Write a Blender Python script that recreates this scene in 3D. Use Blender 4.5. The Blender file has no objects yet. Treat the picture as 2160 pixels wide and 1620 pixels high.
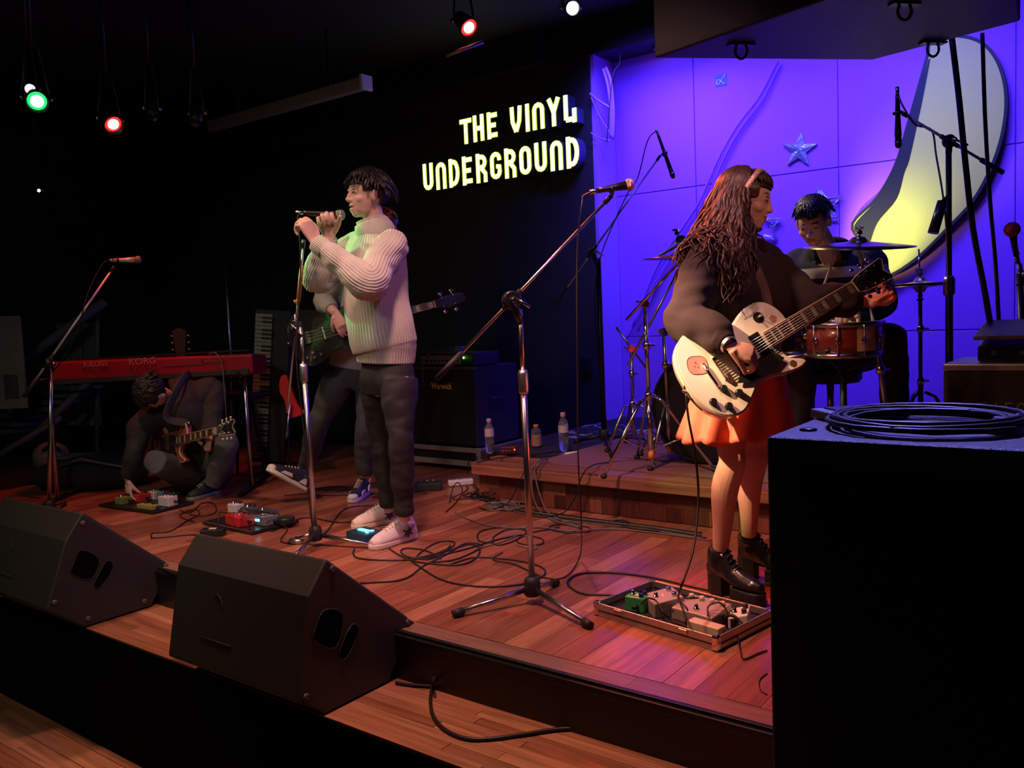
import bpy, math, random
from mathutils import Vector, Matrix, Quaternion, noise as mnoise
import numpy as np
random.seed(7)
V = Vector
R = math.radians
SC = bpy.context.scene
COL = SC.collection

# ------------------------------------------------------------------ camera
FPX, YAW, PITCH, ROLL = 1800.0, R(37), R(4.6), R(-2.4)
CAM = V((0, 0, 1.1))
cF = V((-math.sin(YAW)*math.cos(PITCH), math.cos(YAW)*math.cos(PITCH), -math.sin(PITCH)))
_r0 = V((math.cos(YAW), math.sin(YAW), 0)); _u0 = _r0.cross(cF)
cR = _r0*math.cos(ROLL) + _u0*math.sin(ROLL)
cU = -_r0*math.sin(ROLL) + _u0*math.cos(ROLL)
cd = bpy.data.cameras.new('camera'); cam = bpy.data.objects.new('camera', cd); COL.objects.link(cam)
cd.sensor_fit = 'HORIZONTAL'; cd.sensor_width = 36; cd.lens = 36*FPX/2160; cd.clip_start = .05
cam.matrix_world = Matrix((( cR.x, cU.x, -cF.x, CAM.x), (cR.y, cU.y, -cF.y, CAM.y), (cR.z, cU.z, -cF.z, CAM.z), (0, 0, 0, 1)))
SC.camera = cam
FH = V((-math.sin(YAW), math.cos(YAW), 0)); RH = V((math.cos(YAW), math.sin(YAW), 0)); UP = V((0, 0, 1))
def ray(px, py): return cF + cR*((px-1080)/FPX) - cU*((py-810)/FPX)
def G(px, py, z=0.0):            # point of a horizontal surface at height z
    r = ray(px, py); return CAM + r*((z-CAM.z)/r.z)
def H(px, py, h):                # point at horizontal distance h in front of the camera
    r = ray(px, py); return CAM + r*(h/r.dot(FH))
def WY(px, py, y):               # point of a wall at depth y
    r = ray(px, py); return CAM + r*(y/r.y)
def dirv(r_, f_, u_=0): return (RH*r_ + FH*f_ + UP*u_).normalized()

# ------------------------------------------------------------------ world, exposure, lights
SC.view_settings.view_transform = 'Standard'; SC.view_settings.look = 'None'
SC.view_settings.exposure = 0.0; SC.view_settings.gamma = 1.0; SC.view_settings.use_curve_mapping = False
w = bpy.data.worlds.new('dark_club'); SC.world = w; w.use_nodes = True
w.node_tree.nodes['Background'].inputs[0].default_value = (.6, .8, .7, 1)
w.node_tree.nodes['Background'].inputs[1].default_value = .004

def spot(name, loc, aim, color, power, size=40, blend=.3, radius=.05):
    l = bpy.data.lights.new(name, 'SPOT'); l.color = color; l.energy = power
    l.spot_size = R(size); l.spot_blend = blend; l.shadow_soft_size = radius
    o = bpy.data.objects.new(name, l); COL.objects.link(o); o.location = loc
    o.rotation_euler = (V(aim)-V(loc)).to_track_quat('-Z', 'Y').to_euler(); return o
def area(name, loc, aim, color, power, sx, sy):
    l = bpy.data.lights.new(name, 'AREA'); l.color = color; l.energy = power; l.shape = 'RECTANGLE'; l.size = sx; l.size_y = sy
    o = bpy.data.objects.new(name, l); COL.objects.link(o); o.location = loc
    o.rotation_euler = (V(aim)-V(loc)).to_track_quat('-Z', 'Y').to_euler(); l.spread = R(100); return o

# lamp heads seen in the picture (positions reused by the fixtures below)
RED_MID = H(988, 57, 5.0); WHITE_TOP = H(1207, 17, 5.0); GREEN_L = H(78, 213, 4.7); WHITE_L = H(64, 188, 4.9); RED_L = H(238, 261, 5.2)
WOMAN = V((-1.25, 3.1, 1.0)); SINGER = V((-3.05, 3.05, 1.2))
spot('red_spot_centre', RED_MID + (WOMAN-RED_MID).normalized()*.06, (-1.3, 3.0, .85), (1, .10, .03), 340, 34, .5, .04)
spot('red_spill_centre', RED_MID+V((-.02, 0, -.06)), H(806, 484, 5.32), (1, .05, .03), 50, 16, .5, .04)
spot('red_spot_left', RED_L + V((.0, .0, -.1)), (-5.9, 3.0, 0), (1, .06, .03), 45, 70, .6, .05)
spot('green_spot_left', GREEN_L + (SINGER-GREEN_L).normalized()*.06, (-3.1, 3.0, 1.35), (.05, 1, .22), 230, 18, .3, .03)
spot('white_spot_left', WHITE_L + (SINGER-WHITE_L).normalized()*.06, (-3.2, 3.0, 1.2), (.95, 1, .72), 34, 30, .6, .04)
spot('white_spot_top', WHITE_TOP + V((0, -.06, -.05)), (-1.45, 4.4, 1.45), (1, .72, .50), 130, 34, .8, .04)
spot('warm_front_spot', (-2.7, .9, 2.9), (-1.42, 2.78, 1.0), (1, .62, .34), 1700, 11.5, .8, .03)
spot('warm_wide_spot', (-2.7, .9, 2.9), (-1.4, 2.9, .9), (1, .28, .13), 80, 34, .7, .03)
spot('face_spot', (.4, 1.9, 2.6), (-1.2, 3.15, 1.35), (1, .45, .30), 60, 16, .7, .03)
spot('violet_spot_right', (-.6, 2.2, 3.0), (-2.6, 2.9, .5), (.50, .26, 1), 60, 52, .7, .06)
spot('pink_wash', (-1.9, 1.9, 3.2), (-2.1, 2.7, 0), (1, .48, .38), 320, 84, .9, .12)
spot('pink_wash_left', (-3.9, 1.7, 3.1), (-3.7, 2.8, 0), (1, .54, .42), 165, 74, .9, .12)
spot('amber_front', (-3.2, .8, 3.0), (-2.4, 1.9, -.2), (1, .42, .22), 26, 80, .8, .12)
spot('soft_singer', (-4.6, .9, 2.6), (-3.1, 3.0, 1.1), (1, .90, .66), 20, 26, .8, .08)
area('blue_strip_centre', (-1.9, 5.1, 3.2), (-1.9, 6.1, 1.9), (.10, .085, 1), 58, 2.6, .12)
area('blue_strip_side', (-2.9, 5.6, 3.08), (-2.9, 6.15, 2.0), (.10, .08, 1), 15, .9, .1)
spot('blue_flood', (-1.4, 3.3, 3.1), (-1.5, 6.1, 1.0), (.10, .085, 1), 75, 80, .9, .1)
spot('blue_cabinet_fill', (-.9, 3.0, 3.2), (-.35, 1.6, .8), (.26, .22, 1), 480, 44, .9, .1)  # added lamp without a fixture, brightens the foreground cabinet's top
spot('moon_foot_light', (-1.80, 5.50, 1.1), (-1.46, 6.1, 1.52), (1, .98, .35), 60, 46, .9, .03)
spot('moon_mid_fill', (-1.95, 5.25, 1.35), (-1.30, 6.1, 1.85), (1, .95, .35), 26, 48, .9, .03)  # added lamp, carries the yellow light up the crescent's middle
spot('moon_top_light', (-1.3, 4.6, 3.0), (-1.10, 6.1, 2.2), (.25, 1, .55), 8, 48, .9, .03)
spot('dim_fill', (-2.4, -.9, 2.9), (-4.6, 3.2, .4), (.85, .95, .72), 90, 66, .9, .3)

# ------------------------------------------------------------------ materials
def newmat(name):
    m = bpy.data.materials.new(name); m.use_nodes = True
    return m, m.node_tree, m.node_tree.nodes['Principled BSDF']
def mat(name, col, rough=.6, metal=0.0, emit=None, es=1.0, noise=0.0, nscale=8.0, bump=0.0, bscale=60.0, spec=.5, trans=0.0, alpha=1.0, attr=None, coat=0.0, stretch=None, sheen=0):
    m, t, b = newmat(name); N = t.nodes; L = t.links
    b.inputs['Roughness'].default_value = rough; b.inputs['Metallic'].default_value = metal
    b.inputs['Specular IOR Level'].default_value = spec
    b.inputs['Base Color'].default_value = (*col, 1); b.inputs['Coat Weight'].default_value = coat
    if sheen: b.inputs['Sheen Weight'].default_value = sheen
    if trans: b.inputs['Transmission Weight'].default_value = trans; b.inputs['IOR'].default_value = 1.35
    if alpha < 1: b.inputs['Alpha'].default_value = alpha
    if emit: b.inputs['Emission Color'].default_value = (*emit, 1); b.inputs['Emission Strength'].default_value = es
    tc = N.new('ShaderNodeTexCoord')
    vec = tc.outputs['Object']
    if stretch:
        mp = N.new('ShaderNodeMapping'); mp.inputs['Scale'].default_value = stretch; L.new(vec, mp.inputs['Vector']); vec = mp.outputs['Vector']
    if noise or (not noise and not emit and not attr):
        nz = N.new('ShaderNodeTexNoise'); nz.inputs['Scale'].default_value = nscale; nz.inputs['Detail'].default_value = 5
        L.new(vec, nz.inputs['Vector'])
        mx = N.new('ShaderNodeMix'); mx.data_type = 'RGBA'; k = noise or .08
        mx.inputs['A'].default_value = (*[c*(1-k) for c in col], 1); mx.inputs['B'].default_value = (*[min(1, c*(1+k)) for c in col], 1)
        L.new(nz.outputs['Fac'], mx.inputs['Factor']); L.new(mx.outputs['Result'], b.inputs['Base Color'])
    if attr:
        a = N.new('ShaderNodeAttribute'); a.attribute_name = attr; L.new(a.outputs['Color'], b.inputs['Base Color'])
    if bump:
        n2 = N.new('ShaderNodeTexNoise'); n2.inputs['Scale'].default_value = bscale; n2.inputs['Detail'].default_value = 4
        L.new(vec, n2.inputs['Vector'])
        bp = N.new('ShaderNodeBump'); bp.inputs['Strength'].default_value = bump; bp.inputs['Distance'].default_value = .004
        L.new(n2.outputs['Fac'], bp.inputs['Height']); L.new(bp.outputs['Normal'], b.inputs['Normal'])
    return m
def wood(name, c0, c1, c2, axis='Y', rough=.38, gscale=26):
    """planks: tone from the piece's own random number, grain along the boards"""
    m, t, b = newmat(name); N = t.nodes; L = t.links
    oi = N.new('ShaderNodeObjectInfo'); geo = N.new('ShaderNodeNewGeometry')
    cr = N.new('ShaderNodeValToRGB'); e = cr.color_ramp.elements
    e[0].position = 0; e[0].color = (*c0, 1); e[1].position = 1; e[1].color = (*c2, 1)
    x = cr.color_ramp.elements.new(.55); x.color = (*c1, 1)
    L.new(oi.outputs['Random'], cr.inputs['Fac'])
    mp = N.new('ShaderNodeMapping'); s = {'Y': (gscale, 1.6, gscale), 'X': (1.6, gscale, gscale), 'Z': (gscale, gscale, 1.6)}[axis]
    mp.inputs['Scale'].default_value = s
    cx = N.new('ShaderNodeCombineXYZ'); mu = N.new('ShaderNodeMath'); mu.operation = 'MULTIPLY'; mu.inputs[1].default_value = 37
    L.new(oi.outputs['Random'], mu.inputs[0])
    for i in range(3): L.new(mu.outputs[0], cx.inputs[i])
    L.new(cx.outputs[0], mp.inputs['Location']); L.new(geo.outputs['Position'], mp.inputs['Vector'])
    nz = N.new('ShaderNodeTexNoise'); nz.inputs['Scale'].default_value = 1.6; nz.inputs['Detail'].default_value = 7; nz.inputs['Roughness'].default_value = .62
    L.new(mp.outputs[0], nz.inputs['Vector'])
    r2 = N.new('ShaderNodeValToRGB'); r2.color_ramp.elements[0].position = .3; r2.color_ramp.elements[0].color = (.38, .38, .38, 1)
    r2.color_ramp.elements[1].position = .7; r2.color_ramp.elements[1].color = (1.15, 1.15, 1.15, 1)
    L.new(nz.outputs['Fac'], r2.inputs['Fac'])
    mx = N.new('ShaderNodeMix'); mx.data_type = 'RGBA'; mx.blend_type = 'MULTIPLY'; mx.inputs['Factor'].default_value = .8
    L.new(cr.outputs[0], mx.inputs['A']); L.new(r2.outputs[0], mx.inputs['B']); L.new(mx.outputs['Result'], b.inputs['Base Color'])
    b.inputs['Roughness'].default_value = rough
    bp = N.new('ShaderNodeBump'); bp.inputs['Strength'].default_value = .12; bp.inputs['Distance'].default_value = .002
    L.new(nz.outputs['Fac'], bp.inputs['Height']); L.new(bp.outputs['Normal'], b.inputs['Normal'])
    return m

M = {}
M['silver'] = mat('silver_paint', (.62, .62, .62), .35, .4)
M['black'] = mat('black_paint', (.012, .012, .013), .45)
M['blackwall'] = mat('black_wall_paint', (.035, .030, .032), .75, bump=.3, bscale=20, noise=.3, nscale=2)
M['ceil'] = mat('black_ceiling_paint', (.018, .018, .018), .8)
M['bluewall'] = mat('wall_fabric', (.46, .12, .75), .8, bump=.35, bscale=220, noise=.06, nscale=3)
M['bluecol'] = mat('pale_wall_paint', (.55, .24, .85), .7, noise=.05)
M['stagebase'] = mat('dark_subfloor', (.02, .012, .01), .8)
M['plank'] = wood('stage_plank_wood', (.27, .078, .045), (.40, .125, .07), (.54, .21, .12), 'Y', .30)
M['bplank'] = wood('border_plank_wood', (.26, .12, .08), (.34, .16, .11), (.38, .18, .12), 'X', .36)
M['stepwood'] = wood('step_strip_wood', (.30, .11, .05), (.44, .18, .09), (.55, .26, .13), 'X', .33)
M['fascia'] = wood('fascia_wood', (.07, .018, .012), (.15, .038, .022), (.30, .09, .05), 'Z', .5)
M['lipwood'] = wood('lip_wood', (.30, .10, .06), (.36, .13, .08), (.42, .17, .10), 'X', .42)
M['carpet'] = mat('dark_carpet', (.018, .016, .017), .95, bump=.6, bscale=400)
M['rug'] = mat('dusty_pink_rug', (.24, .10, .10), .9, bump=.5, bscale=300)
M['tolex'] = mat('black_textured_paint', (.022, .023, .019), .5, bump=.5, bscale=420)
M['tolex2'] = mat('cabinet_paint', (.075, .075, .08), .45, bump=.5, bscale=300)
M['dkmetal'] = mat('dark_metal', (.03, .03, .032), .35, .7)
M['chrome'] = mat('chrome', (.75, .75, .77), .12, 1)
M['chromedk'] = mat('worn_chrome', (.52, .52, .52), .27, 1)
M['steel'] = mat('brushed_steel', (.55, .54, .52), .38, 1)
M['alu'] = mat('aluminium_edge', (.50, .50, .48), .42, .9, noise=.25, nscale=30)
M['rubber'] = mat('black_rubber', (.014, .013, .013), .6)
M['plastic'] = mat('black_plastic', (.016, .016, .017), .3)
M['cable'] = mat('cable_rubber', (.016, .013, .014), .42)
M['cablegrey'] = mat('grey_cable_rubber', (.16, .13, .12), .5)
M['white'] = mat('white_plastic', (.75, .72, .70), .45)
M['void'] = mat('black_and_recess_shade', (.002, .002, .002), .95, spec=.05)  # pure black: slot shade painted on flat plates, also the step's front
M['orangetape'] = mat('orange_tape', (.62, .25, .08), .5)
M['redfoam'] = mat('red_foam', (.75, .06, .04), .95, bump=.8, bscale=300)
M['grille'] = mat('steel_mesh_grille', (.30, .30, .30), .4, .8, bump=1, bscale=700)
M['grillecl'] = mat('black_speaker_mesh', (.02, .022, .02), .6, .3, bump=1, bscale=500)
M['brass'] = mat('cymbal_bronze', (.42, .30, .14), .28, 1, noise=.2, nscale=40)
M['cream'] = mat('cream_plastic', (.70, .60, .42), .4)
M['beige'] = mat('beige_enamel', (.42, .37, .31), .4, .2)
M['greenp'] = mat('green_enamel', (.04, .36, .10), .35)
M['redp'] = mat('red_enamel', (.62, .03, .03), .3)
M['bluep'] = mat('blue_enamel', (.03, .10, .16), .35, .3)
M['greyp'] = mat('grey_enamel', (.28, .29, .30), .4, .3)
M['ledred'] = mat('red_led', (.5, 0, 0), emit=(1, .05, .03), es=6)
M['ledgreen'] = mat('green_led', (0, .5, 0), emit=(.3, 1, .1), es=8)
M['screen'] = mat('lit_screen', (.1, .5, .6), emit=(.25, .85, 1), es=1.6)
M['foil'] = mat('crumpled_foil', (.62, .68, .72), .28, .85, bump=1, bscale=45)
M['crescent'] = mat('yellow_paint', (.68, .70, .10), .55, noise=.05)

# ------------------------------------------------------------------ mesh helper
ORG = {}
class MB:
    def __init__(s): s.v = []; s.f = []; s.s = []; s.fr = None
    def add(s, vs, fs, smooth=True):
        b = len(s.v)
        if s.fr is not None: vs = [s.fr @ V(p) for p in vs]
        s.v.extend([tuple(p) for p in vs])
        for f in fs: s.f.append([i+b for i in f]); s.s.append(smooth)
        return s
    def box(s, c, d, rot=None):
        c = V(c); q = []
        for z in (-.5, .5):
            for x, y in ((-.5, -.5), (.5, -.5), (.5, .5), (-.5, .5)):
                p = V((x*d[0], y*d[1], z*d[2]))
                if rot: p = rot @ p
                q.append(c+p)
        return s.add(q, [(3, 2, 1, 0), (4, 5, 6, 7), (0, 1, 5, 4), (1, 2, 6, 5), (2, 3, 7, 6), (3, 0, 4, 7)], False)
    def bx(s, a, b): return s.box([(a[i]+b[i])/2 for i in range(3)], [abs(b[i]-a[i]) for i in range(3)])
    def tube(s, pts, r, n=10, caps=True, smooth=True, flat=1.0, up=None):
        pts = [V(p) for p in pts]; k = len(pts)
        if not hasattr(r, '__len__'): r = [r]*k
        t0 = (pts[1]-pts[0]).normalized()
        u = V(up) if up is not None else (V((0, 0, 1)) if abs(t0.z) < .9 else V((1, 0, 0)))
        u = (u - t0*u.dot(t0)).normalized(); vs = []
        for i in range(k):
            t = (pts[min(i+1, k-1)]-pts[max(i-1, 0)])
            t = t.normalized() if t.length > 1e-9 else t0
            u = u - t*u.dot(t); u = u.normalized() if u.length > 1e-6 else t.orthogonal().normalized()
            w_ = t.cross(u)
            for j in range(n):
                a = 2*math.pi*j/n; vs.append(pts[i] + (u*math.cos(a)*flat + w_*math.sin(a))*r[i])
        fs = [(i*n+j, i*n+(j+1) % n, (i+1)*n+(j+1) % n, (i+1)*n+j) for i in range(k-1) for j in range(n)]
        s.add(vs, fs, smooth)
        if caps:
            b = len(s.v)-k*n
            s.f.append([b+j for j in range(n)][::-1]); s.s.append(False)
            s.f.append([b+(k-1)*n+j for j in range(n)]); s.s.append(False)
        return s
    def cyl(s, a, b, r0, r1=None, n=14): return s.tube([a, b], [r0, r0 if r1 is None else r1], n)
    def lathe(s, prof, c, ax=(0, 0, 1), n=28, caps=True):
        ax = V(ax).normalized(); c = V(c); return s.tube([c+ax*z for r_, z in prof], [max(r_, 1e-4) for r_, z in prof], n, caps) if all(prof[i+1][1] > prof[i][1] for i in range(len(prof)-1)) else s._lathe(prof, c, ax, n)
    def _lathe(s, prof, c, ax, n):
        ax = V(ax).normalized(); c = V(c); u = ax.orthogonal().normalized(); w_ = ax.cross(u); vs = []
        for r_, z in prof:
            for j in range(n):
                a = 2*math.pi*j/n; vs.append(c+ax*z+(u*math.cos(a)+w_*math.sin(a))*max(r_, 1e-4))
        k = len(prof)
        return s.add(vs, [(i*n+j, i*n+(j+1) % n, (i+1)*n+(j+1) % n, (i+1)*n+j) for i in range(k-1) for j in range(n)])
    def prism(s, poly, z0, z1, fr=None, smooth=False):
        fr = fr or Matrix(); n = len(poly)
        vs = [fr @ V((x, y, z0)) for x, y in poly] + [fr @ V((x, y, z1)) for x, y in poly]
        fs = [tuple(range(n))[::-1], tuple(range(n, 2*n))]
        s.add(vs, fs, False); b = len(s.v)-2*n
        for i in range(n): s.f.append([b+i, b+(i+1) % n, b+n+(i+1) % n, b+n+i]); s.s.append(smooth)
        return s
    def ell(s, c, r, rot=None, nu=16, nv=10):
        c = V(c); vs = []; 
        for i in range(nv+1):
            ph = math.pi*i/nv
            for j in range(nu):
                th = 2*math.pi*j/nu
                p = V((r[0]*math.sin(ph)*math.cos(th), r[1]*math.sin(ph)*math.sin(th), r[2]*math.cos(ph)))
                if i in (0, nv): p = V((1e-5*math.cos(th), 1e-5*math.sin(th), r[2]*math.cos(ph)))
                if rot: p = rot @ p
                vs.append(c+p)
        return s.add(vs, [(i*nu+j, (i+1)*nu+j, (i+1)*nu+(j+1) % nu, i*nu+(j+1) % nu) for i in range(nv) for j in range(nu)])
    def mesh(s, name, org=V((0, 0, 0)), m=None):
        me = bpy.data.meshes.new(name)
        me.from_pydata([(p[0]-org[0], p[1]-org[1], p[2]-org[2]) for p in s.v], [], s.f)
        me.polygons.foreach_set('use_smooth', s.s); me.update()
        if m: me.materials.append(M[m] if isinstance(m, str) else m)
        return me
    def build(s, name, m=None, parent=None, bevel=0, seg=2, label=None, sub=0):
        if parent is not None: org = ORG[parent.name]
        else:
            a = np.array(s.v); org = V(((a[:, 0].min()+a[:, 0].max())/2, (a[:, 1].min()+a[:, 1].max())/2, a[:, 2].min()))
        o = bpy.data.objects.new(name, s.mesh(name, org, m)); COL.objects.link(o)
        if parent is not None: o.parent = parent
        else: o.location = org
        ORG[o.name] = org
        if bevel:
            b = o.modifiers.new('bevel', 'BEVEL'); b.width = bevel; b.segments = seg; b.limit_method = 'ANGLE'; b.angle_limit = R(40)
        if label: o['label'] = label
        return o
def tag(o, label=None, cat=None, group=None, kind=None):
    if label: o['label'] = label
    if cat: o['category'] = cat
    if group: o['group'] = group
    if kind: o['kind'] = kind
    return o
def thing(name, label, cat, loc, group=None):
    o = bpy.data.objects.new(name, None); COL.objects.link(o); o.location = loc; o.empty_display_size = .1
    ORG[o.name] = V(loc); return tag(o, label, cat, group)
def crv(pts, n=6, closed=False):
    """Catmull-Rom through points (any dimension tuples)"""
    P = [np.array(p, float) for p in pts]; k = len(P); out = []
    for i in range(k if closed else k-1):
        if closed: a, b, c, d = P[(i-1) % k], P[i], P[(i+1) % k], P[(i+2) % k]
        else:
            b, c = P[i], P[i+1]; a = P[i-1] if i else 2*b-c; d = P[i+2] if i+2 < k else 2*c-b
        for j in range(n):
            t = j/n; out.append(.5*((2*b)+(c-a)*t+(2*a-5*b+4*c-d)*t*t+(3*b-a-3*c+d)*t**3))
    if not closed: out.append(P[-1])
    return out
def frame(o, x, y=None, z=None):
    x = V(x).normalized()
    if z is not None: z = V(z); z = (z-x*z.dot(x)).normalized(); y = z.cross(x)
    else: y = V(y); y = (y-x*y.dot(x)).normalized(); z = x.cross(y)
    o = V(o); return Matrix(((x.x, y.x, z.x, o.x), (x.y, y.y, z.y, o.y), (x.z, y.z, z.z, o.z), (0, 0, 0, 1)))
def textmesh(name, body, fr, size, m, parent, depth=.002, sx=1.0, label=None):
    cu = bpy.data.curves.new(name, 'FONT'); cu.body = body; cu.size = size; cu.extrude = depth; cu.align_x = 'CENTER'; cu.align_y = 'CENTER'; cu.resolution_u = 3
    tmp = bpy.data.objects.new('tmp', cu); COL.objects.link(tmp)
    dg = bpy.context.evaluated_depsgraph_get(); me = bpy.data.meshes.new_from_object(tmp.evaluated_get(dg)); me.name = name
    bpy.data.objects.remove(tmp); org = ORG[parent.name]
    me.transform(Matrix.Translation(-org) @ fr @ Matrix.Diagonal((sx, 1, 1, 1)))
    me.materials.clear(); me.materials.append(M[m])
    o = bpy.data.objects.new(name, me); COL.objects.link(o); o.parent = parent; ORG[o.name] = org
    if label: o['label'] = label
    return o
def struct(o): o['kind'] = 'structure'; return o
def cable(name, pts, r, label, m='cable', n=5, cat='cable', seg=6, parent=None, group=None):
    b = MB().tube(crv(pts, seg), r, n)
    o = b.build(name, m, parent)
    if parent is None: tag(o, label, cat, group)
    return o
# ------------------------------------------------------------------ the room
YE = 2.094; YR = 3.93; YB = 5.85; YW = 6.15
XR = .9
fl = struct(MB().bx((-11, -3, -.78), (2.5, 1.735, -.70)).build('floor', 'stagebase'))
pm = None
def plankset(parent, cells, z, th, matl, name='plank', bev=.0015):
    """cells: (x0,x1,y0,y1); all share one unit mesh"""
    me = MB().bx((-.5, -.5, -1), (.5, .5, 0)).mesh('plank_mesh', V((0, 0, 0)), matl)
    org = ORG[parent.name]
    for x0, x1, y0, y1 in cells:
        o = bpy.data.objects.new(name, me); COL.objects.link(o); o.parent = parent
        o.location = (V(((x0+x1)/2, (y0+y1)/2, z+random.uniform(-.0007, .0005)))-org); o.scale = (x1-x0, y1-y0, th)
cells = []
y = -.3
while y < 1.73:
    x = -6.4 + random.uniform(0, .6)
    while x < -.4:
        l = random.uniform(.9, 1.5); cells.append((x+.001, x+l-.001, y+.001, min(y+.093, 1.733))); x += l
    y += .095
plankset(fl, [c for c in cells if c[2] > .25 and c[0] < -1.0][:150], -.68, .02, 'stepwood')
# stepped platform in front of the stage
st = struct(MB().bx((-9, 1.74, -.68), (1.2, YE+.02, -.182)).build('floor_step', 'stagebase'))
struct(MB().bx((-9, 1.735, -.69), (1.2, 1.742, -.176)).build('trim_1', 'void'))
cells = []; y = 1.742
while y < YE-.01:
    x = -7.6 + random.uniform(0, .9)
    while x < .3:
        l = random.uniform(.8, 1.5); cells.append((x+.0008, x+l-.0008, y, min(y+.0435, YE-.002))); x += l
    y += .0443
plankset(st, cells, -.17, .012, 'stepwood')
# stage
sg = struct(MB().bx((-9, YE, -.68), (1.2, YB, -.013)).build('floor_stage', 'stagebase'))
struct(MB().bx((-9, YE-.012, -.17), (1.2, YE-.001, -.012)).build('trim_2', 'black', bevel=.002))
struct(MB().bx((-9, YE-.020, -.030), (1.2, YE-.002, -.006)).build('trim_3', 'dkmetal', bevel=.003))
struct(MB().bx((-9, YE-.006, -.014), (1.2, YE+.012, .003)).build('trim_4', 'dkmetal', bevel=.002))
cells = []; x = -7.0
while x < .1:
    l = random.uniform(.9, 1.4); cells.append((x+.0008, x+l-.0008, YE+.013, YE+.098)); x += l
plankset(sg, cells, 0, .013, 'bplank')
cells = []; x = -6.6
while x < -.05:
    y = YE+.10; k = 0
    while y < (YR if x > -3.35 else 5.2):
        l = random.choice((.45, .6, .75)) if k else random.choice((.25, .4, .55, .7)); k += 1
        cells.append((x+.0008, x+.0992-.0008, y+.0008, min(y+l, YR if x > -3.35 else 5.2)-.0008)); y += l
    x += .0992
cells.sort(key=lambda c: (V(((c[0]+c[1])/2, (c[2]+c[3])/2, 0))-CAM).length)
plankset(sg, cells[:285], 0, .013, 'plank')
b = MB()
for c in cells[285:]: b.bx((c[0], c[2], -.013), (c[1], c[3], 0))
rest = b.build('planking', 'plank', sg); rest['kind'] = 'stuff'
# drum riser
rs = struct(MB().bx((-3.25, YR+.03, -.01), (1.2, YB+.3, .213)).build('floor_riser', 'stagebase'))
cells = []; y = YR-.03
for r_ in range(4):
    x = -3.27 + (r_ % 2)*.4
    while x < .2:
        l = random.uniform(.7, 1.2); cells.append((x+.0008, x+l-.0008, y, y+.0885)); x += l
    y += .09
plankset(rs, cells, .23, .017, 'lipwood')
struct(MB().bx((-3.49, y, .0), (1.2, YB+.3, .2285)).build('floor_riser_back', 'carpet'))
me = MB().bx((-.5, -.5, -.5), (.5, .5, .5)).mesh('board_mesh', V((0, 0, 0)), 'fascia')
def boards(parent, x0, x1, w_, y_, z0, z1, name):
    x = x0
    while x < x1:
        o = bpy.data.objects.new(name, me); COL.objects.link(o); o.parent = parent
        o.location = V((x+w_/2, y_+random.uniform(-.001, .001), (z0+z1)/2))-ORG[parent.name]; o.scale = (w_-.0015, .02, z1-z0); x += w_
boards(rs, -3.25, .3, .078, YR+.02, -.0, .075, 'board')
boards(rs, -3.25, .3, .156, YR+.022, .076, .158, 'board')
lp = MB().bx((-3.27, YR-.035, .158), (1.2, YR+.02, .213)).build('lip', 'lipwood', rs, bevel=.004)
b = MB()   # rug under the kit
poly = []
for cx, cy, a0 in ((-2.72, 4.18, 180), (.6, 4.18, 270), (.6, 5.5, 0), (-2.72, 5.5, 90)):
    for k in range(7): a = R(a0+k*15); poly.append((cx+.16*math.cos(a), cy+.16*math.sin(a)))
tag(MB().prism(poly, .2305, .240).build('drum_rug', 'rug', bevel=.002), 'dusty pink rug with rounded corners under the drum kit', 'rug')
# walls
struct(MB().bx((-10, YB, -.02), (-3.5, YB+.5, 3.6)).build('wall_back', 'blackwall'))
struct(MB().bx((-3.52, YB-.001, .2), (-3.49, YW+.2, 3.09)).build('wall_return', 'bluecol'))
bw = struct(MB().bx((-3.6, YW+.012, .1), (1.6, YW+.2, 3.3)).build('wall_alcove', 'bluewall'))
b = 0
xs = [-3.49, -2.80, -1.745, -.69, .37, 1.5]; zs = [.22, .885, 2.02, 3.1]
sx_ = None
for i in range(5):
    for j in range(3):
        z0, z1 = zs[j], zs[j+1]
        MB().bx((xs[i]+.003, YW-.004, z0+.003), (xs[i+1]-.003, YW+.02, z1-.003)).build('panel', 'bluewall', bw, bevel=.004, seg=3)
struct(MB().bx((-10, YB-.02, 3.08), (1.6, YW+.3, 3.4)).build('trim_5', 'ceil'))
struct(MB().bx((-10, YB-.14, 3.08), (-3.9, YB-.02, 3.4)).build('trim_6', 'ceil'))
struct(MB().bx((-10, -1, 3.35), (2.5, YW+.3, 3.6)).build('ceiling', 'ceil'))
struct(MB().bx((-10.2, -1, -.7), (-10, YW, 3.5)).build('wall_left', 'blackwall'))
struct(MB().bx((1.6, 2.0, -.7), (1.8, YW+.3, 3.5)).build('wall_right', 'blackwall'))
# wall outlet plate at the black wall
o = thing('wall_box', 'small dark junction plate on the black wall beside the alcove corner', 'wall plate', WY(1238, 775, YB))
c = WY(1238, 772, YB); MB().box(c+V((0, -.008, 0)), (.10, .016, .15)).build('plate', 'tolex', o, bevel=.004); MB().box(c+V((0, -.02, 0)), (.05, .01, .09)).build('cover', 'plastic', o, bevel=.002)
# ------------------------------------------------------------------ lit sign
M['signlit'] = mat('sign_face', (.9, .95, .2), emit=(.62, .80, .02), es=1.3)
M['signcore'] = mat('sign_core', (1, 1, .8), emit=(1, 1, .55), es=1.6)
M['signside'] = mat('sign_return', (.10, .12, .22), .4, .3)
sign = thing('wall_sign', 'glowing yellow-green letters reading THE VINYL UNDERGROUND on the black wall', 'sign', V((-4.2, YB, 2.0)))
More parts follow.
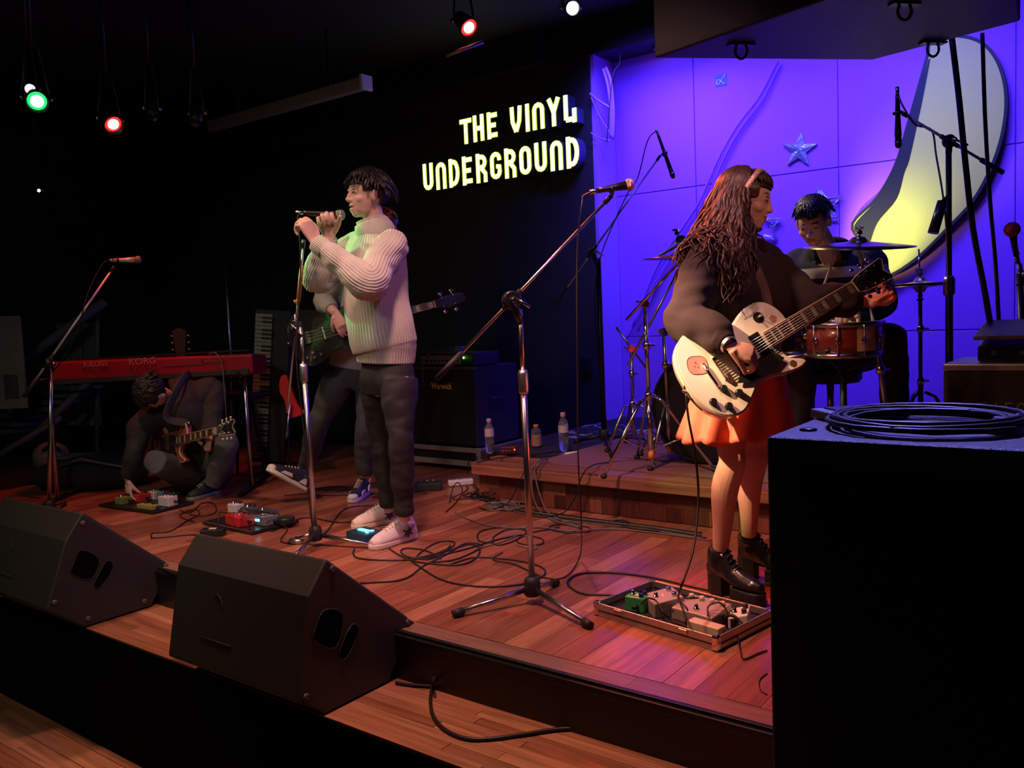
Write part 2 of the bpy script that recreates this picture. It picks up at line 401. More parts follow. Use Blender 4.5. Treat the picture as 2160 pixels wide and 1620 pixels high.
# strokes of each letter in a cell 1 high; (x0,y0,x1,y1) bars
def arc(cx, cy, rx, ry, a0, a1, n=6): return [(cx+rx*math.cos(R(a0+(a1-a0)*i/n)), cy+ry*math.sin(R(a0+(a1-a0)*i/n))) for i in range(n+1)]
T_ = .13
LET = {
 'T': [[(0, .87), (.56, .87)], [(.28, .9), (.28, 0)]],
 'H': [[(.12, 1), (.12, 0)], [(.46, 1), (.46, 0)], [(.12, .5), (.46, .5)]],
 'E': [[(.12, 1), (.12, 0)], [(.12, .87), (.5, .87)], [(.12, .5), (.44, .5)], [(.12, .13), (.5, .13)]],
 'V': [[(.1, 1), (.12, .45), (.27, .08)], [(.46, 1), (.42, .45), (.27, .08)]],
 'I': [[(.12, 1), (.12, 0)]],
 'N': [[(.12, 0), (.12, .7)] + arc(.29, .7, .17, .18, 180, 0) + [(.46, .7), (.46, 0)]],
 'Y': [[(.08, 1), (.28, .5)], [(.48, 1), (.28, .5)], [(.28, .55), (.28, 0)]],
 'L': [[(.12, 1), (.12, .13)], [(.12, .13), (.44, .13)], [(.46, .5), (.46, .0)]],
 'U': [[(.12, 1), (.12, .3)] + arc(.29, .3, .17, .18, 180, 360) + [(.46, .3), (.46, 1)]],
 'D': [[(.12, 1), (.12, 0)], [(.12, .88), (.26, .88)] + arc(.27, .5, .19, .38, 80, -80, 8) + [(.12, .12)]],
 'R': [[(.12, 1), (.12, 0)], [(.12, .88), (.28, .88)] + arc(.29, .7, .16, .18, 90, -90) + [(.12, .52)], [(.28, .5), (.46, .3), (.46, 0)]],
 'G': [[(.46, .66), (.46, .74)] + arc(.29, .72, .17, .16, 0, 180) + [(.12, .72), (.12, .28)] + arc(.29, .28, .17, .16, 180, 360) + [(.46, .28), (.46, .46), (.32, .46)]],
 'O': [arc(.29, .72, .17, .17, 0, 180) + arc(.29, .28, .17, .17, 180, 360) + [(.46, .72)]],
}
LET['C'] = LET['G']
def strokes(b, ch, x0, z0, h, wsc, hw, y0, y1):
    for st_ in LET[ch]:
        pts = [(x0+p[0]*h*wsc, z0+p[1]*h) for p in st_]
        L_ = []; R_ = []
        for i, p in enumerate(pts):
            a = pts[max(i-1, 0)]; c_ = pts[min(i+1, len(pts)-1)]
            dx, dz = c_[0]-a[0], c_[1]-a[1]; l = math.hypot(dx, dz) or 1; nx, nz = -dz/l, dx/l
            L_.append((p[0]+nx*hw, p[1]+nz*hw)); R_.append((p[0]-nx*hw, p[1]-nz*hw))
        n = len(pts)
        vs = [(x, y0, z) for x, z in L_]+[(x, y0, z) for x, z in R_]+[(x, y1, z) for x, z in L_]+[(x, y1, z) for x, z in R_]
        fs = []
        for i in range(n-1):
            fs += [(i, i+1, n+i+1, n+i), (2*n+i, 3*n+i, 3*n+i+1, 2*n+i+1), (i, 2*n+i, 2*n+i+1, i+1), (n+i, n+i+1, 3*n+i+1, 3*n+i)]
        fs += [(0, n, 3*n, 2*n), (n-1, 3*n-1, 4*n-1, 2*n-1)]
        b.add(vs, fs, False)
def sign_line(txt, x0, x1, z0, h):
    adv = {'I': .30, ' ': .42, 'T': .60}
    tot = sum(adv.get(c, .66) for c in txt); wsc = (x1-x0)/(tot*h); x = x0
    for c in txt:
        if c != ' ':
            body = MB(); strokes(body, c, x, z0, h, wsc, .085*h*min(wsc, 1.3)*1.12, YB-.11, YB-.005); lo = body.build('letter', 'signside', sign)
            f_ = MB(); strokes(f_, c, x, z0, h, wsc, .080*h*min(wsc, 1.3)*1.12, YB-.114, YB-.108); f_.build('lit_face', 'signlit', lo)
            f_ = MB(); strokes(f_, c, x, z0, h, wsc, .056*h*min(wsc, 1.3)*1.12, YB-.117, YB-.113); f_.build('tube_glow', 'signcore', lo)
        x += adv.get(c, .66)*h*wsc
a0 = WY(972, 304, YB-.11); a1 = WY(1223, 258, YB-.11); t0 = WY(1215, 196, YB-.11)
sign_line('THE VINYL', a0.x, a1.x, (a0.z+a1.z)/2, t0.z-(a0.z+a1.z)/2)
a0 = WY(893, 402, YB-.11); a1 = WY(1229, 355, YB-.11); t0 = WY(1224, 284, YB-.11)
sign_line('UNDERGROUND', a0.x, a1.x, (a0.z+a1.z)/2, t0.z-(a0.z+a1.z)/2)
lt = bpy.data.lights.new('sign_glow', 'AREA'); 
# ------------------------------------------------------------------ crescent cut-out and stars on the alcove wall
def wallpt(px, py): q = WY(px, py, YW-.08); return (q.x, q.z)
outer = [wallpt(*p) for p in [(1968, 82), (2020, 78), (2068, 92), (2100, 130), (2117, 190), (2114, 262), (2092, 340), (2050, 420), (1995, 480), (1940, 535), (1888, 572), (1858, 580)]]
inner = [wallpt(*p) for p in [(1838, 560), (1818, 510), (1800, 472), (1850, 420), (1890, 350), (1915, 270), (1938, 190), (1958, 120)]]
poly = [tuple(p) for p in crv(outer+inner, 4, True)]
frx = Matrix(((1, 0, 0, 0), (0, 0, -1, 0), (0, 1, 0, 0), (0, 0, 0, 1)))    # local xy -> world xz, z -> -y
moon = thing('crescent_cutout', 'large yellow crescent cut-out with a black edge on the blue wall', 'wall decoration', V((poly[0][0], YW, .9)))
MB().prism(poly, -(YW-.035), -(YW-.035)+.035, Matrix(((1, 0, 0, 0), (0, 0, -1, 0), (0, 1, 0, 0), (0, 0, 0, 1)))).build('board', 'crescent', moon, bevel=.002)
ctr = np.mean(np.array(poly), 0)
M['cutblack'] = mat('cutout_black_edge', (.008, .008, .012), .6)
n = len(poly); b = MB()
yb_ = YW-.002; rim = []
for i, p in enumerate(poly):
    a = np.array(poly[i-1]); c_ = np.array(poly[(i+1) % n]); d = c_-a; d /= np.linalg.norm(d)+1e-9; nrm = np.array((-d[1], d[0]))
    rim.append((np.array(p)-nrm*.018))
# orientation check
area_ = sum(poly[i][0]*poly[(i+1) % n][1]-poly[(i+1) % n][0]*poly[i][1] for i in range(n))
if area_ < 0:
    rim = [2*np.array(poly[i])-rim[i] for i in range(n)]
vs = [(p[0], YW-.072, p[1]) for p in poly]+[(q[0], YW-.072, q[1]) for q in rim]+[(q[0], YW-.005, q[1]) for q in rim]+[(p[0], YW-.005, p[1]) for p in poly]
fs = []
for i in range(n):
    j = (i+1) % n
    for k in range(4): fs.append((k*n+i, k*n+j, ((k+1) % 4)*n+j, ((k+1) % 4)*n+i))
b.add(vs, fs, False); b.build('rim', 'cutblack', moon)
# black border band along the concave side
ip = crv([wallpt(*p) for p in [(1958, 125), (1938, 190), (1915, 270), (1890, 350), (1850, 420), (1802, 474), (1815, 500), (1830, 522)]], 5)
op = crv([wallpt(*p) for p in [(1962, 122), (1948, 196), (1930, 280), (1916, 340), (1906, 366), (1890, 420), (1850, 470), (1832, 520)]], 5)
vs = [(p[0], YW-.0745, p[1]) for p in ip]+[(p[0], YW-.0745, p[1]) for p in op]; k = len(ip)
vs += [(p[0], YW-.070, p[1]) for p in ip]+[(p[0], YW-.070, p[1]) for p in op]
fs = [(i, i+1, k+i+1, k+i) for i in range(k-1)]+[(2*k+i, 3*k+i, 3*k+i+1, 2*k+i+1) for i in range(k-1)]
MB().add(vs, fs, False).build('black_band', 'cutblack', moon)
def star(name, px, py, r_, label, rot=0, m='foil', ri=.42, ring=False):
    q = WY(px, py, YW-.02); pts = []
    for i in range(10):
        a = R(90+rot+36*i); rr = r_ if i % 2 == 0 else r_*ri; pts.append((q.x+rr*math.cos(a), q.z+rr*math.sin(a)))
    b = MB()
    if not ring:
        vs = [(x, YW-.018-random.random()*.006, z) for x, z in pts]+[(x, YW-.005, z) for x, z in pts]+[(q.x, YW-.026, q.z)]
        fs = [(i, (i+1) % 10, 20) for i in range(10)]+[(i, 10+i, 10+(i+1) % 10, (i+1) % 10) for i in range(10)]
        b.add(vs, fs, False)
    else:
        for k in range(3):
            b.tube([(x+random.uniform(-.01, .01), YW-.02-random.random()*.02, z+random.uniform(-.01, .01)) for x, z in pts+pts[:1]], .006, 5)
        for i in range(70):
            k = random.randrange(10); t_ = random.random(); a, c_ = pts[k], pts[(k+1) % 10]
            p = V((a[0]*(1-t_)+c_[0]*t_, YW-.025, a[1]*(1-t_)+c_[1]*t_)); b.tube([p, p+V([random.uniform(-.022, .022) for _ in range(3)])+V((0, -.012, 0))], .0022, 3)
    return tag(b.build(name, m), label, 'star')
star('foil_star', 1686, 317, .125, 'crumpled silver foil star alone in the middle of the blue wall', -7)
star('tinsel_star', 1738, 438, .13, 'silver tinsel star outline behind the drummer\'s head', 12, 'foil', ring=True)
star('tinsel_star', 1612, 480, .13, 'silver tinsel star outline behind the guitar woman\'s face', 8, 'foil', ring=True)
stk = thing('wall_sticker', 'small square dark blue sticker with a looped light mark high on the blue wall', 'sticker', WY(1521, 180, YW))
c = WY(1521, 169, YW-.006); MB().box(c, (.088, .004, .088)).build('sheet', mat('sticker_blue', (.06, .12, .35), .5), stk)
MB().tube([c+V((x, -.004, z)) for x, z in crv([(.035, .035), (.0, -.005), (-.02, -.03), (-.034, -.018), (-.03, .0), (-.015, .004), (.005, -.014), (.028, -.034)], 5)], .0045, 4).build('mark', 'white', stk)
# wall conduits
def wl(px, py, off=.03): return WY(px, py, YW-off)
for i, (pts, r_, lab) in enumerate([
  ([(1640, 128), (1600, 205), (1555, 265), (1515, 335), (1478, 420), (1440, 480), (1385, 565), (1335, 690)], .011, 'painted conduit running diagonally down the blue wall left of the foil star'),
  ([(1646, 134), (1607, 212), (1562, 272), (1524, 340), (1490, 425), (1455, 490), (1400, 570), (1345, 700)], .008, 'thin cable clipped beside the diagonal conduit on the blue wall'),
  ([(1430, 520), (1380, 600), (1320, 720)], .009, 'thin rod leaning on the blue wall behind the boom stand')]):
    cable('conduit', [wl(*p, .035+.0*i) for p in pts], r_, lab, 'bluewall', 8, 'conduit')
for i, (pts, r_, lab) in enumerate([
  ([(1272, 145), (1281, 175), (1287, 215), (1289, 250), (1288, 290)], .012, 'left one of two pale cables curving down the top of the alcove corner'),
  ([(1278, 142), (1288, 170), (1293, 215), (1294, 255), (1292, 293)], .012, 'right one of two pale cables curving down the top of the alcove corner'),
  ([(1244, 197), (1262, 212), (1294, 232)], .010, 'short pale conduit stub crossing the alcove corner'),
  ([(1246, 280), (1262, 290), (1292, 294), (1262, 240), (1247, 205)], .006, 'thin tangled wire wrapped around the alcove corner')]):
    cable('corner_cable', [WY(p[0], p[1], YB-.04+.06*(p[0]-1244)/50.) for p in pts], r_, lab, 'bluecol', 7)
# the long wire from ceiling bracket
cable('hanging_wire', [V((WY(1307, 133, YB).x, YB, 3.10)), WY(1307, 133, YB), WY(1292, 165, YB-.03), WY(1280, 300, YB-.06)], .004, 'thin wire dropping from the alcove ceiling edge to the corner bundle', 'cable')
# lamp pin at the ceiling edge of the alcove
M['lampblue'] = mat('blue_lamp', (.5, .4, 1), emit=(.6, .45, 1), es=25)
q = V((-3.02, 6.0, 3.05)); o = thing('led_lamp', 'tiny bright violet lamp under the alcove ceiling edge', 'lamp', q+V((0, 0, .03)))
MB().cyl(q+V((0, 0, .03)), q, .03).build('housing', 'black', o); MB().ell(q+V((0, 0, -.004)), (.014, .014, .012)).build('lens', 'lampblue', o)
# ------------------------------------------------------------------ floor monitors
def monitor(label, x0, x1, poly, holes, caps, grp):
    o = thing('floor_monitor', label, 'speaker', V(((x0+x1)/2, 1.9, -.17)), grp)
    fr = Matrix(((0, 0, 1, 0), (1, 0, 0, 0), (0, 1, 0, 0), (0, 0, 0, 1)))     # local x->y, y->z, z->x
    MB().prism(poly, x0, x1, fr).build('cabinet', 'tolex', o, bevel=.008, seg=3)
    # grille on the sloping front that faces the players
    a, b_ = V((0, poly[2][0], poly[2][1])), V((0, poly[3][0], poly[3][1])); m_ = (a+b_)/2; d = b_-a; nn = V((0, -d.z, d.y)).normalized()
    if nn.y < 0: nn = -nn
    f2 = frame(V(((x0+x1)/2, m_.y, m_.z))+nn*.003, (1, 0, 0), z=nn)
    g = MB(); g.fr = f2; g.box((0, 0, 0), (x1-x0-.05, d.length-.05, .008)); g.build('grille', 'grillecl', o, bevel=.003)
    for k, pts in enumerate(holes):
        P_ = []
        for px, py in pts: r_ = ray(px, py); q = CAM+r_*((x1+.001)/r_.x); P_.append((q.y, q.z))
        P_ = [tuple(p) for p in crv(P_, 3, True)]
        MB().prism(P_, x1-.002, x1+.0025, fr).build('hand_slot' if k else 'jack_recess', 'void', o)  # flat black plates, the slots' shade is in their colour
        c_ = np.mean(P_, 0); n = len(P_)
        MB().tube([(x1+.002, p[0], p[1]) for p in P_+P_[:1]], .0022, 5).build('recess_rim', 'tolex', o)
    b = MB()
    for px, py in caps:
        r_ = ray(px, py); q = CAM+r_*(x1/r_.x); c = V((x1, q.y, q.z))
        m = MB().lathe([(.012, -.002), (.012, .003), (.007, .007)], c, (1, 0, 0), 14); m.build('screw_cap', 'tolex2', o)
    # back badge outline
    b0, b1 = V((0, poly[5][0], poly[5][1])), V((0, poly[4][0], poly[4][1])); cc = b0*.5+b1*.5; dd = (b1-b0).normalized(); nn = V((0, -dd.z, dd.y)).normalized()
    if nn.y > 0: nn = -nn
    g = MB(); g.fr = frame(V((x0+(x1-x0)*.38, cc.y, cc.z))+nn*.002, (1, 0, 0), z=nn)
    g.tube([(-.09, -.06, 0), (.09, -.06, 0)], .0016, 4); g.tube([V((-.03+.05*math.sin(a), .05+.05*math.cos(a), 0)) for a in np.linspace(0, 1.6, 8)], .0014, 4)
    g.build('badge_line', 'tolex', o)
    for x in (x0+.06, x1-.06): MB().bx((x-.02, poly[0][0]+.03, -.171), (x+.02, poly[1][0]-.02, -.158)).build('foot', 'rubber', o)
    return o
P2 = [(1.75, -.165), (2.04, -.165), (2.185, 0), (1.79, .338), (1.705, .238), (1.64, -.085)]
monitor('black wedge floor monitor, the nearer one in front of the singer\'s stand', -2.86, -2.131, P2,
        [[(683, 1287), (722, 1296), (708, 1366), (662, 1352), (664, 1330)], [(741, 1318), (756, 1325), (752, 1345), (730, 1388), (716, 1388), (716, 1372)]], [(860, 1312), (700, 1200), (645, 1470)], 'wedge monitors at the stage edge')
P1 = [(1.735, -.165), (2.045, -.165), (2.16, -.01), (1.765, .33), (1.685, .225), (1.585, -.045)]
monitor('black wedge floor monitor with round screw caps, the farther one at the left edge', -4.42, -3.671, P1,
        [[(170, 1160), (208, 1178), (200, 1212), (182, 1223), (150, 1210), (155, 1190)], [(225, 1183), (238, 1190), (232, 1212), (210, 1240), (198, 1236), (206, 1215)]], [(175, 1104), (350, 1194), (305, 1268), (186, 1305), (115, 1271)], 'wedge monitors at the stage edge')
# ------------------------------------------------------------------ black cabinet, right foreground
ZT = .89
a = G(1616, 921, ZT); xl, yf = a.x, a.y; yk = 1.725
cab = thing('speaker_cabinet', 'tall black loudspeaker cabinet filling the lower right corner', 'speaker', V((xl+.3, yf+.2, -.68)))
MB().bx((xl, yf, .1), (xl+.95, yk, ZT)).build('upper_cabinet', 'tolex2', cab, bevel=.007, seg=4)
MB().bx((xl, yf, -.66), (xl+.95, yk, .095)).build('lower_cabinet', 'tolex2', cab, bevel=.007, seg=4)
MB().bx((xl+.05, yf-.006, .15), (xl+.9, yf+.01, ZT-.05)).build('grille', 'grillecl', cab, bevel=.004)
MB().bx((xl+.05, yf-.006, -.62), (xl+.9, yf+.01, .05)).build('grille', 'grillecl', cab, bevel=.004)
for dx in (.06, .85): MB().bx((xl+dx, yf+.05, -.681), (xl+dx+.05, yk-.05, -.655)).build('foot', 'rubber', cab)
q = G(1705, 908, ZT); MB().lathe([(.014, -.001), (.014, .003), (.009, .0045)], q, (0, 0, 1), 20).build('top_cap', 'plastic', cab)
# cable coil
c = G(1950, 898, ZT+.003)
def coil(name, c, r_, n, label, rc=.0042, m='cable', h=.012, sq=.85, rot=.4):
    pts = []
    for i in range(n*20+1):
        a = 2*math.pi*i/20; rr = r_*(1-.22*abs(math.sin(i*.037+1))-.04*random.random()); x, y = rr*math.cos(a), rr*sq*math.sin(a)
        off = (mnoise.noise(V((i*.03, 1, 0)))*.02, mnoise.noise(V((i*.03, 5, 0)))*.02)
        pts.append(c+V((x*math.cos(rot)-y*math.sin(rot)+off[0], x*math.sin(rot)+y*math.cos(rot)+off[1], .003+h*(i/(n*20.))+.004*abs(math.sin(i*.21)))))
    return tag(MB().tube(pts, rc, 6).build(name, m), label, 'cable')
coil('cable_coil', c, .155, 8, 'thick coil of black cable lying on top of the foreground cabinet', .0045, 'cable', .012, .95, .2)
cable('jack_lead', [G(2060, 905, ZT+.012), G(2090, 912, ZT+.008), G(2115, 913, ZT+.007), G(2128, 903, ZT+.008)], .0038, 'short cable tail at the right of the coil on the foreground cabinet')
q = G(2122, 893, ZT+.012); o = thing('cable_plug', 'metal plug of the cable tail on the right of the foreground cabinet', 'plug', q)
MB().cyl(q+V((-.016, .012, 0)), q+V((.012, -.004, 0)), .009, .009).build('shell', 'chromedk', o); MB().cyl(q+V((.012, -.004, 0)), q+V((.03, -.012, -.003)), .006, .005).build('boot', 'rubber', o)
# small mixer behind the coil
q = G(1835, 880, ZT); fr = frame(q, RH*.98+FH*.1, z=UP)
o = thing('tablet_mixer', 'flat grey device with dark keys beside the cable coil on the foreground cabinet', 'device', q)
b = MB(); b.fr = fr; b.box((-.02, .0, .009), (.15, .075, .016)); b.build('body', 'greyp', o, bevel=.003)
b = MB(); b.fr = fr; b.box((-.03, .0, .0185), (.09, .05, .003)); b.build('key_pad', 'plastic', o)
q = G(1880, 866, ZT); fr = frame(q+V((0, 0, .0)), RH, z=UP); o = thing('book', 'thin pale booklet behind the flat device on the foreground cabinet', 'booklet', q)
# keep it on the cabinet
b = MB(); b.fr = frame(V((min(q.x, xl+.6), min(q.y, yk-.06), ZT)), RH*.9+FH*.3, z=UP); b.box((0, 0, .0035), (.12, .07, .006)); b.build('cover', 'beige', o)
b = MB(); b.fr = frame(V((min(q.x, xl+.6), min(q.y, yk-.06), ZT)), RH*.9+FH*.3, z=UP); b.box((0.001, 0.001, .0078), (.114, .064, .0015)); b.build('page', 'white', o)
# ------------------------------------------------------------------ flown loudspeaker, top right
ZB = 2.05
A, B, C_, D_ = [G(px, py, ZB) for px, py in [(1380, 123), (1840, 127), (2152, 45), (1727, 4)]]
hs = thing('hanging_speaker', 'large black trapezoid loudspeaker hanging from the ceiling at the top right', 'speaker', V(((A.x+C_.x)/2, (A.y+C_.y)/2, ZB)))
n_ = len('abcd'); Dn = D_+(D_-A)*.05
E_ = C_+(Dn-A)*.75
poly = [(p.x, p.y) for p in (A, B, C_, E_+(Dn-E_)*.0, Dn)]
poly = [(A.x, A.y), (B.x, B.y), (C_.x, C_.y), (C_.x+.06, C_.y-.75), (Dn.x, Dn.y)]
MB().prism(poly, ZB, ZB+.75).build('cabinet', 'tolex', hs, bevel=.008, seg=3)
for (px, py, L_) in [(1563, 92, .035), (1908, 6, .04), (1968, 88, .03)]:
    q = G(px, py, ZB)
    MB().box(q+V((0, 0, -.004)), (.10, .035, .008), Matrix.Rotation(YAW+.2, 3, 'Z')).build('rigging_plate', 'dkmetal', hs, bevel=.002)
    ring = [q+RH*.022*math.cos(a)+UP*(-.022-.028*math.sin(a)*1.0-(.004)) for a in np.linspace(0, 2*math.pi, 20)]
    MB().tube(ring, .0048, 7).build('rigging_loop', 'rubber', hs)
for p in (A*.5+C_*.5, ): MB().cyl(p+V((0, -.2, .74)), p+V((0, -.2, 1.35)), .012).build('hanger', 'dkmetal', hs)
# cables dropping from it
cable('drop_cable', [H(2008, 82, 3.75), H(2022, 200, 3.75), H(2035, 330, 3.72), H(2052, 480, 3.7), H(2078, 620, 3.66), H(2098, 740, 3.6), H(2108, 800, 3.55)], .0125, 'thick black cable hanging in front of the crescent, left one of the two', 'cable', 8, group=None)
cable('drop_cable', [H(2072, 70, 3.8), H(2078, 250, 3.8), H(2088, 420, 3.78), H(2100, 560, 3.74), H(2108, 700, 3.68), H(2114, 810, 3.6)], .0085, 'thinner black cable hanging near the right edge of the crescent', 'cable', 8)
# ------------------------------------------------------------------ stage lamps on the ceiling
def par(label, pos, aim, r_, L_, lensmat, group, ceil=3.35):
    pos = V(pos); d = (V(aim)-pos).normalized(); o = thing('stage_light', label, 'stage light', pos, group)
    b = MB(); b._lathe([(r_*.55, -L_), (r_*.8, -L_*.9), (r_*.95, -L_*.5), (r_*1.12, -.01), (r_*1.16, .03), (r_*1.1, .03), (r_*1.05, -.02), (.001, -.03)], pos, d, 24); b.build('housing', 'black', o)
    ln_ = MB().lathe([(r_*.9, -.012), (r_*.96, .0), (r_*.7, .008), (.002, .012)], pos, d, 24).build('lens', lensmat, o)
    if lensmat != 'l_off': MB().lathe([(r_*.66, .0085), (r_*.55, .012), (.002, .014)], pos, d, 20).build('lamp_glow', 'l_core', ln_)
    s = d.cross(UP).normalized(); m_ = pos-d*L_*.45; top = V((m_.x, m_.y, min(ceil, m_.z+.28)))
    MB().tube([m_+s*r_*1.2, m_+s*r_*1.25+UP*.05, top+s*r_*.6, top, top-s*r_*.6, m_-s*r_*1.25+UP*.05, m_-s*r_*1.2], .006, 6).build('yoke', 'dkmetal', o)
    MB().cyl(top, (top.x, top.y, ceil), .01).build('hanger', 'dkmetal', o)
    for sg_ in (1, -1): MB().lathe([(.014, 0), (.014, .02)], m_+s*sg_*r_*1.2, s*sg_, 10).build('knob', 'chromedk', o)
    return o
M['l_core'] = mat('lamp_core', (1, 1, 1), emit=(1, .9, .8), es=1.6)
M['l_red'] = mat('red_lens', (1, .1, .1), emit=(1, .02, .02), es=3)
M['l_red2'] = mat('red_lens_dim', (1, .1, .1), emit=(1, .015, .01), es=2.5)
M['l_green'] = mat('green_lens', (.1, 1, .3), emit=(.02, .8, .18), es=1.3)
M['l_white'] = mat('white_lens', (1, 1, 1), emit=(1, 1, .95), es=14)
M['l_off'] = mat('unlit_lens', (.05, .05, .05), .15, .4)
G_ = 'stage lights under the ceiling'
par('stage light with a glowing red lens near the top centre', RED_MID, WOMAN+V((0, 0, .1)), .050, .15, 'l_red', G_)
par('stage light with a white lens at the top right of the sign', WHITE_TOP, CAM+V((.6, 1, -.2)), .036, .12, 'l_white', G_)
par('stage light with a glowing green lens at the far left', GREEN_L, CAM+V((-.5, .5, -.9)), .050, .14, 'l_green', G_)
par('stage light with a small glaring white lens just above the green one', WHITE_L, CAM+V((-.5, 0, 0)), .026, .12, 'l_white', G_)
par('stage light with a red oval lens right of the green one', RED_L, CAM+V((.3, 1.9, -2.4)), .050, .13, 'l_red2', G_)
par('unlit stage light right of the left red lamp', H(322, 240, 5.4), V((-3, 2, 0)), .03, .12, 'l_off', G_)
par('unlit stage light above the pale ceiling bar\'s left end', H(413, 252, 5.6), V((-4, 2, 0)), .035, .12, 'l_off', G_)
par('small glowing disc standing in for a reflection low on the dark left wall', H(82, 402, 7.2), CAM, .012, .05, 'l_white', G_)  # bright dot of a reflection, built as a glowing lamp
# perforated bracket under the centre red lamp
b = MB(); a, c_ = H(940, 118, 5.0), H(1020, 88, 5.0); b.tube([a, c_], .012, 4); tag(b.build('lighting_bar', 'alu'), 'short perforated bar under the centre red lamp', 'bar')
# pale screen case
a, c_ = WY(446, 264, 4.6), WY(770, 178, 4.6); a.z = c_.z = (a.z+c_.z)/2+.0
o = thing('screen_case', 'long pale projection screen case under the ceiling left of the sign', 'screen case', (a+c_)/2)
MB().box((a+c_)/2, (c_.x-a.x, .09, .085)).build('case', mat('case_paint', (.30, .27, .25), .6), o, bevel=.01); 
for x in (a.x-.01, c_.x+.01): MB().box(V((x, 4.6, a.z)), (.03, .11, .11)).build('end_cap', 'white' if x > a.x else 'tolex', o, bevel=.005)
for t_ in (.2, .8): MB().bx((a.x+(c_.x-a.x)*t_-.01, 4.59, a.z+.04), (a.x+(c_.x-a.x)*t_+.01, 4.61, 3.36)).build('bracket', 'dkmetal', o)
MB().bx((c_.x+.1, 4.45, 3.0), (c_.x+1.4, 4.6, 3.15))
# ------------------------------------------------------------------ microphone stands
def mic(label, tail, head, gm='grille', gr=.024, foam=False, cat='microphone', body='plastic', rb=.017):
    tail, head = V(tail), V(head); d = (head-tail).normalized(); L_ = (head-tail).length; o = thing('microphone', label, cat, tail)
    MB().lathe([(rb*.62, 0), (rb*.66, .02), (rb*.8, L_*.45), (rb*1.05, L_*.78)], tail, d, 18).build('body', body, o)
    if foam: MB().ell(tail+d*(L_*.9), (.034, .034, .034), None, 20, 14).build('windscreen', gm, o)
    else:
        g = MB(); g._lathe([(rb*.9, L_*.76), (gr*.92, L_*.84), (gr, L_*.90), (gr*.9, L_*.965), (gr*.55, L_), (.001, L_+.003)], tail, d, 20); g.build('grille', gm, o)
        MB()._lathe([(gr*.98, L_*.885), (gr*1.07, L_*.9), (gr*.98, L_*.915)], tail, d, 20) if 0 else MB().lathe([(gr*1.03, L_*.885), (gr*1.05, L_*.90), (gr*1.02, L_*.912)], tail, d, 20).build('grille_band', 'chromedk', o)
    MB().cyl(tail-d*.035, tail+d*.002, rb*.55).build('connector', 'chromedk', o)
    return o
def stand(label, base, top, foot, clutch_z=None, boom=None, legs=None, leg_r=.0105, pole_r=.0125, pm='chromedk', name='microphone_stand', grp=None, weight=True, tape=None, hubm='rubber', hub=(.032, .075, .045), disc=.036, upper=.0085):
    """base: point on floor; foot: list of foot end points; boom: (rear, front)"""
    base, top = V(base), V(top); o = thing(name, label, 'microphone stand', base, grp)
    zh = base.z+hub[2]
    MB().lathe([(hub[0]*.85, 0), (hub[0], .006), (hub[0], hub[1]*.7), (hub[0]*.85, hub[1]*.9), (hub[0]*.5, hub[1])], (base.x, base.y, zh-.015), (0, 0, 1), 20).build('hub', hubm, o)
    for p in foot:
        p = V(p); d = (p-base); d.z = 0; d.normalize(); s_ = V((base.x, base.y, zh+.012))+d*hub[0]*.8; e = V((p.x, p.y, base.z+leg_r+.004))
        lg = MB().cyl(s_, e, leg_r).build('leg', pm, o); MB().cyl(e-(e-s_).normalized()*.028, e+(e-s_).normalized()*.012, leg_r*1.45).build('rubber_foot', 'rubber', lg)
    mid = base.lerp(top, (clutch_z-base.z)/(top.z-base.z)) if clutch_z else None
    b0 = V((base.x, base.y, zh+hub[1]*.6))
    if mid:
        MB().cyl(b0, mid, pole_r).build('pole', pm, o); MB().lathe([(pole_r*1.3, -.055), (pole_r*1.55, -.045), (pole_r*1.55, .02), (pole_r*1.2, .035)], mid, (top-base), 18).build('clutch', 'steel', o)
        MB().cyl(mid, top, upper).build('inner_pole', pm, o)
    else: MB().cyl(b0, top, pole_r).build('pole', pm, o)
    if boom:
        r0, f0 = V(boom[0]), V(boom[1]); d = (f0-r0).normalized(); s = FH*-1
        MB().cyl(r0, f0, .0068, .0062).build('boom', boom[2] if len(boom) > 2 else 'chromedk', o)
        t_ = (top-r0).dot(d); c = r0+d*t_
        sd = d.cross(UP); sd = sd if sd.dot(FH) < 0 else -sd; sd.normalize()
        MB().lathe([(disc*.8, -.02), (disc, -.014), (disc, .008), (disc*.85, .014)], c, sd, 24).build('swivel', 'plastic', o)
        MB().cyl(c+sd*.01, c+sd*.04, .011).build('wing_screw', 'chromedk', o)
        MB().cyl(c+sd*.035+d*.01, c+sd*.05-UP*.03+RH*.05, .0055).build('handle', 'chrome', o)
        MB().cyl(top-UP*.05, c, .014, .016).build('neck_joint', 'plastic', o)
        MB().cyl(c-d*.05, c+d*.05, .0105).build('boom_sleeve', 'plastic', o)
        if weight: MB().cyl(r0-d*.01, r0+d*.12, .0115).build('counterweight', 'rubber', o)
        MB().cyl(f0-d*.04, f0, .0095).build('end_collar', 'plastic', o)
    return o
def clip(par_, c, d, m='plastic'):
    MB().cyl(V(c)-V(d)*.03, V(c)+V(d)*.03, .022, .019).build('clip', m, par_)
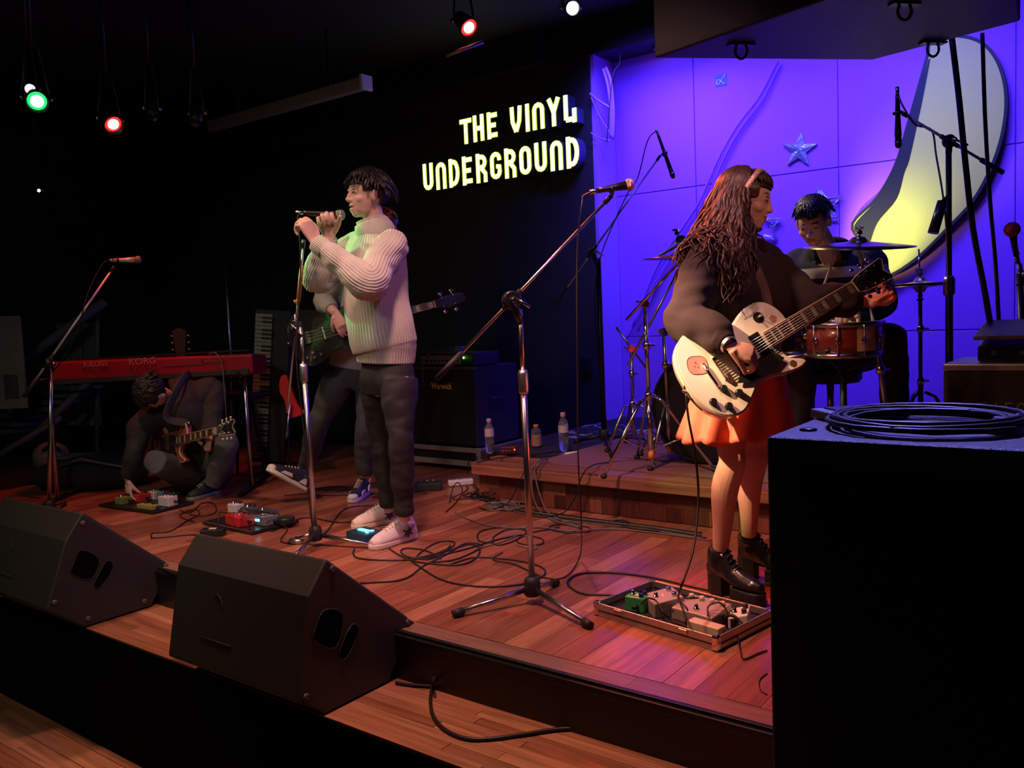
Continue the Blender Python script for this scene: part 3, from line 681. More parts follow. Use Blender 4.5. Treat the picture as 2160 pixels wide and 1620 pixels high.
# centre stand (full height, in front)
base = G(1124, 1272, 0); base.z = 0
hb = base.dot(FH)
top = H(1097, 652, hb)
s1 = stand('chrome boom microphone stand alone in the centre foreground', base, top, [G(962, 1302), G(1242, 1326), G(1172, 1236)], H(1102, 800, hb).z, (H(925, 795, hb-.10), H(1290, 413, hb+.12)), pole_r=.0125)
ta = H(1262, 402, hb+.10); hd = H(1336, 388, hb+.12)
mc1 = mic('black vocal microphone with a rosy ball head on the centre stand', ta, hd, gm=mat('copper_mesh', (.75, .5, .42), .35, .9, bump=1, bscale=600)); clip(s1, H(1290, 402, hb+.11), hd-ta)
d = (hd-ta).normalized(); cable('microphone_cable', [ta-d*.03, ta-d*.06+V((0, 0, -.01)), H(1228, 425, hb), H(1218, 520, hb), H(1217, 700, hb+.02), H(1219, 950, hb+.02), H(1226, 1100, hb+.03), G(1224, 1180, .02)+V((0, 0, .02)), G(1195, 1215, .006), G(1150, 1218, .006), G(1085, 1190, .006), G(1040, 1180, .006), G(1060, 1165, .006)], .0032, 'thin cable hanging straight down from the centre vocal microphone to the floor')
# singer's stand
base = G(667, 1152, 0); base.z = 0; hb2 = base.dot(FH)
top = H(634, 690, hb2)
stand('chrome microphone stand with orange tape on its tilted arm in front of the singer', base, top, [G(795, 1158), G(612, 1192), G(618, 1146)], H(652, 782, hb2).z, (H(606, 870, hb2+.05), H(641, 505, hb2-.02)), disc=.03, weight=False)
SB = (H(634, 690, hb2), H(641, 505, hb2-.02))
d = (SB[1]-SB[0]).normalized()
tp = thing('tape_wrap', 'orange tape wrapped round the arm of the singer\'s stand', 'tape', H(634, 590, hb2))
MB().cyl(H(629, 636, hb2), H(637, 560, hb2-.01), .011, .010, 10).build('wrap', 'orangetape', tp); MB().tube([H(627, 632, hb2-.01), H(622, 640, hb2-.015), H(621, 633, hb2-.02)], .005, 5).build('loose_end', 'orangetape', tp)
# left stand by the keyboard
base = G(60, 1045, 0); base.z = 0; hb3 = 5.1
top = H(108, 762, hb3); b0 = H(104, 1060, hb3); b0.z = 0
s3 = stand('tall chrome boom stand at the far left in front of the red keyboard', b0, top, [b0+V((.3, .05, 0)), b0+V((-.25, .2, 0)), b0+V((-.1, -.3, 0))], None, (H(52, 835, hb3-.1), H(241, 562, hb3+.1), 'silver'), disc=.022)
ta = H(240, 549, hb3+.1); hd = H(297, 548, hb3+.12); mic('silver-grey vocal microphone on the far left boom stand', ta, hd, body='silver'); clip(s3, H(250, 550, hb3+.1), hd-ta)
cable('microphone_cable', [ta, H(225, 550, hb3+.1), H(208, 570, hb3+.08), H(185, 620, hb3), H(165, 690, hb3-.02), H(140, 745, hb3), H(108, 790, hb3)], .004, 'thin cable looping down from the far left microphone')
# overhead stand left of the kit
b0 = V((-2.83, 4.72, .24)); hh = b0.dot(FH); top = H(1252, 540, hh); top = H(1262, 545, hh)
s4 = stand('dark boom stand with a long diagonal arm beside the alcove corner', b0, top, [G(1290, 965, .24), G(1435, 935, .24), G(1215, 935, .24)], None, (H(1172, 640, hh-.1), H(1393, 328, hh+.1)), pole_r=.017, pm='dkmetal', disc=.022)
ta = H(1388, 284, hh+.1); hd = H(1421, 376, hh+.06)
mic('thin black pencil microphone pointing down from the diagonal boom left of the kit', ta, hd, 'plastic', gr=.0165, rb=.014); clip(s4, H(1402, 325, hh+.09), hd-ta)
cable('microphone_cable', [ta, H(1381, 279, hh+.1), H(1365, 300, hh+.1), H(1345, 375, hh+.05), H(1318, 420, hh), H(1262, 560, hh), H(1258, 700, hh), H(1280, 900, hh), G(1275, 940, .245)], .004, 'cable of the pencil microphone running down the dark boom stand')
# overhead stand right
b0 = G(2001, 875, .24); hr = 4.0; b0 = H(2003, 1000, hr); b0.z = .24; top = H(2001, 300, hr)
s5 = stand('dark tall overhead stand with a silver cross arm in front of the crescent', b0, top, [b0+V((.3, .1, 0)), b0+V((-.2, .25, 0)), b0+V((-.05, -.3, 0))], H(2003, 598, hr).z, (H(2112, 362, hr+.05), H(1898, 236, hr-.05), 'silver'), pole_r=.017, pm='dkmetal', disc=.03, upper=.013)
ta = H(1893, 200, hr-.05); hd = H(1895, 312, hr-.05); mic('slim condenser microphone hanging vertically from the silver cross arm', ta, hd, 'plastic', gr=.0155, rb=.015); clip(s5, H(1893, 240, hr-.05), hd-ta)
q = thing('clip_microphone', 'short dark microphone tilted on the overhead stand over the crescent', 'microphone', H(1976, 460, hr-.05))
MB().cyl(H(1988, 425, hr-.05), H(1968, 492, hr-.05), .022, .024).build('body', 'plastic', q); MB().cyl(H(1988, 425, hr-.05), H(1999, 415, hr-.02), .009).build('mount', 'dkmetal', q)
cable('microphone_cable', [H(1893, 196, hr-.05), H(1905, 225, hr-.07), H(1930, 262, hr-.05), H(1965, 275, hr), H(1975, 330, hr-.03), H(1990, 420, hr-.04), H(1998, 520, hr-.02), H(2001, 700, hr-.03)], .0045, 'thin cable of the slim condenser microphone tied to the overhead stand', 'cablegrey')
# red foam microphone far right
b0 = H(2168, 1000, 3.9); b0.z = .24; top = H(2150, 580, 3.9)
s6 = stand('dark microphone stand at the right edge holding the red foam microphone', b0, top, [b0+V((.25, .1, 0)), b0+V((-.2, .2, 0)), b0+V((0, -.25, 0))], None, (H(2158, 600, 3.9), H(2142, 520, 3.9)), pole_r=.015, pm='dkmetal', disc=.018, weight=False)
mic('microphone with a red foam ball at the right edge', H(2143, 540, 3.9), H(2134, 478, 3.88), 'redfoam', foam=True)
# ------------------------------------------------------------------ bass amplifier
yA = 4.65; xa0, xa1 = -4.45, -3.83
M['ampcloth'] = mat('amp_side_carpet', (.03, .032, .05), .9, bump=.6, bscale=300)
M['casealu'] = mat('case_edge', (.42, .42, .36), .5, .5, noise=.35, nscale=25)
ba = thing('road_case_base', 'low road case with scuffed metal edges under the bass cabinet', 'case', V(((xa0+xa1)/2, yA+.25, 0)))
MB().bx((xa0-.02, yA-.02, .05), (xa1+.03, yA+.52, .165)).build('case', 'black', ba, bevel=.004)
for z0, z1 in ((.135, .17), (.035, .075)): MB().bx((xa0-.03, yA-.032, z0), (xa1+.045, yA-.018, z1)).build('metal_edge', 'casealu', ba, bevel=.003); MB().bx((xa1+.03, yA-.03, z0), (xa1+.045, yA+.52, z1)).build('metal_edge', 'casealu', ba, bevel=.003)
MB().bx((xa1+.005, yA-.036, .03), (xa1+.05, yA-.02, .175)).build('corner_plate', 'casealu', ba, bevel=.004); MB().ell((xa1+.03, yA-.04, .055), (.026, .02, .026)).build('ball_corner', 'steel', ba)
for x in (xa0+.06, xa1-.05): MB().cyl((x-.012, yA+.04, .025), (x+.012, yA+.04, .025), .025).build('caster', 'rubber', ba); MB().cyl((x-.012, yA+.44, .025), (x+.012, yA+.44, .025), .025).build('caster', 'rubber', ba)
am = thing('bass_cabinet', 'black bass speaker cabinet with a yellow name badge against the black wall', 'speaker', V(((xa0+xa1)/2, yA+.25, .17)))
MB().bx((xa0, yA, .172), (xa1, yA+.5, .745)).build('cabinet', 'ampcloth', am, bevel=.01)
MB().bx((xa0+.015, yA-.012, .19), (xa1-.012, yA+.004, .725)).build('grille', 'grillecl', am, bevel=.003)
MB().bx((xa0, yA-.014, .727), (xa1, yA+.01, .748)).build('top_trim', 'tolex2', am, bevel=.004)
MB().bx((xa1-.004, yA+.14, .42), (xa1+.003, yA+.32, .66)).build('side_handle', 'rubber', am, bevel=.01); MB().bx((xa1-.002, yA+.16, .50), (xa1+.012, yA+.30, .515)).build('handle_bar', 'tolex2', am, bevel=.003)
b = MB()
for cx in (-4.29, -3.98):
    for cz in (.32, .58): b._lathe([(.11, 0), (.116, .004), (.12, 0)], (cx, yA-.013, cz), (0, -1, 0), 28)
b.build('speaker_ring', 'grillecl', am)
M['badge'] = mat('yellow_badge', (.95, .72, .10), .5)
c = WY(931, 815, yA-.016); textmesh('badge', 'Warwick', Matrix.Translation(c) @ frx, .066, 'badge', am, .002, .80)
hd_ = thing('bass_amp_head', 'black bass amplifier head with a green light on the bass cabinet', 'amplifier', V((-4.15, yA+.25, .748)))
MB().bx((-4.38, yA+.03, .752), (-3.86, yA+.33, .845)).build('case', 'tolex', hd_, bevel=.006); MB().bx((-4.36, yA+.022, .765), (-3.98, yA+.032, .828)).build('front_panel', 'greyp', hd_, bevel=.002)
b = MB()
for k in range(9): MB().cyl((-4.33+k*.038, yA+.023, .79), (-4.33+k*.038, yA+.008, .79), .008, .007, 12).build('knob', 'plastic', hd_)
for k in range(7): b.bx((-4.34+k*.045, yA+.020, .812), (-4.32+k*.045, yA+.023, .818))
b.build('label_marks', 'steel', hd_)
MB().ell((-3.945, yA+.022, .812), (.008, .004, .008)).build('power_light', 'ledgreen', hd_)
bb = thing('small_box', 'small pale blue box on top of the bass amplifier head', 'box', V((-4.1, yA+.15, .846))); MB().box((-4.075, yA+.14, .868), (.06, .05, .044)).build('carton', mat('blue_card', (.25, .35, .75), .6), bb, bevel=.002); MB().bx((-4.106, yA+.113, .86), (-4.045, yA+.1145, .87)).build('label', 'white', bb)
cable('patch_cable', [(-4.12, yA+.16, .87), (-4.18, yA+.1, .87), (-4.25, yA+.06, .852), (-4.3, yA+.0, .82), (-4.31, yA-.02, .70), (-4.30, yA-.02, .6)], .004, 'thin cable draped over the left of the amplifier head', 'cablegrey')
# ------------------------------------------------------------------ bottles and bits on the riser
M['clear'] = mat('clear_plastic', (.92, .92, .95), .08, trans=.92)
M['water'] = mat('water', (.85, .9, .95), .02, trans=1.0)
M['pinkcap'] = mat('pink_cap', (.55, .40, .50), .4); M['orangecap'] = mat('orange_cap', (.85, .30, .06), .4)
M['tea'] = mat('orange_drink_label', (.50, .30, .20), .5, noise=.4, nscale=60)
M['label'] = mat('bottle_label', (.60, .52, .55), .5, noise=.2, nscale=50)
def bottle(label, c, h, r_, cap, lab, labz, ribs=True):
    c = V(c); o = thing('bottle', label, 'bottle', c, 'drink bottles on the riser edge')
    prof = [(r_*.85, 0), (r_, .006)]; z = .01
    while z < h*.42: prof += [(r_*(.96 if ribs else 1), z+.006), (r_, z+.012)]; z += .02
    prof += [(r_, h*.66), (r_*.97, h*.72), (r_*.75, h*.80), (r_*.42, h*.87), (r_*.38, h*.90)]
    b = MB(); b._lathe([(0.001, .001)]+prof, c, UP, 24); b.build('bottle_body', 'clear', o)
    MB().lathe([(r_*.9, .004), (r_*.93, h*.3), (r_*.9, h*.42)], c, UP, 20).build('drink', 'water' if lab != 'tea' else 'tea', o)
    MB().lathe([(r_*1.01, labz[0]*h), (r_*1.01, labz[1]*h)], c, UP, 24, caps=False).build('label', lab, o)
    MB().lathe([(r_*.48, h*.89), (r_*.5, h*.90), (r_*.5, h*.985), (r_*.42, h)], c, UP, 18).build('cap', cap, o)
bottle('clear water bottle with a pink cap at the left end of the riser edge', G(1034, 957, .23), .225, .030, 'pinkcap', 'label', (.50, .72))
bottle('short bottle of orange drink with an orange cap on the riser', G(1132, 943, .23), .150, .034, 'orangecap', 'tea', (.08, .55), False)
bottle('clear water bottle with a half-turned white label right of the orange-capped one', G(1190, 953, .23), .250, .032, 'pinkcap', 'label', (.50, .68))
c = G(1073, 958, .23); o = thing('di_box', 'small dark red box with three knobs and a red light between the bottles', 'box', c)
b = MB(); b.fr = frame(c, RH, z=UP); b.box((0, 0, .027), (.10, .06, .048)); b.build('case', mat('dark_red_metal', (.10, .02, .02), .4, .3), o, bevel=.004)
for k in range(3):
    b = MB(); b.fr = frame(c, RH, z=UP); b.cyl((-.035+k*.02, -.03, .028), (-.035+k*.02, -.04, .028), .007, .006, 12); b.build('knob', 'steel', o)
b = MB(); b.fr = frame(c, RH, z=UP); b.ell((.038, -.031, .032), (.005, .004, .005)); b.build('led', 'ledred', o)
c = G(1185, 957, .23); o = thing('phone', 'black phone lying beside a white stick on the riser edge', 'phone', c); b = MB(); b.fr = frame(c+V((0, -.05, .004)), RH, z=UP); b.box((-.02, 0, 0), (.13, .055, .008)); b.build('phone_body', 'plastic', o, bevel=.003)
b = MB(); b.fr = frame(c+V((0, -.05, .0085)), RH, z=UP); b.box((-.02, 0, 0), (.115, .045, .001)); b.build('glass', 'l_off', o)
c = G(1202, 955, .24); tag(MB().cyl(c+RH*-.035-FH*.06+UP*.004, c+RH*.055-FH*.03+UP*.008, .0075).build('marker_pen', 'white'), 'white pen on the riser edge beside the phone', 'pen')
c = G(1395, 975, .23)
# crumpled clear plastic near the corner
b = MB(); c = V((-3.1, 5.0, .24))
for i in range(40):
    p = c+V((random.uniform(-.22, .32), random.uniform(-.12, .3), random.uniform(.005, .06))); vs = [p+V([random.uniform(-.06, .06) for _ in range(2)]+[random.uniform(-.02, .02)]) for _ in range(3)]; b.add(vs, [(0, 1, 2)], False)
tag(b.build('plastic_wrap', mat('clear_film', (.6, .6, .65), .12, .3, alpha=.6)), 'crumpled clear plastic wrap on the riser behind the bottles', 'plastic wrap', kind='stuff')
# power strip and black box on the stage floor
c = G(972, 1024, 0); fr = frame(c, (c-G(948, 1028)).normalized(), z=UP)
o = thing('power_strip', 'white power strip lying at the foot of the bass cabinet', 'power strip', c); b = MB(); b.fr = frame(c, RH*.97+FH*.25, z=UP); b.box((0, 0, .022), (.165, .055, .04)); b.build('housing', 'white', o, bevel=.01, seg=3)
for k in range(3):
    b = MB(); b.fr = frame(c, RH*.97+FH*.25, z=UP); b.lathe([(.019, 0), (.019, .002)], (-.052+k*.05, 0, .041), (0, 0, 1), 16); b.build('socket', 'beige', o)
c = G(905, 1033, 0); o = thing('power_adapter_box', 'black box pedal with small knobs left of the white power strip', 'box', c); b = MB(); b.fr = frame(c, RH, z=UP); b.box((0, 0, .025), (.17, .11, .05)); b.build('case', 'tolex', o, bevel=.006)
for k in range(3):
    b = MB(); b.fr = frame(c, RH, z=UP); b.cyl((-.05+k*.04, .02, .05), (-.05+k*.04, .02, .062), .009, .008, 12); b.build('knob', 'chromedk', o)
# ------------------------------------------------------------------ pedals and pedal boards
def pedal(label, c, ax, size, m, knobs=3, led=None, switch=True, slope=0.0, km='plastic', extra=None, cat='effects pedal', grp=None):
    """size: width (along ax), depth, height"""
    c = V(c); o = thing('effects_pedal', label, cat, c, grp); fr = frame(c, ax, z=UP); w_, d_, h_ = size
    b = MB(); b.fr = fr
    vs = [(-w_/2, -d_/2, 0), (w_/2, -d_/2, 0), (w_/2, d_/2, 0), (-w_/2, d_/2, 0), (-w_/2, -d_/2, h_*(1-slope)), (w_/2, -d_/2, h_*(1-slope)), (w_/2, d_/2, h_), (-w_/2, d_/2, h_)]
    b.add(vs, [(3, 2, 1, 0), (4, 5, 6, 7), (0, 1, 5, 4), (1, 2, 6, 5), (2, 3, 7, 6), (3, 0, 4, 7)], False); b.build('enclosure', m, o, bevel=.004)
    for k in range(knobs):
        b = MB(); b.fr = fr; x = (-w_/2+w_*(k+.5)/knobs) if knobs else 0
        b.cyl((x, d_*.28, h_*(1-slope*.22)-.001), (x, d_*.28, h_*(1-slope*.22)+.014), min(.009, w_/knobs*.35), None, 12); b.build('knob', km, o)
    if switch:
        b = MB(); b.fr = fr; b.lathe([(.011, 0), (.011, .004), (.007, .005), (.0065, .016), (.004, .018)], (0, -d_*.25, h_*(1-slope*.7)-.001), (0, 0, 1), 14); b.build('foot_switch', 'chrome', o)
    if led:
        b = MB(); b.fr = fr; b.ell((0, -d_*.02, h_*(1-slope*.5)+.001), (.004, .004, .003)); b.build('led', led, o)
    for s_ in (-1, 1):
        b = MB(); b.fr = fr; b.cyl((s_*w_/2, .01, h_*.45), (s_*(w_/2+.028), .01, h_*.45), .0075, None, 10); b.build('jack_plug', 'rubber', o)
    if extra: extra(o, fr)
    return o
# aluminium edged board at the woman's feet
pA, pB, pC, pD = G(1254, 1297), G(1513, 1376), G(1630, 1316), G(1352, 1248)
ax = (pB-pA).normalized(); ay = (pD-pA); L_ = (pB-pA).length; W_ = .34
ay = UP.cross(ax).normalized(); c = pA+ax*L_/2+ay*W_/2; fr = frame(c, ax, z=UP)
pb = thing('pedal_case', 'aluminium-edged pedal case lid with black lining in front of the guitar woman', 'case', c)
b = MB(); b.fr = fr; b.box((0, 0, .006), (L_-.01, W_-.01, .010)); b.build('lining', 'carpet', pb)
for x0, y0, x1, y1 in ((-L_/2, -W_/2, L_/2, -W_/2+.008), (-L_/2, W_/2-.008, L_/2, W_/2), (-L_/2, -W_/2, -L_/2+.008, W_/2), (L_/2-.008, -W_/2, L_/2, W_/2)):
    b = MB(); b.fr = fr; b.bx((x0, y0, .0), (x1, y1, .048)); b.build('side_rail', 'alu', pb, bevel=.003)
    b = MB(); b.fr = fr; b.bx((x0-.002, y0-.002, .020), (x1+.002, y1+.002, .024)); b.build('rail_groove', 'dkmetal', pb)
for x, y in ((-1, -1), (1, -1), (1, 1), (-1, 1)):
    b = MB(); b.fr = fr; b.box((x*(L_/2-.008), y*(W_/2-.008), .027), (.026, .026, .052)); b.build('corner_cap', 'chrome', pb, bevel=.008, seg=3)
for x in (-.17, .15):
    b = MB(); b.fr = fr; b.box((x*L_/.6, -W_/2-.003, .038), (.035, .006, .014)); b.build('catch', 'chromedk', pb, bevel=.002)
def loc(fr, x, y, z=.011): return fr @ V((x, y, z))
def at(px, py, z=.011): return G(px, py, z)
g5 = 'pedals in the aluminium case'
pedal('small bright green effects pedal at the left of the aluminium case', at(1346, 1286), ay*-1+ax*.25, (.062, .075, .055), 'greenp', 2, 'ledred')
pedal('beige effects pedal standing beside the green one in the aluminium case', at(1400, 1290), ax*.75-ay*.5, (.12, .11, .07), 'beige', 2, 'ledred', slope=.25, km='chromedk')
pedal('long grey-beige effects pedal in the middle of the aluminium case', at(1480, 1308), ax, (.17, .12, .062), 'beige', 4, None, slope=.3, km='cream')
pedal('cream slab power block nearest the front rail of the aluminium case', at(1490, 1338), ax, (.125, .045, .04), 'cream', 0, None, False)
pedal('white effects pedal at the right end of the aluminium case', at(1560, 1318), ax*.5-ay, (.10, .065, .055), 'white', 2, None, slope=.3)
q = at(1545, 1326); o = thing('velcro_loop', 'black plug and cable loop between the cream block and white pedal', 'plug', q)
MB().tube([q+V((0, 0, .02))+ax*.028*math.cos(a)+UP*.026*math.sin(a) for a in np.linspace(0, 6.28, 18)], .006, 6).build('cable_loop', 'rubber', o); b = MB(); b.fr = frame(q+UP*.02, ax, z=UP); b.box((0, 0, 0), (.035, .02, .035)); b.build('plug_body', 'plastic', o, bevel=.004)
for i, pts in enumerate([[(1352, 1275, .06), (1365, 1262, .08), (1385, 1268, .07), (1398, 1290, .05), (1420, 1310, .02), (1470, 1330, .02)],
        [(1435, 1270, .07), (1450, 1285, .06), (1446, 1310, .02), (1458, 1335, .02)], [(1493, 1300, .06), (1495, 1278, .08), (1520, 1272, .09), (1540, 1300, .04)],
        [(1520, 1275, .05), (1480, 1262, .07), (1440, 1262, .07), (1412, 1268, .06)]]):
    cable('patch_cable', [G(*p) for p in pts], .003, ['patch cable looping over the green pedal', 'patch cable between the beige pedals', 'patch cable arching over the long grey-beige pedal', 'patch cable behind the beige pedals'][i])
# black board in the middle, red and white pedals
pA, pB, pC = G(426, 1107), G(532, 1130), G(628, 1103); ax = (pB-pA).normalized(); ay = (pC-pB).normalized()
L_, W_ = (pB-pA).length, min((pC-pB).length, .34); ay = (ay-ax*ay.dot(ax)).normalized(); c = pA+ax*L_/2+ay*W_/2; fr = frame(c, ax, z=UP)
o = thing('pedal_board', 'flat black pedal board in the middle of the stage crowded with pedals', 'pedal board', c)
b = MB(); b.fr = fr; b.box((0, 0, .012), (L_, W_, .016)); b.build('board', 'plastic', o, bevel=.005)
b = MB(); b.fr = fr; b.box((0, -W_/2+.004, .0185), (L_-.02, .006, .005)); b.build('front_edge', 'steel', o)
for x in (-1, 1):
    for y in (-1, 1): b = MB(); b.fr = fr; b.cyl((x*(L_/2-.03), y*(W_/2-.03), -.001), (x*(L_/2-.03), y*(W_/2-.03), .006), .012); b.build('rubber_foot', 'rubber', o)
z2 = .021
pedal('wide red effects pedal with three knobs on the middle black board', G(507, 1106, z2), ax*.95+ay*-.1, (.15, .10, .055), 'redp', 3, 'ledred')
pedal('blue-grey effects pedal with a glowing display on the middle black board', G(563, 1105, z2), ax, (.10, .09, .05), 'greyp', 4, None, extra=lambda o, fr: (lambda b: (setattr(b, 'fr', fr), b.box((-.02, -.046, .03), (.04, .002, .018)), b.build('display', 'screen', o)))(MB()))
pedal('pale metal effects pedal at the back of the middle black board', G(560, 1088, z2), ax, (.16, .07, .04), 'steel', 0, None, True)
pedal('small white effects pedal at the back left of the middle black board', G(498, 1080, z2), ax, (.08, .06, .05), 'white', 3)
pedal('dark effects pedal with chrome switches behind the red one', G(528, 1085, z2), ax, (.09, .06, .045), 'tolex2', 2)
q = G(603, 1104, z2); o = thing('volume_pedal', 'round black power adapter on the right corner of the middle black board', 'adapter', q); MB().lathe([(.045, 0), (.05, .008), (.05, .03), (.044, .036)], q, UP, 24).build('case', 'plastic', o)
for i in range(5):
    a, c_ = (random.uniform(480, 520), random.uniform(1080, 1095)), (random.uniform(540, 575), random.uniform(1082, 1098))
    cable('patch_cable', [G(a[0], a[1], .07), G(a[0]+12, a[1]-8, .12), G((a[0]+c_[0])/2, a[1], .09), G(c_[0], c_[1], .07)], .0022, 'thin patch cable tangled over the red pedal on the middle board', 'cablegrey', group='patch cables over the middle board')
q = G(450, 1130); o = thing('power_adapter', 'small black adapter block on the floor before the middle pedal board', 'adapter', q); b = MB(); b.fr = frame(q, RH, z=UP); b.box((0, 0, .02), (.125, .06, .038)); b.build('case', 'plastic', o, bevel=.006); b = MB(); b.fr = frame(q, RH, z=UP); b.box((0, 0, .0395), (.04, .03, .001)); b.build('label', 'cream', o)
# left board
pA, pB, pC = G(208, 1070), G(322, 1086), G(388, 1066); ax = (pB-pA).normalized(); L_ = (pB-pA).length; ay = UP.cross(ax).normalized(); W_ = .30; c = pA+ax*L_/2+ay*W_/2; fr = frame(c, ax, z=UP)
o = thing('pedal_board', 'flat dark pedal board under the crouching guitarist\'s hand', 'pedal board', c)
b = MB(); b.fr = fr; b.box((0, 0, .012), (L_, W_, .016)); b.build('board', 'plastic', o, bevel=.005)
for x in (-1, 1):
    for y in (-1, 1): b = MB(); b.fr = fr; b.cyl((x*(L_/2-.03), y*(W_/2-.03), -.001), (x*(L_/2-.03), y*(W_/2-.03), .006), .012); b.build('rubber_foot', 'rubber', o)
pedal('orange-red effects pedal touched by the crouching guitarist', G(293, 1056, z2), ax, (.13, .09, .05), 'redp', 2, None)
pedal('olive green effects pedal at the left end of the crouching guitarist\'s board', G(262, 1062, z2), ax, (.07, .08, .045), mat('olive_enamel', (.22, .25, .06), .45), 2)
pedal('yellow-green flat effects pedal in front of the orange-red one', G(312, 1073, z2), ax, (.15, .05, .028), mat('yellow_green_enamel', (.34, .36, .10), .45), 2, None, False)
pedal('white effects pedal with black knobs at the right of the crouching guitarist\'s board', G(355, 1066, z2), ax, (.10, .07, .06), 'white', 3)
pedal('white effects pedal behind the orange-red one', G(330, 1052, z2), ax, (.09, .06, .05), 'white', 3)
# blue pedal by the singer's shoe
q = G(771, 1140); ax = (G(805, 1152)-G(735, 1134)).normalized()
pedal('dark blue effects pedal with a glowing light-blue panel touching the singer\'s white shoe', q, ax, (.16, .12, .05), 'bluep', 0, None, False,
      extra=lambda o, fr: [(lambda b: (setattr(b, 'fr', fr), b.box((x, y, .0525), s_), b.build(n_, m_, o)))(MB()) for x, y, s_, n_, m_ in ((-.01, .0, (.07, .028, .004), 'display', 'screen'), (.035, .015, (.02, .02, .004), 'lit_button', 'screen'), (-.045, .0, (.012, .02, .004), 'lit_button', 'screen'), (.045, -.02, (.014, .014, .006), 'lit_button', 'screen'))])
# ------------------------------------------------------------------ red keyboard and stand
hk = 5.6
M['kbred'] = mat('red_gloss_shell', (.30, .006, .018), .35, coat=.3)
kL, kR = H(104, 766, hk+.02), H(531, 741, hk); ku = (kR-kL); Lk = ku.length; ku.normalize(); kd = -(UP.cross(ku)).normalized()
if kd.dot(FH) < 0: kd = -kd
fr = frame(kL, ku, z=UP.lerp(-kd, 0))      # x right, y away, z up
kb = thing('stage_keyboard', 'long red stage keyboard seen from behind over the crouching guitarist', 'keyboard', kL)
prof = [(0, -.115), (.05, -.135), (.30, -.13), (.32, -.06), (.30, -.01), (.02, .008), (0, 0)]
f2 = frame(kL, kd, y=UP)   # x away, y up, z = along -? 
zz = f2.to_3x3() @ V((0, 0, 1)); sgn = 1 if zz.dot(ku) > 0 else -1
MB().prism(prof, 0, sgn*Lk, f2).build('shell', 'kbred', kb, bevel=.008)
b = MB(); b.fr = fr; b.box((Lk*.5, .0, -.128), (Lk*.96, .03, .03)); b.build('underside', 'tolex', kb)
b = MB(); b.fr = fr; b.box((Lk*.5, .20, .006), (Lk*.9, .12, .012)); b.build('control_panel', 'plastic', kb)
M['kbtext'] = mat('grey_lettering', (.36, .22, .26), .5)
tf = frame(H(301, 762, hk-.0)-kd*.004, ku, y=UP); textmesh('lettering', 'KORG', tf @ Matrix.Translation((0, 0, .002)), .062, 'kbtext', kb, .001, 1.05)
tf = frame(H(203, 768, hk+.01)-kd*.004, ku, y=UP); textmesh('lettering', 'KROSS', tf @ Matrix.Translation((0, 0, .002)), .050, 'kbtext', kb, .001, 1.1)
b = MB(); b.fr = fr; b.box((Lk*.66, -.002, -.05), (Lk*.20, .004, .035)); b.box((Lk*.81, -.002, -.045), (Lk*.12, .004, .03)); b.build('connector_panel', mat('dark_red_panel', (.22, .006, .014), .5), kb)  # connector area in a darker red
ks = thing('keyboard_stand', 'dark metal stand with upright legs under the red keyboard', 'stand', V((kL.x, kL.y, 0)))
for t_, nm in ((.02, 0), (.93, 1)):
    p = kL+ku*(Lk*t_)+kd*.1-UP*.135; q = V((p.x, p.y, .02))
    if nm == 0: q = H(122, 1060, hk-.02); q.z = .02; p = H(103, 800, hk+.02)
    MB().cyl(q, p, .014).build('leg', 'chromedk', ks); d = kd
    MB().cyl(V((q.x, q.y, .018))-d*.25, V((q.x, q.y, .018))+d*.3, .015).build('foot_bar', 'dkmetal', ks); MB().cyl(p-d*.12+UP*.0, p+d*.22, .012).build('arm', 'dkmetal', ks)
p = H(300, 815, hk+.25); MB().cyl(H(110, 830, hk+.15), H(520, 800, hk+.15), .010).build('cross_bar', 'dkmetal', ks)
cable('keyboard_cable', [H(440, 747, hk-.02), H(455, 745, hk-.04), H(468, 770, hk-.05), H(474, 830, hk-.04), H(480, 900, hk), H(492, 960, hk)], .004, 'thin cable hanging from the back of the red keyboard', 'cablegrey')
# small adapter box and cables at keyboard stand foot
q = G(140, 1045); o = thing('foot_box', 'small dark pedal box beside the keyboard stand\'s foot', 'pedal', q); b = MB(); b.fr = frame(q, RH, z=UP); b.box((0, 0, .02), (.11, .10, .036)); b.build('case', 'tolex', o, bevel=.006); b = MB(); b.fr = frame(q, RH, z=UP); b.box((0, -.01, .045), (.08, .06, .012)); b.build('treadle', 'dkmetal', o)
# upright second keyboard leaning behind
M['keyw'] = mat('ivory_keys', (.36, .34, .25), .4)
ka, kb_ = H(568, 662, 6.2), H(558, 905, 6.2); kt = thing('upright_keyboard', 'black keyboard standing on its end with pale keys beside the bassist', 'keyboard', V((kb_.x, kb_.y, 0)))
dn = (kb_-ka).normalized(); Lu = 1.06; fr = frame(ka, dn, z=-FH)
b = MB(); b.fr = fr; b.box((Lu/2, .02, -.05), (Lu+.06, .26, .08)); b.build('case', 'tolex', kt, bevel=.01)
nW = 36; stp = Lu/nW
for k in range(nW):
    b = MB(); b.fr = fr; b.box((stp*(k+.5), -.035, 0), (stp*.86, .12, .02)); b.build('white_key', 'keyw', kt)
for k in range(nW):
    if k % 7 in (0, 1, 3, 4, 5):
        b = MB(); b.fr = fr; b.box((stp*(k+1), -.005, .013), (stp*.5, .075, .016)); b.build('black_key', 'plastic', kt)
MB().cyl(V((kb_.x, kb_.y, .0)), V((kb_.x, kb_.y, .22)), .02).build('foot', 'dkmetal', kt)
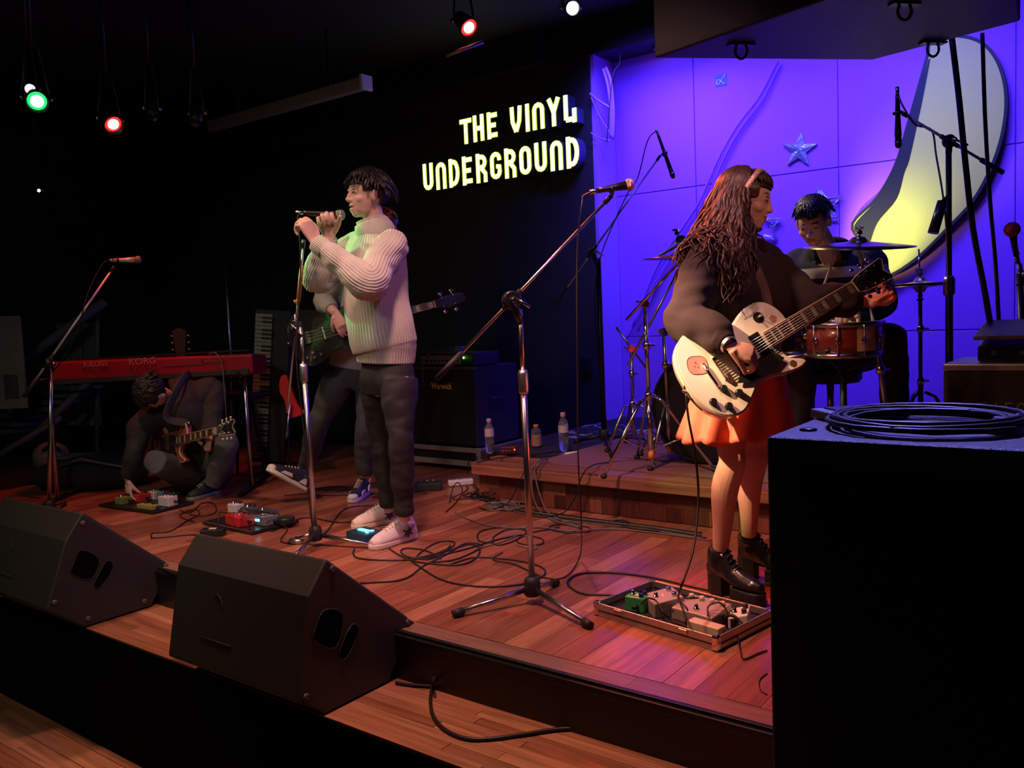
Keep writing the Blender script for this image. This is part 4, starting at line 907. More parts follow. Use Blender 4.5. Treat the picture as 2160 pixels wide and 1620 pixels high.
# ------------------------------------------------------------------ dim things at the left
M['dimrail'] = mat('worn_grey_paint', (.12, .115, .11), .7, noise=.4, nscale=4); M['pale'] = mat('scuffed_pale_board', (.30, .29, .25), .8, noise=.5, nscale=6)
st_ = thing('staircase', 'dark staircase with sloping grey rails behind the red keyboard at the left', 'stairs', H(60, 1000, 7.5))
def bar(a, b_, w_, m='dimrail', nm='rail', p=st_): MB().cyl(a, b_, w_, None, 8).build(nm, m, p)
bar(H(-30, 815, 7.3), H(222, 636, 7.6), .045); bar(H(60, 930, 7.2), H(186, 806, 7.4), .03); bar(H(-10, 965, 7.1), H(130, 880, 7.3), .028)
for i in range(9):
    a = H(10+i*24, 905-i*15, 7.6); MB().box(a, (.5, .28, .04)).build('tread', 'dimrail', st_)
for x in (20, 205): bar(H(x, 660 if x > 100 else 790, 7.7), H(x, 950, 7.7), .02, 'dimrail', 'post')
o = thing('pale_board', 'scuffed pale board standing at the left edge', 'board', H(18, 860, 7.0)); b = MB(); b.fr = frame(H(12, 765, 7.0), RH, z=-FH); b.box((0, 0, 0), (.30, .76, .03)); b.build('sheet', 'pale', o, bevel=.004); b = MB(); b.fr = frame(H(12, 765, 7.02), RH, z=-FH); b.box((.05, -.2, .025), (.12, .2, .02)); b.build('strip', 'dimrail', o)
o = thing('back_door', 'dim grey panel door behind the staircase', 'door', H(190, 770, 7.9))
for k in range(3): b = MB(); b.fr = frame(H(140+k*27, 790, 7.9), RH, z=-FH); b.box((0, 0, 0), (.11, .95, .03)); b.build('plank', 'dimrail', o, bevel=.004)
o = thing('guitar_bag', 'dark padded instrument bag lying behind the keyboard stand', 'bag', H(180, 1010, 6.0)-UP*.0)
MB().ell(H(190, 1000, 6.0), (.42, .2, .13), Matrix.Rotation(YAW, 3, 'Z')).build('bag_body', 'carpet', o); MB().tube([H(120, 985, 5.85), H(170, 968, 5.8), H(220, 978, 5.8), H(262, 985, 5.8)], .008, 5).build('zip_piping', 'dimrail', o)
o = thing('backpack', 'grey backpack slumped at the left behind the keyboard stand', 'bag', H(105, 1000, 6.3)); MB().ell(H(108, 965, 6.3), (.16, .12, .12)).build('bag_body', 'dimrail', o); MB().tube([H(90, 950, 6.18), H(108, 938, 6.16), H(125, 950, 6.18)], .012, 6).build('strap', 'tolex', o)
o = thing('equipment_case', 'low black case with a pale lid edge behind the crouching guitarist', 'case', H(160, 985, 6.2)); b = MB(); b.fr = frame(H(160, 975, 6.15), RH, z=UP); b.box((0, 0, 0), (.24, .2, .09)); b.build('case', 'tolex', o, bevel=.006); b = MB(); b.fr = frame(H(160, 962, 6.15), RH, z=UP); b.box((0, 0, .003), (.25, .21, .01)); b.build('lid_edge', 'dimrail', o)
tag(MB().tube([H(473, 560, 6.6), H(486, 735, 6.6), H(492, 1000, 6.6)], .009, 6).build('thin_pole', 'chromedk'), 'thin upright metal pole behind the red keyboard', 'pole')
o = thing('stool', 'dark stool with thin legs behind the crouching guitarist', 'stool', H(510, 985, 6.2)); MB().lathe([(.16, -.04), (.17, -.02), (.17, 0), (.15, .01)], H(508, 830, 6.2), UP, 24).build('seat', 'tolex', o)
for dx, df in ((-.13, -.1), (.15, -.1), (-.1, .14), (.12, .14)): q = H(508, 830, 6.2); MB().cyl(q-UP*.03+RH*dx*.6+FH*df*.6, V((q.x, q.y, .0))+RH*dx*1.2+FH*df*1.2, .011).build('leg', 'dkmetal', o)
tag(MB().cyl(H(506, 778, 6.0), H(506, 808, 6.0), .008).build('bracket_rod', 'chrome'), 'short chrome rod under the right end of the red keyboard', 'rod')
# small red guitar/instrument lying upright behind
M['redlit'] = mat('bright_red_paint', (.75, .03, .03), .4)
rb_ = thing('red_guitar', 'bright red instrument leaning in the dark between the keyboard and the bassist', 'guitar', H(612, 880, 6.0))
b = MB(); b.fr = frame(H(606, 830, 6.0), RH, z=-FH); b.prism([tuple(p) for p in crv([(-.04, .11), (.0, .13), (.03, .05), (.05, -.02), (.08, -.10), (.12, -.14), (.05, -.17), (.0, -.16), (-.02, -.05), (-.05, .02)], 4, True)], -.02, .02); b.build('body', 'redlit', rb_, bevel=.005)
MB().cyl(H(606, 880, 6.0), V((H(606, 880, 6.0).x, H(606, 880, 6.0).y, 0)), .012).build('support', 'dkmetal', rb_); MB().tube([H(612, 850, 5.95), H(606, 905, 5.95), H(603, 925, 5.95)], .01, 6).build('hardware', 'chromedk', rb_)
o = thing('second_headstock', 'dim guitar headstock poking up behind the red keyboard', 'guitar', H(378, 742, 6.3)); b = MB(); b.fr = frame(H(380, 720, 6.3), RH, z=-FH); b.prism([(-.03, -.12), (.03, -.12), (.05, .08), (.0, .10), (-.05, .08)], -.01, .01); b.build('headstock', 'tolex', o)
for s_ in (-1, 1):
    for k in range(3): b = MB(); b.fr = frame(H(380, 720, 6.3), RH, z=-FH); b.cyl((s_*.045, -.06+k*.05, 0), (s_*.075, -.06+k*.05, 0), .009); b.build('tuner', 'chromedk', o)
# ------------------------------------------------------------------ right back: amplifier with mixer
hA = 3.75
a0 = H(1990, 768, hA); a0 = V((-.67, 3.75, .84))
o = thing('guitar_amplifier', 'black guitar amplifier with a silver top edge and faint number badge at the right', 'amplifier', V((-.3, 4.0, .23)))
MB().bx((-.67, 3.76, .235), (.25, 4.2, .81)).build('cabinet', 'tolex', o, bevel=.012); MB().bx((-.67, 3.755, .805), (.25, 4.2, .835)).build('top_trim', 'alu', o, bevel=.006)
MB().bx((-.65, 3.745, .36), (.24, 3.765, .80)).build('grille_cloth', 'grillecl', o); MB().bx((-.62, 3.742, .262), (.24, 3.76, .34)).build('control_strip', mat('brown_panel', (.10, .05, .03), .6), o)
for k in range(6): MB().cyl((-.58+k*.09, 3.745, .30), (-.58+k*.09, 3.72, .30), .014, .012, 12).build('knob', 'rubber', o)
M['dimgold'] = mat('dull_gold_lettering', (.12, .10, .05), .6)
textmesh('badge', '5150', Matrix.Translation(V((-.46, 3.743, .655))) @ frx, .085, 'dimgold', o, .001, 1.0)
o = thing('mixing_desk', 'dark sloping mixer resting on the amplifier at the right edge', 'mixer', V((-.3, 4.0, .836)))
b = MB(); b.prism([(3.84, .838), (4.15, .838), (4.15, .955), (3.84, .90)], -.56, .2, Matrix(((0, 0, 1, 0), (1, 0, 0, 0), (0, 1, 0, 0), (0, 0, 0, 1)))); b.build('chassis', 'plastic', o, bevel=.006)
b = MB(); b.prism([(3.80, .925), (4.16, .98), (4.16, .995), (3.80, .94)], -.57, .21, Matrix(((0, 0, 1, 0), (1, 0, 0, 0), (0, 1, 0, 0), (0, 0, 0, 1)))); b.build('lid', 'tolex2', o, bevel=.004)
for k in range(6): MB().cyl((-.5+k*.1, 3.838, .872), (-.5+k*.1, 3.825, .872), .010).build('knob', 'chromedk', o)
# ------------------------------------------------------------------ drum kit
kit = 'drum kit on the riser'
def drum(label, c, ax, r_, L_, shell, grp=kit, name='drum', legs=None, head='white', lugs=8, hoopm='chromedk'):
    c = V(c); ax = V(ax).normalized(); o = thing(name, label, 'drum', c-UP*(r_ if abs(ax.z) < .5 else L_/2), None)
    MB().lathe([(r_, -L_/2), (r_, L_/2)], c, ax, 40).build('shell', shell, o)
    for s_ in (-1, 1):
        MB()._lathe([(r_*1.0, s_*L_/2-.012*s_), (r_*1.035, s_*L_/2-.012*s_), (r_*1.035, s_*L_/2+.012*s_), (r_*.98, s_*L_/2+.012*s_)], c, ax, 40).build('hoop', hoopm, o)
        MB().lathe([(r_*.985, 0), (r_*.985, .003)], c+ax*(s_*L_/2-(.002 if s_ < 0 else .001)), ax, 36).build('head', head, o)
    u = ax.orthogonal().normalized(); w_ = ax.cross(u)
    for k in range(lugs):
        a = 2*math.pi*(k+.5)/lugs; d = u*math.cos(a)+w_*math.sin(a)
        lg = MB().lathe([(.016, 0), (.018, .006), (.010, .012)], c+d*r_, d, 12).build('lug', 'chrome', o)
        MB().cyl(c+d*(r_+.014)-ax*L_/2, c+d*(r_+.014)+ax*L_/2, .004, None, 6).build('tension_rod', 'chromedk', lg)
    return o
def tripod(o, base, r_, h_, m='chromedk', braces=True, rot=0.0):
    base = V(base)
    for k in range(3):
        a = rot+2*math.pi*k/3; d = V((math.cos(a), math.sin(a), 0)); f_ = base+d*r_+UP*.012; t_ = base+UP*h_+d*.02
        lg = MB().tube([t_, base+UP*(h_*.93)+d*.07, f_], .009, 8).build('leg', m, o)
        MB().ell(f_, (.018, .018, .014)).build('rubber_foot', 'rubber', lg)
        if braces: MB().cyl(base+UP*(h_*.25), t_.lerp(f_, .55), .005).build('brace', m, o)
def cymbal(label, c, r_, nrm, m='brass', name='cymbal'):
    c = V(c); nrm = V(nrm).normalized(); o = thing(name, label, 'cymbal', c)
    MB()._lathe([(.008, .030), (r_*.12, .026), (r_*.19, .008), (r_*.22, .004), (r_*.6, -.006), (r_, -.018), (r_*.998, -.0195), (r_*.6, -.0075), (r_*.22, .002), (r_*.12, .023), (.008, .027)], c, nrm, 48).build('disc', m, o)
    MB().cyl(c+nrm*.012, c+nrm*.075, .005).build('rod', 'chrome', o)
    MB().cyl(c+nrm*.04, c+nrm*.058, .014, .010).build('felt', 'rubber', o)
    MB().box(c+nrm*.066, (.035, .008, .010)).build('wing_nut', 'chrome', o)
    return o
M['redshell'] = mat('mahogany_lacquer', (.26, .05, .03), .25, coat=.5, stretch=(1, 1, 12), noise=.25)
M['blkshell'] = mat('black_lacquer', (.012, .012, .018), .15, coat=.6)
M['shirtskin'] = mat('cream_badge', (.80, .68, .35), .4)
# bass drum, facing the audience
bc = V((-1.98, 4.55, .54)); bax = V((.12, -.98, .05)).normalized()
bd = drum('large black bass drum half hidden behind the guitar woman', bc, bax, .295, .42, 'blkshell', name='bass_drum', head='plastic', hoopm='blkshell')
for s_ in (-1, 1): p = bc-UP*.1+bax*.12+bax.cross(UP)*s_*.28; MB().cyl(p, V((p.x, p.y, .245))+bax*.1+bax.cross(UP)*s_*.08, .009).build('spur', 'chrome', bd)
# snare / tom in front of the drummer
sc = H(1778, 712, 4.12)
sn = drum('reddish brown snare drum with chrome lugs under the guitar neck', sc, (0.02, -.05, 1), .176, .145, 'redshell', name='snare_drum', lugs=10)
b = MB()
for k in range(7):
    a0_ = -.95+k*.08
    d = V((math.cos(a0_), math.sin(a0_), 0)); d2 = V((math.cos(a0_+.08), math.sin(a0_+.08), 0)); c = sc
    b.add([c+d*.1785-UP*.06, c+d2*.1785-UP*.06, c+d2*.1785+UP*.055, c+d*.1785+UP*.055], [(0, 1, 2, 3)], True)
b.build('cream_panel', 'shirtskin', sn)
so = thing('snare_stand', 'dark snare stand with three basket arms under the reddish drum', 'stand', V((sc.x, sc.y, .24)))
MB().cyl((sc.x, sc.y, .30), (sc.x, sc.y, sc.z-.16), .016).build('tube', 'dkmetal', so); MB().lathe([(.024, 0), (.03, .02), (.024, .04)], (sc.x, sc.y, .46), UP, 14).build('collar', 'plastic', so)
for k in range(3):
    a = 2*math.pi*k/3+.4; d = V((math.cos(a), math.sin(a), 0)); MB().tube([V((sc.x, sc.y, sc.z-.17)), V((sc.x, sc.y, sc.z-.12))+d*.10, V((sc.x, sc.y, sc.z-.085))+d*.15, V((sc.x, sc.y, sc.z-.05))+d*.185], .009, 6).build('arm', 'dkmetal', so)
tripod(so, (sc.x, sc.y, .24), .24, .22, 'chromedk', False, .5)
# rack tom
tc = H(1672, 700, 4.25); drum('dark blue-black rack tom half hidden by the woman and the red drum', tc, V((-.05, -.25, .95)), .13, .19, 'blkshell', name='tom_drum', lugs=6)
MB().cyl(tc-UP*.1, (tc.x-.1, tc.y+.06, .62), .012).build('mount', 'chromedk', bpy.data.objects[-1] if 0 else bd)
tc2 = H(1500, 700, 4.35); drum('dark rack tom hidden behind the guitar woman\'s back', tc2, V((.05, -.25, .95)), .13, .19, 'blkshell', name='tom_drum', lugs=6)
MB().cyl(tc2-UP*.1, (tc2.x+.1, tc2.y+.05, .62), .012).build('mount', 'chromedk', bd)
# cymbals and stands
def cstand(label, base, top, rot=0.3, boom=None, r_=.28, h_=.38, name='cymbal_stand', m='chromedk'):
    base, top = V(base), V(top); o = thing(name, label, 'stand', base)
    z1, z2_ = base.z+(top.z-base.z)*.45, base.z+(top.z-base.z)*.75; f = lambda z: V((base.x, base.y, z)).lerp(V((top.x, top.y, z)), (z-base.z)/(top.z-base.z))
    MB().cyl(f(base.z+.06), f(z1), .014).build('lower_tube', m, o); MB().cyl(f(z1), top, .0105).build('upper_tube', m, o)
    for z in (z1, z2_): MB().lathe([(.018, -.02), (.02, 0), (.018, .02)], f(z), UP, 14).build('collar', 'chrome', o); MB().cyl(f(z)-RH*.01, f(z)+RH*.045, .006).build('wing_bolt', 'chrome', o)
    tripod(o, base, r_, h_, m, True, rot)
    MB().cyl(f(base.z+.055), f(base.z+.10), .0165).build('tube_cap', 'orangecap', o) if boom == 'cap' or (boom and len(boom) > 2) else None
    if boom and boom != 'cap':
        MB().cyl(boom[0], boom[1], .0075).build('boom_arm', m, o); MB().lathe([(.022, -.015), (.026, 0), (.022, .015)], top, FH, 16).build('tilter', 'chrome', o); MB().cyl(top, top+FH*-.03-RH*.045+UP*.01, .006).build('wing_bolt', 'chrome', o)
    return o
rc = H(1812, 512, 3.98); cymbal('big dark ride cymbal in front of the drummer\'s chest', rc, .245, V((.03, -.03, 1)) + FH*-.09)
b0 = V((rc.x+.03, rc.y+.02, .24)); cstand('chrome cymbal stand under the big ride cymbal', b0+V((.12, .0, 0)), H(1846, 700, 4.02), .9, (H(1846, 700, 4.02), H(1812, 530, 3.98), 1), .22, .3)
hc = H(1941, 601, 4.55); cymbal('upper of the two hi-hat cymbals right of the drummer', hc+UP*.012, .172, V((.0, .0, 1)), name='hi_hat_cymbal'); cymbal('lower of the two hi-hat cymbals right of the drummer', hc-UP*.012, .172, V((0, 0, -1)), name='hi_hat_cymbal')
ho = cstand('dark hi-hat stand with wire legs right of the drummer', V((hc.x, hc.y, .24)), hc+UP*.0, .2, None, .25, .36, 'hi_hat_stand', 'dkmetal')
MB().cyl(hc, H(1938, 525, 4.55), .0045).build('pull_rod', 'chrome', ho); MB().box(H(1938, 572, 4.55), (.03, .02, .03)).build('clutch', 'chrome', ho); MB().bx((hc.x-.05, hc.y-.3, .245), (hc.x+.05, hc.y-.04, .262)).build('foot_plate', 'chromedk', ho, bevel=.004)
c1 = H(1440, 537, 4.3); cymbal('nearly edge-on crash cymbal left of the woman\'s shoulder', c1, .20, UP+RH*.02-FH*.02)
c2 = H(1436, 508, 4.75); cymbal('tilted splash cymbal above the crash at the left of the woman', c2, .19, UP*.88+RH*-.42)
b0 = G(1378, 905, .24); hh = b0.dot(FH); hh = 4.55
q = H(1372, 905, hh); q.z = .24; cstand('chrome double-braced cymbal stand in front of the blue wall left of the woman', q, H(1360, 640, hh), 2.3, (H(1321, 675, hh-.05), H(1440, 545, 4.32), 1), .34, .40, m='chrome')
q2 = H(1412, 900, 4.75); q2.z = .24; cstand('second cymbal stand close behind the woman\'s elbow', q2, H(1400, 700, 4.75), .6, (H(1325, 770, 4.7), H(1452, 530, 4.76), 1), .28, .34)
q3 = H(1335, 880, 5.3); q3.z = .24; cstand('thin far cymbal stand near the blue wall', q3, H(1332, 735, 5.3), .2, (H(1300, 690, 5.3), H(1362, 775, 5.3)), .22, .28)
# throne
th = thing('drum_throne', 'round black drum stool under the drummer', 'stool', V((-1.42, 4.78, .24)))
MB().lathe([(.15, 0), (.165, .02), (.165, .06), (.14, .075)], (-1.42, 4.80, .66), UP, 28).build('seat', 'tolex', th); MB().cyl((-1.42, 4.8, .3), (-1.42, 4.8, .66), .02).build('post', 'chromedk', th); tripod(th, (-1.42, 4.8, .24), .24, .25, 'chromedk', False)
# bass drum pedal side bits: small amp microphone on floor
o = thing('kick_microphone', 'small dark microphone on a short stand before the bass drum', 'microphone', G(1478, 965, .24)); q = G(1478, 965, .24)
MB().lathe([(.05, 0), (.055, .015), (.02, .03)], q, UP, 18).build('base', 'rubber', o); MB().cyl(q+UP*.02, q+UP*.10, .008).build('post', 'dkmetal', o); MB().cyl(q+UP*.10, q+UP*.12+FH*.09, .02, .025).build('head', 'rubber', o)
# ------------------------------------------------------------------ cables on the stage
def fc(name, pix, r_, label, m='cable', z=None, seg=7, group=None):
    pts = []
    for p in pix: pts.append(G(p[0], p[1], (p[2] if len(p) > 2 else r_+.001)))
    return cable(name, pts, r_, label, m, 5, seg=seg, group=group)
fc('floor_cable', [(560, 1110), (575, 1120), (620, 1098), (655, 1092), (720, 1102), (790, 1090), (840, 1072), (850, 1060)], .0038, 'cable curving from the middle pedal board to behind the singer\'s feet')
fc('floor_cable', [(672, 1128), (690, 1120), (725, 1075), (780, 1066), (830, 1068)], .0036, 'cable leading from the base of the singer\'s stand up to his cuffs')
fc('floor_cable', [(598, 1106, .03), (606, 1118), (592, 1140), (612, 1147)], .0034, 'short cable from the board adapter to the silver plug')
fc('floor_cable', [(748, 1158), (745, 1168), (760, 1178), (830, 1182), (900, 1176), (960, 1164), (1010, 1150), (1050, 1138), (1100, 1128)], .0040, 'long cable sweeping right from the blue pedal across the stage')
fc('floor_cable', [(760, 1230), (850, 1222), (900, 1190), (960, 1180), (1010, 1158), (1014, 1148), (980, 1147), (940, 1170), (900, 1190)], .0040, 'cable running from the front monitor towards the tangle')
fc('floor_cable', [(820, 1156), (845, 1172), (880, 1185), (960, 1192), (1000, 1180), (1012, 1158), (990, 1148), (950, 1160), (890, 1175), (862, 1175), (845, 1163), (860, 1156), (900, 1162), (930, 1178)], .0040, 'looped cable right of the singer\'s white shoes')
fc('floor_cable', [(862, 1178), (880, 1192), (930, 1222), (990, 1235), (1050, 1237), (1110, 1230), (1148, 1212), (1140, 1195), (1090, 1182), (1050, 1178), (1000, 1176), (950, 1190)], .0040, 'widest cable loop passing under the centre stand')
fc('floor_cable', [(950, 1150), (930, 1170), (900, 1180), (880, 1172), (920, 1145), (955, 1142), (955, 1152), (920, 1168)], .0036, 'small knotted cable loop left of the centre stand')
fc('floor_cable', [(1040, 1145), (1010, 1140), (1015, 1120), (1070, 1112), (1110, 1120), (1090, 1138), (1050, 1150), (1040, 1135), (1065, 1118), (1100, 1115)], .0036, 'oval cable coil behind the centre stand')
fc('floor_cable', [(1120, 1130), (1145, 1138), (1140, 1148), (1105, 1148), (1090, 1140), (1110, 1126), (1150, 1118), (1180, 1112)], .0034, 'small cable coil just right of the centre stand\'s pole')
fc('floor_cable', [(1165, 1108), (1200, 1103), (1225, 1110), (1210, 1122), (1170, 1120), (1160, 1110), (1195, 1106), (1240, 1112), (1240, 1122), (1190, 1124)], .0034, 'pair of flat cable rings at the foot of the riser')
fc('floor_cable', [(1285, 1102), (1305, 1097), (1330, 1103), (1315, 1110), (1290, 1107), (1340, 1115), (1400, 1122), (1490, 1135)], .0036, 'cable ring at the foot of the riser near the woman\'s boots')
fc('floor_cable', [(960, 1080), (980, 1092), (1030, 1108), (1090, 1114), (1140, 1112), (1200, 1120), (1290, 1116), (1400, 1126), (1500, 1140)], .0042, 'grey cable running along the foot of the riser from the amplifier', 'cablegrey')
for i in range(4):
    fc('floor_cable', [(1025+i*4, 1058+i*2), (1070, 1066+i*3), (1130, 1078+i*3), (1200, 1087+i*4), (1280, 1098+i*3), (1380, 1110+i*3), (1480, 1124+i*4)], .0038, 'cable in the bundle along the riser base', ('cable', 'cablegrey')[i % 2], group='cables bundled along the riser base')
for i, (dx, c0) in enumerate([(0, 1122), (8, 1129)]):
    pts = [G(1150+dx, 965, .24), V(WY(c0+8, 978, YR-.06)), WY(c0, 1000, YR-.07), WY(c0+2+dx, 1045, YR-.09), WY(c0+18+dx, 1080, YR-.12), G(1170+dx*2, 1098, .01), G(1220+dx, 1112, .006)]
    cable('riser_cable', pts, .0042, ['grey cable drooping over the riser edge, left strand', 'grey cable drooping over the riser edge, right strand'][i], 'cablegrey')
cable('riser_cable', [G(1420, 968, .24), G(1290, 975, .24), WY(1245, 984, YR-.05), WY(1225, 1010, YR-.08), WY(1215, 1045, YR-.1), WY(1190, 1080, YR-.12), G(1150, 1090, .01), G(1120, 1086, .01)], .004, 'cable crossing the riser top and dropping in an arc to the stage', 'cable')
cable('riser_cable', [WY(1240, 983, YR-.045), WY(1242, 995, YR-.05), WY(1241, 1024, YR-.052)], .002, 'short loose wire end hanging on the riser front', 'cablegrey')
fc('riser_top_cable', [(1005, 975, .236), (1060, 965, .236), (1130, 958, .236), (1200, 950, .236), (1290, 965, .236), (1400, 972, .244), (1480, 978, .244)], .004, 'long dark cable lying along the riser edge')
cable('riser_cable', [G(1105, 960, .24), WY(1108, 985, YR-.05), WY(1090, 1030, YR-.1), WY(1070, 1062, YR-.12), G(1030, 1076, .01), G(1010, 1070, .01)], .0036, 'thin cable falling from the riser edge beside the centre pole', 'cable')
rnd4 = random.Random(44)
for i in range(5):
    cx, cy, rx, ry = 1052+i*5, 1066+rnd4.uniform(-3, 4), rnd4.uniform(24, 40), rnd4.uniform(5, 9); ph = rnd4.uniform(0, 6.28)
    fc('coiled_cable', [(cx+rx*math.cos(ph+k*.7)*(1+.15*math.sin(k)), cy+ry*math.sin(ph+k*.7)*(1+.2*math.cos(k*1.7))+k*.25, .006+.002*((i+k) % 4)) for k in range(13)], .0036, 'loose grey loop of the cable pile at the riser\'s left foot', 'cablegrey', group='loops of the cable pile at the riser foot')
b = MB()
for i in range(7):
    x = 988+i*9; r0_ = rnd4.uniform(-8, 8)
    b.tube(crv([WY(x, 962, yA-.05), WY(x+6+r0_, 992, yA-.08), WY(x-8, 1015, yA-.2), G(x+5+r0_, 1036+rnd4.uniform(-4, 4), .05), G(x-20+r0_*2, 1046+rnd4.uniform(-3, 6), .012), G(x+12-r0_, 1054+rnd4.uniform(-6, 4), .010), G(x+22+r0_*2, 1044+rnd4.uniform(-4, 6), .02), G(x+4-r0_*2, 1040, .03)], 6), .0038, 5)
tag(b.build('cable_tangle', 'cable'), 'dark tangle of cables between the amplifier case and the riser', 'cables', kind='stuff')
fc('floor_cable', [(1365, 1262, .03), (1300, 1256), (1235, 1253), (1205, 1240), (1198, 1225), (1225, 1210), (1290, 1208), (1370, 1217), (1450, 1235), (1500, 1246), (1580, 1262), (1600, 1280)], .0045, 'thick cable looping round the left end of the aluminium case')
# guitar lead of the woman
cable('guitar_lead', [H(1447, 830, 2.93), H(1452, 880, 2.93), H(1465, 950, 2.94), H(1473, 1030, 2.95), H(1470, 1100, 2.9), H(1460, 1170, 2.82), H(1436, 1240, 2.72), G(1430, 1262, .06)], .0042, 'guitar cable hanging from the strap side of the white guitar to the pedals')
fc('floor_cable', [(1555, 1340, .02), (1562, 1375), (1570, 1390), (1600, 1378), (1618, 1372)], .003, 'thin twisted wire leaving the right end of the aluminium case')
fc('floor_cable', [(1618, 1420), (1602, 1435), (1604, 1455), (1618, 1465)], .002, 'thin wire curl on the stage beside the foreground cabinet')
fc('floor_cable', [(1520, 1262), (1560, 1278), (1588, 1285), (1600, 1272), (1618, 1268)], .0045, 'cable loop behind the aluminium case at the woman\'s boot')
fc('floor_cable', [(320, 1135), (322, 1125), (360, 1120), (395, 1098), (420, 1085), (412, 1075), (380, 1085), (390, 1095), (410, 1100)], .0036, 'black cable wandering left of the middle pedal board')
fc('floor_cable', [(318, 1135), (350, 1133), (400, 1128), (430, 1130)], .0034, 'cable joining the black adapter from the left')
fc('floor_cable', [(380, 1075), (400, 1082), (425, 1062), (450, 1062), (455, 1080), (430, 1088), (400, 1086)], .0034, 'cable loop between the two left pedal boards')
cable('adapter_cable', [G(455, 1128, .04), G(460, 1105, .06), G(462, 1085, .10), G(468, 1080, .09), G(490, 1088, .06)], .0028, 'thin cable arching from the adapter over the corner of the middle board')
fc('floor_cable', [(600, 1045), (660, 1040), (720, 1036), (730, 1028), (700, 1026), (665, 1032), (650, 1040), (700, 1045), (830, 1040), (900, 1040)], .0036, 'cable loop on the stage between the bassist\'s shoes')
fc('floor_cable', [(940, 1080), (960, 1062), (975, 1040), (972, 1025, .045), (965, 1018, .046), (955, 1030, .02), (948, 1060)], .0034, 'cable looped over the white power strip')
fc('floor_cable', [(1090, 1150), (1130, 1158), (1120, 1140), (1100, 1128), (1060, 1142), (1000, 1160)], .0036, 'short cable bundle under the centre pole', 'cablegrey')
# cable on the step in front of the stage
def sc_(pts, r_, label, m='cable', name='step_cable'): return cable(name, [G(p[0], p[1], p[2] if len(p) > 2 else -.169+r_) for p in pts], r_, label, m, 7, seg=8)
sc_([(915, 1430, -.1), (912, 1445), (908, 1480), (915, 1512), (940, 1540), (985, 1558), (1040, 1558), (1110, 1548), (1180, 1538), (1250, 1537), (1320, 1548), (1400, 1570)], .0062, 'thick black cable looping on the wooden step in front of the stage')
sc_([(835, 1440), (870, 1445), (920, 1448), (980, 1452), (1030, 1458)], .006, 'black cable running along the wooden step from the nearer monitor')
q = G(1030, 1476, -.17); o = thing('litter', 'scrap of pale paper on the wooden step', 'litter', q); b = MB()
for i in range(6):
    p = q+V([random.uniform(-.03, .03), random.uniform(-.02, .02), .004]); b.add([p+V([random.uniform(-.012, .012), random.uniform(-.012, .012), random.uniform(0, .008)]) for _ in range(3)], [(0, 1, 2)], False)
b.build('scraps', 'white', o)
fc('monitor_cable', [(342, 1200), (365, 1208), (385, 1212)], .005, 'short cable between the two wedge monitors')
q = G(627, 1148); o = thing('jack_connector', 'silver cable connector lying against the base of the singer\'s stand', 'plug', q); MB().cyl(q-RH*.03+UP*.014, q+RH*.035+UP*.014, .013).build('barrel', 'steel', o); MB().cyl(q-RH*.045+UP*.014, q-RH*.03+UP*.014, .008).build('boot', 'rubber', o)
# ------------------------------------------------------------------ guitars
LP = [(0, 0), (.008, .07), (.035, .125), (.085, .160), (.14, .163), (.19, .135), (.235, .112), (.275, .110), (.32, .128), (.37, .138), (.42, .125), (.452, .085), (.462, .030),
      (.440, -.022), (.405, -.030), (.385, -.045), (.378, -.072), (.392, -.100), (.425, -.122), (.430, -.136), (.400, -.142), (.345, -.132), (.30, -.118), (.26, -.110), (.22, -.116), (.18, -.140), (.13, -.165), (.08, -.160), (.03, -.122), (.006, -.065)]
BASS = [(0, 0), (.01, .08), (.05, .14), (.11, .165), (.17, .15), (.24, .115), (.30, .11), (.36, .13), (.44, .155), (.50, .16), (.50, .135), (.44, .10), (.42, .05), (.42, -.02),
        (.40, -.05), (.40, -.09), (.44, -.13), (.43, -.145), (.36, -.135), (.28, -.11), (.22, -.12), (.15, -.155), (.09, -.165), (.04, -.13), (.008, -.07)]
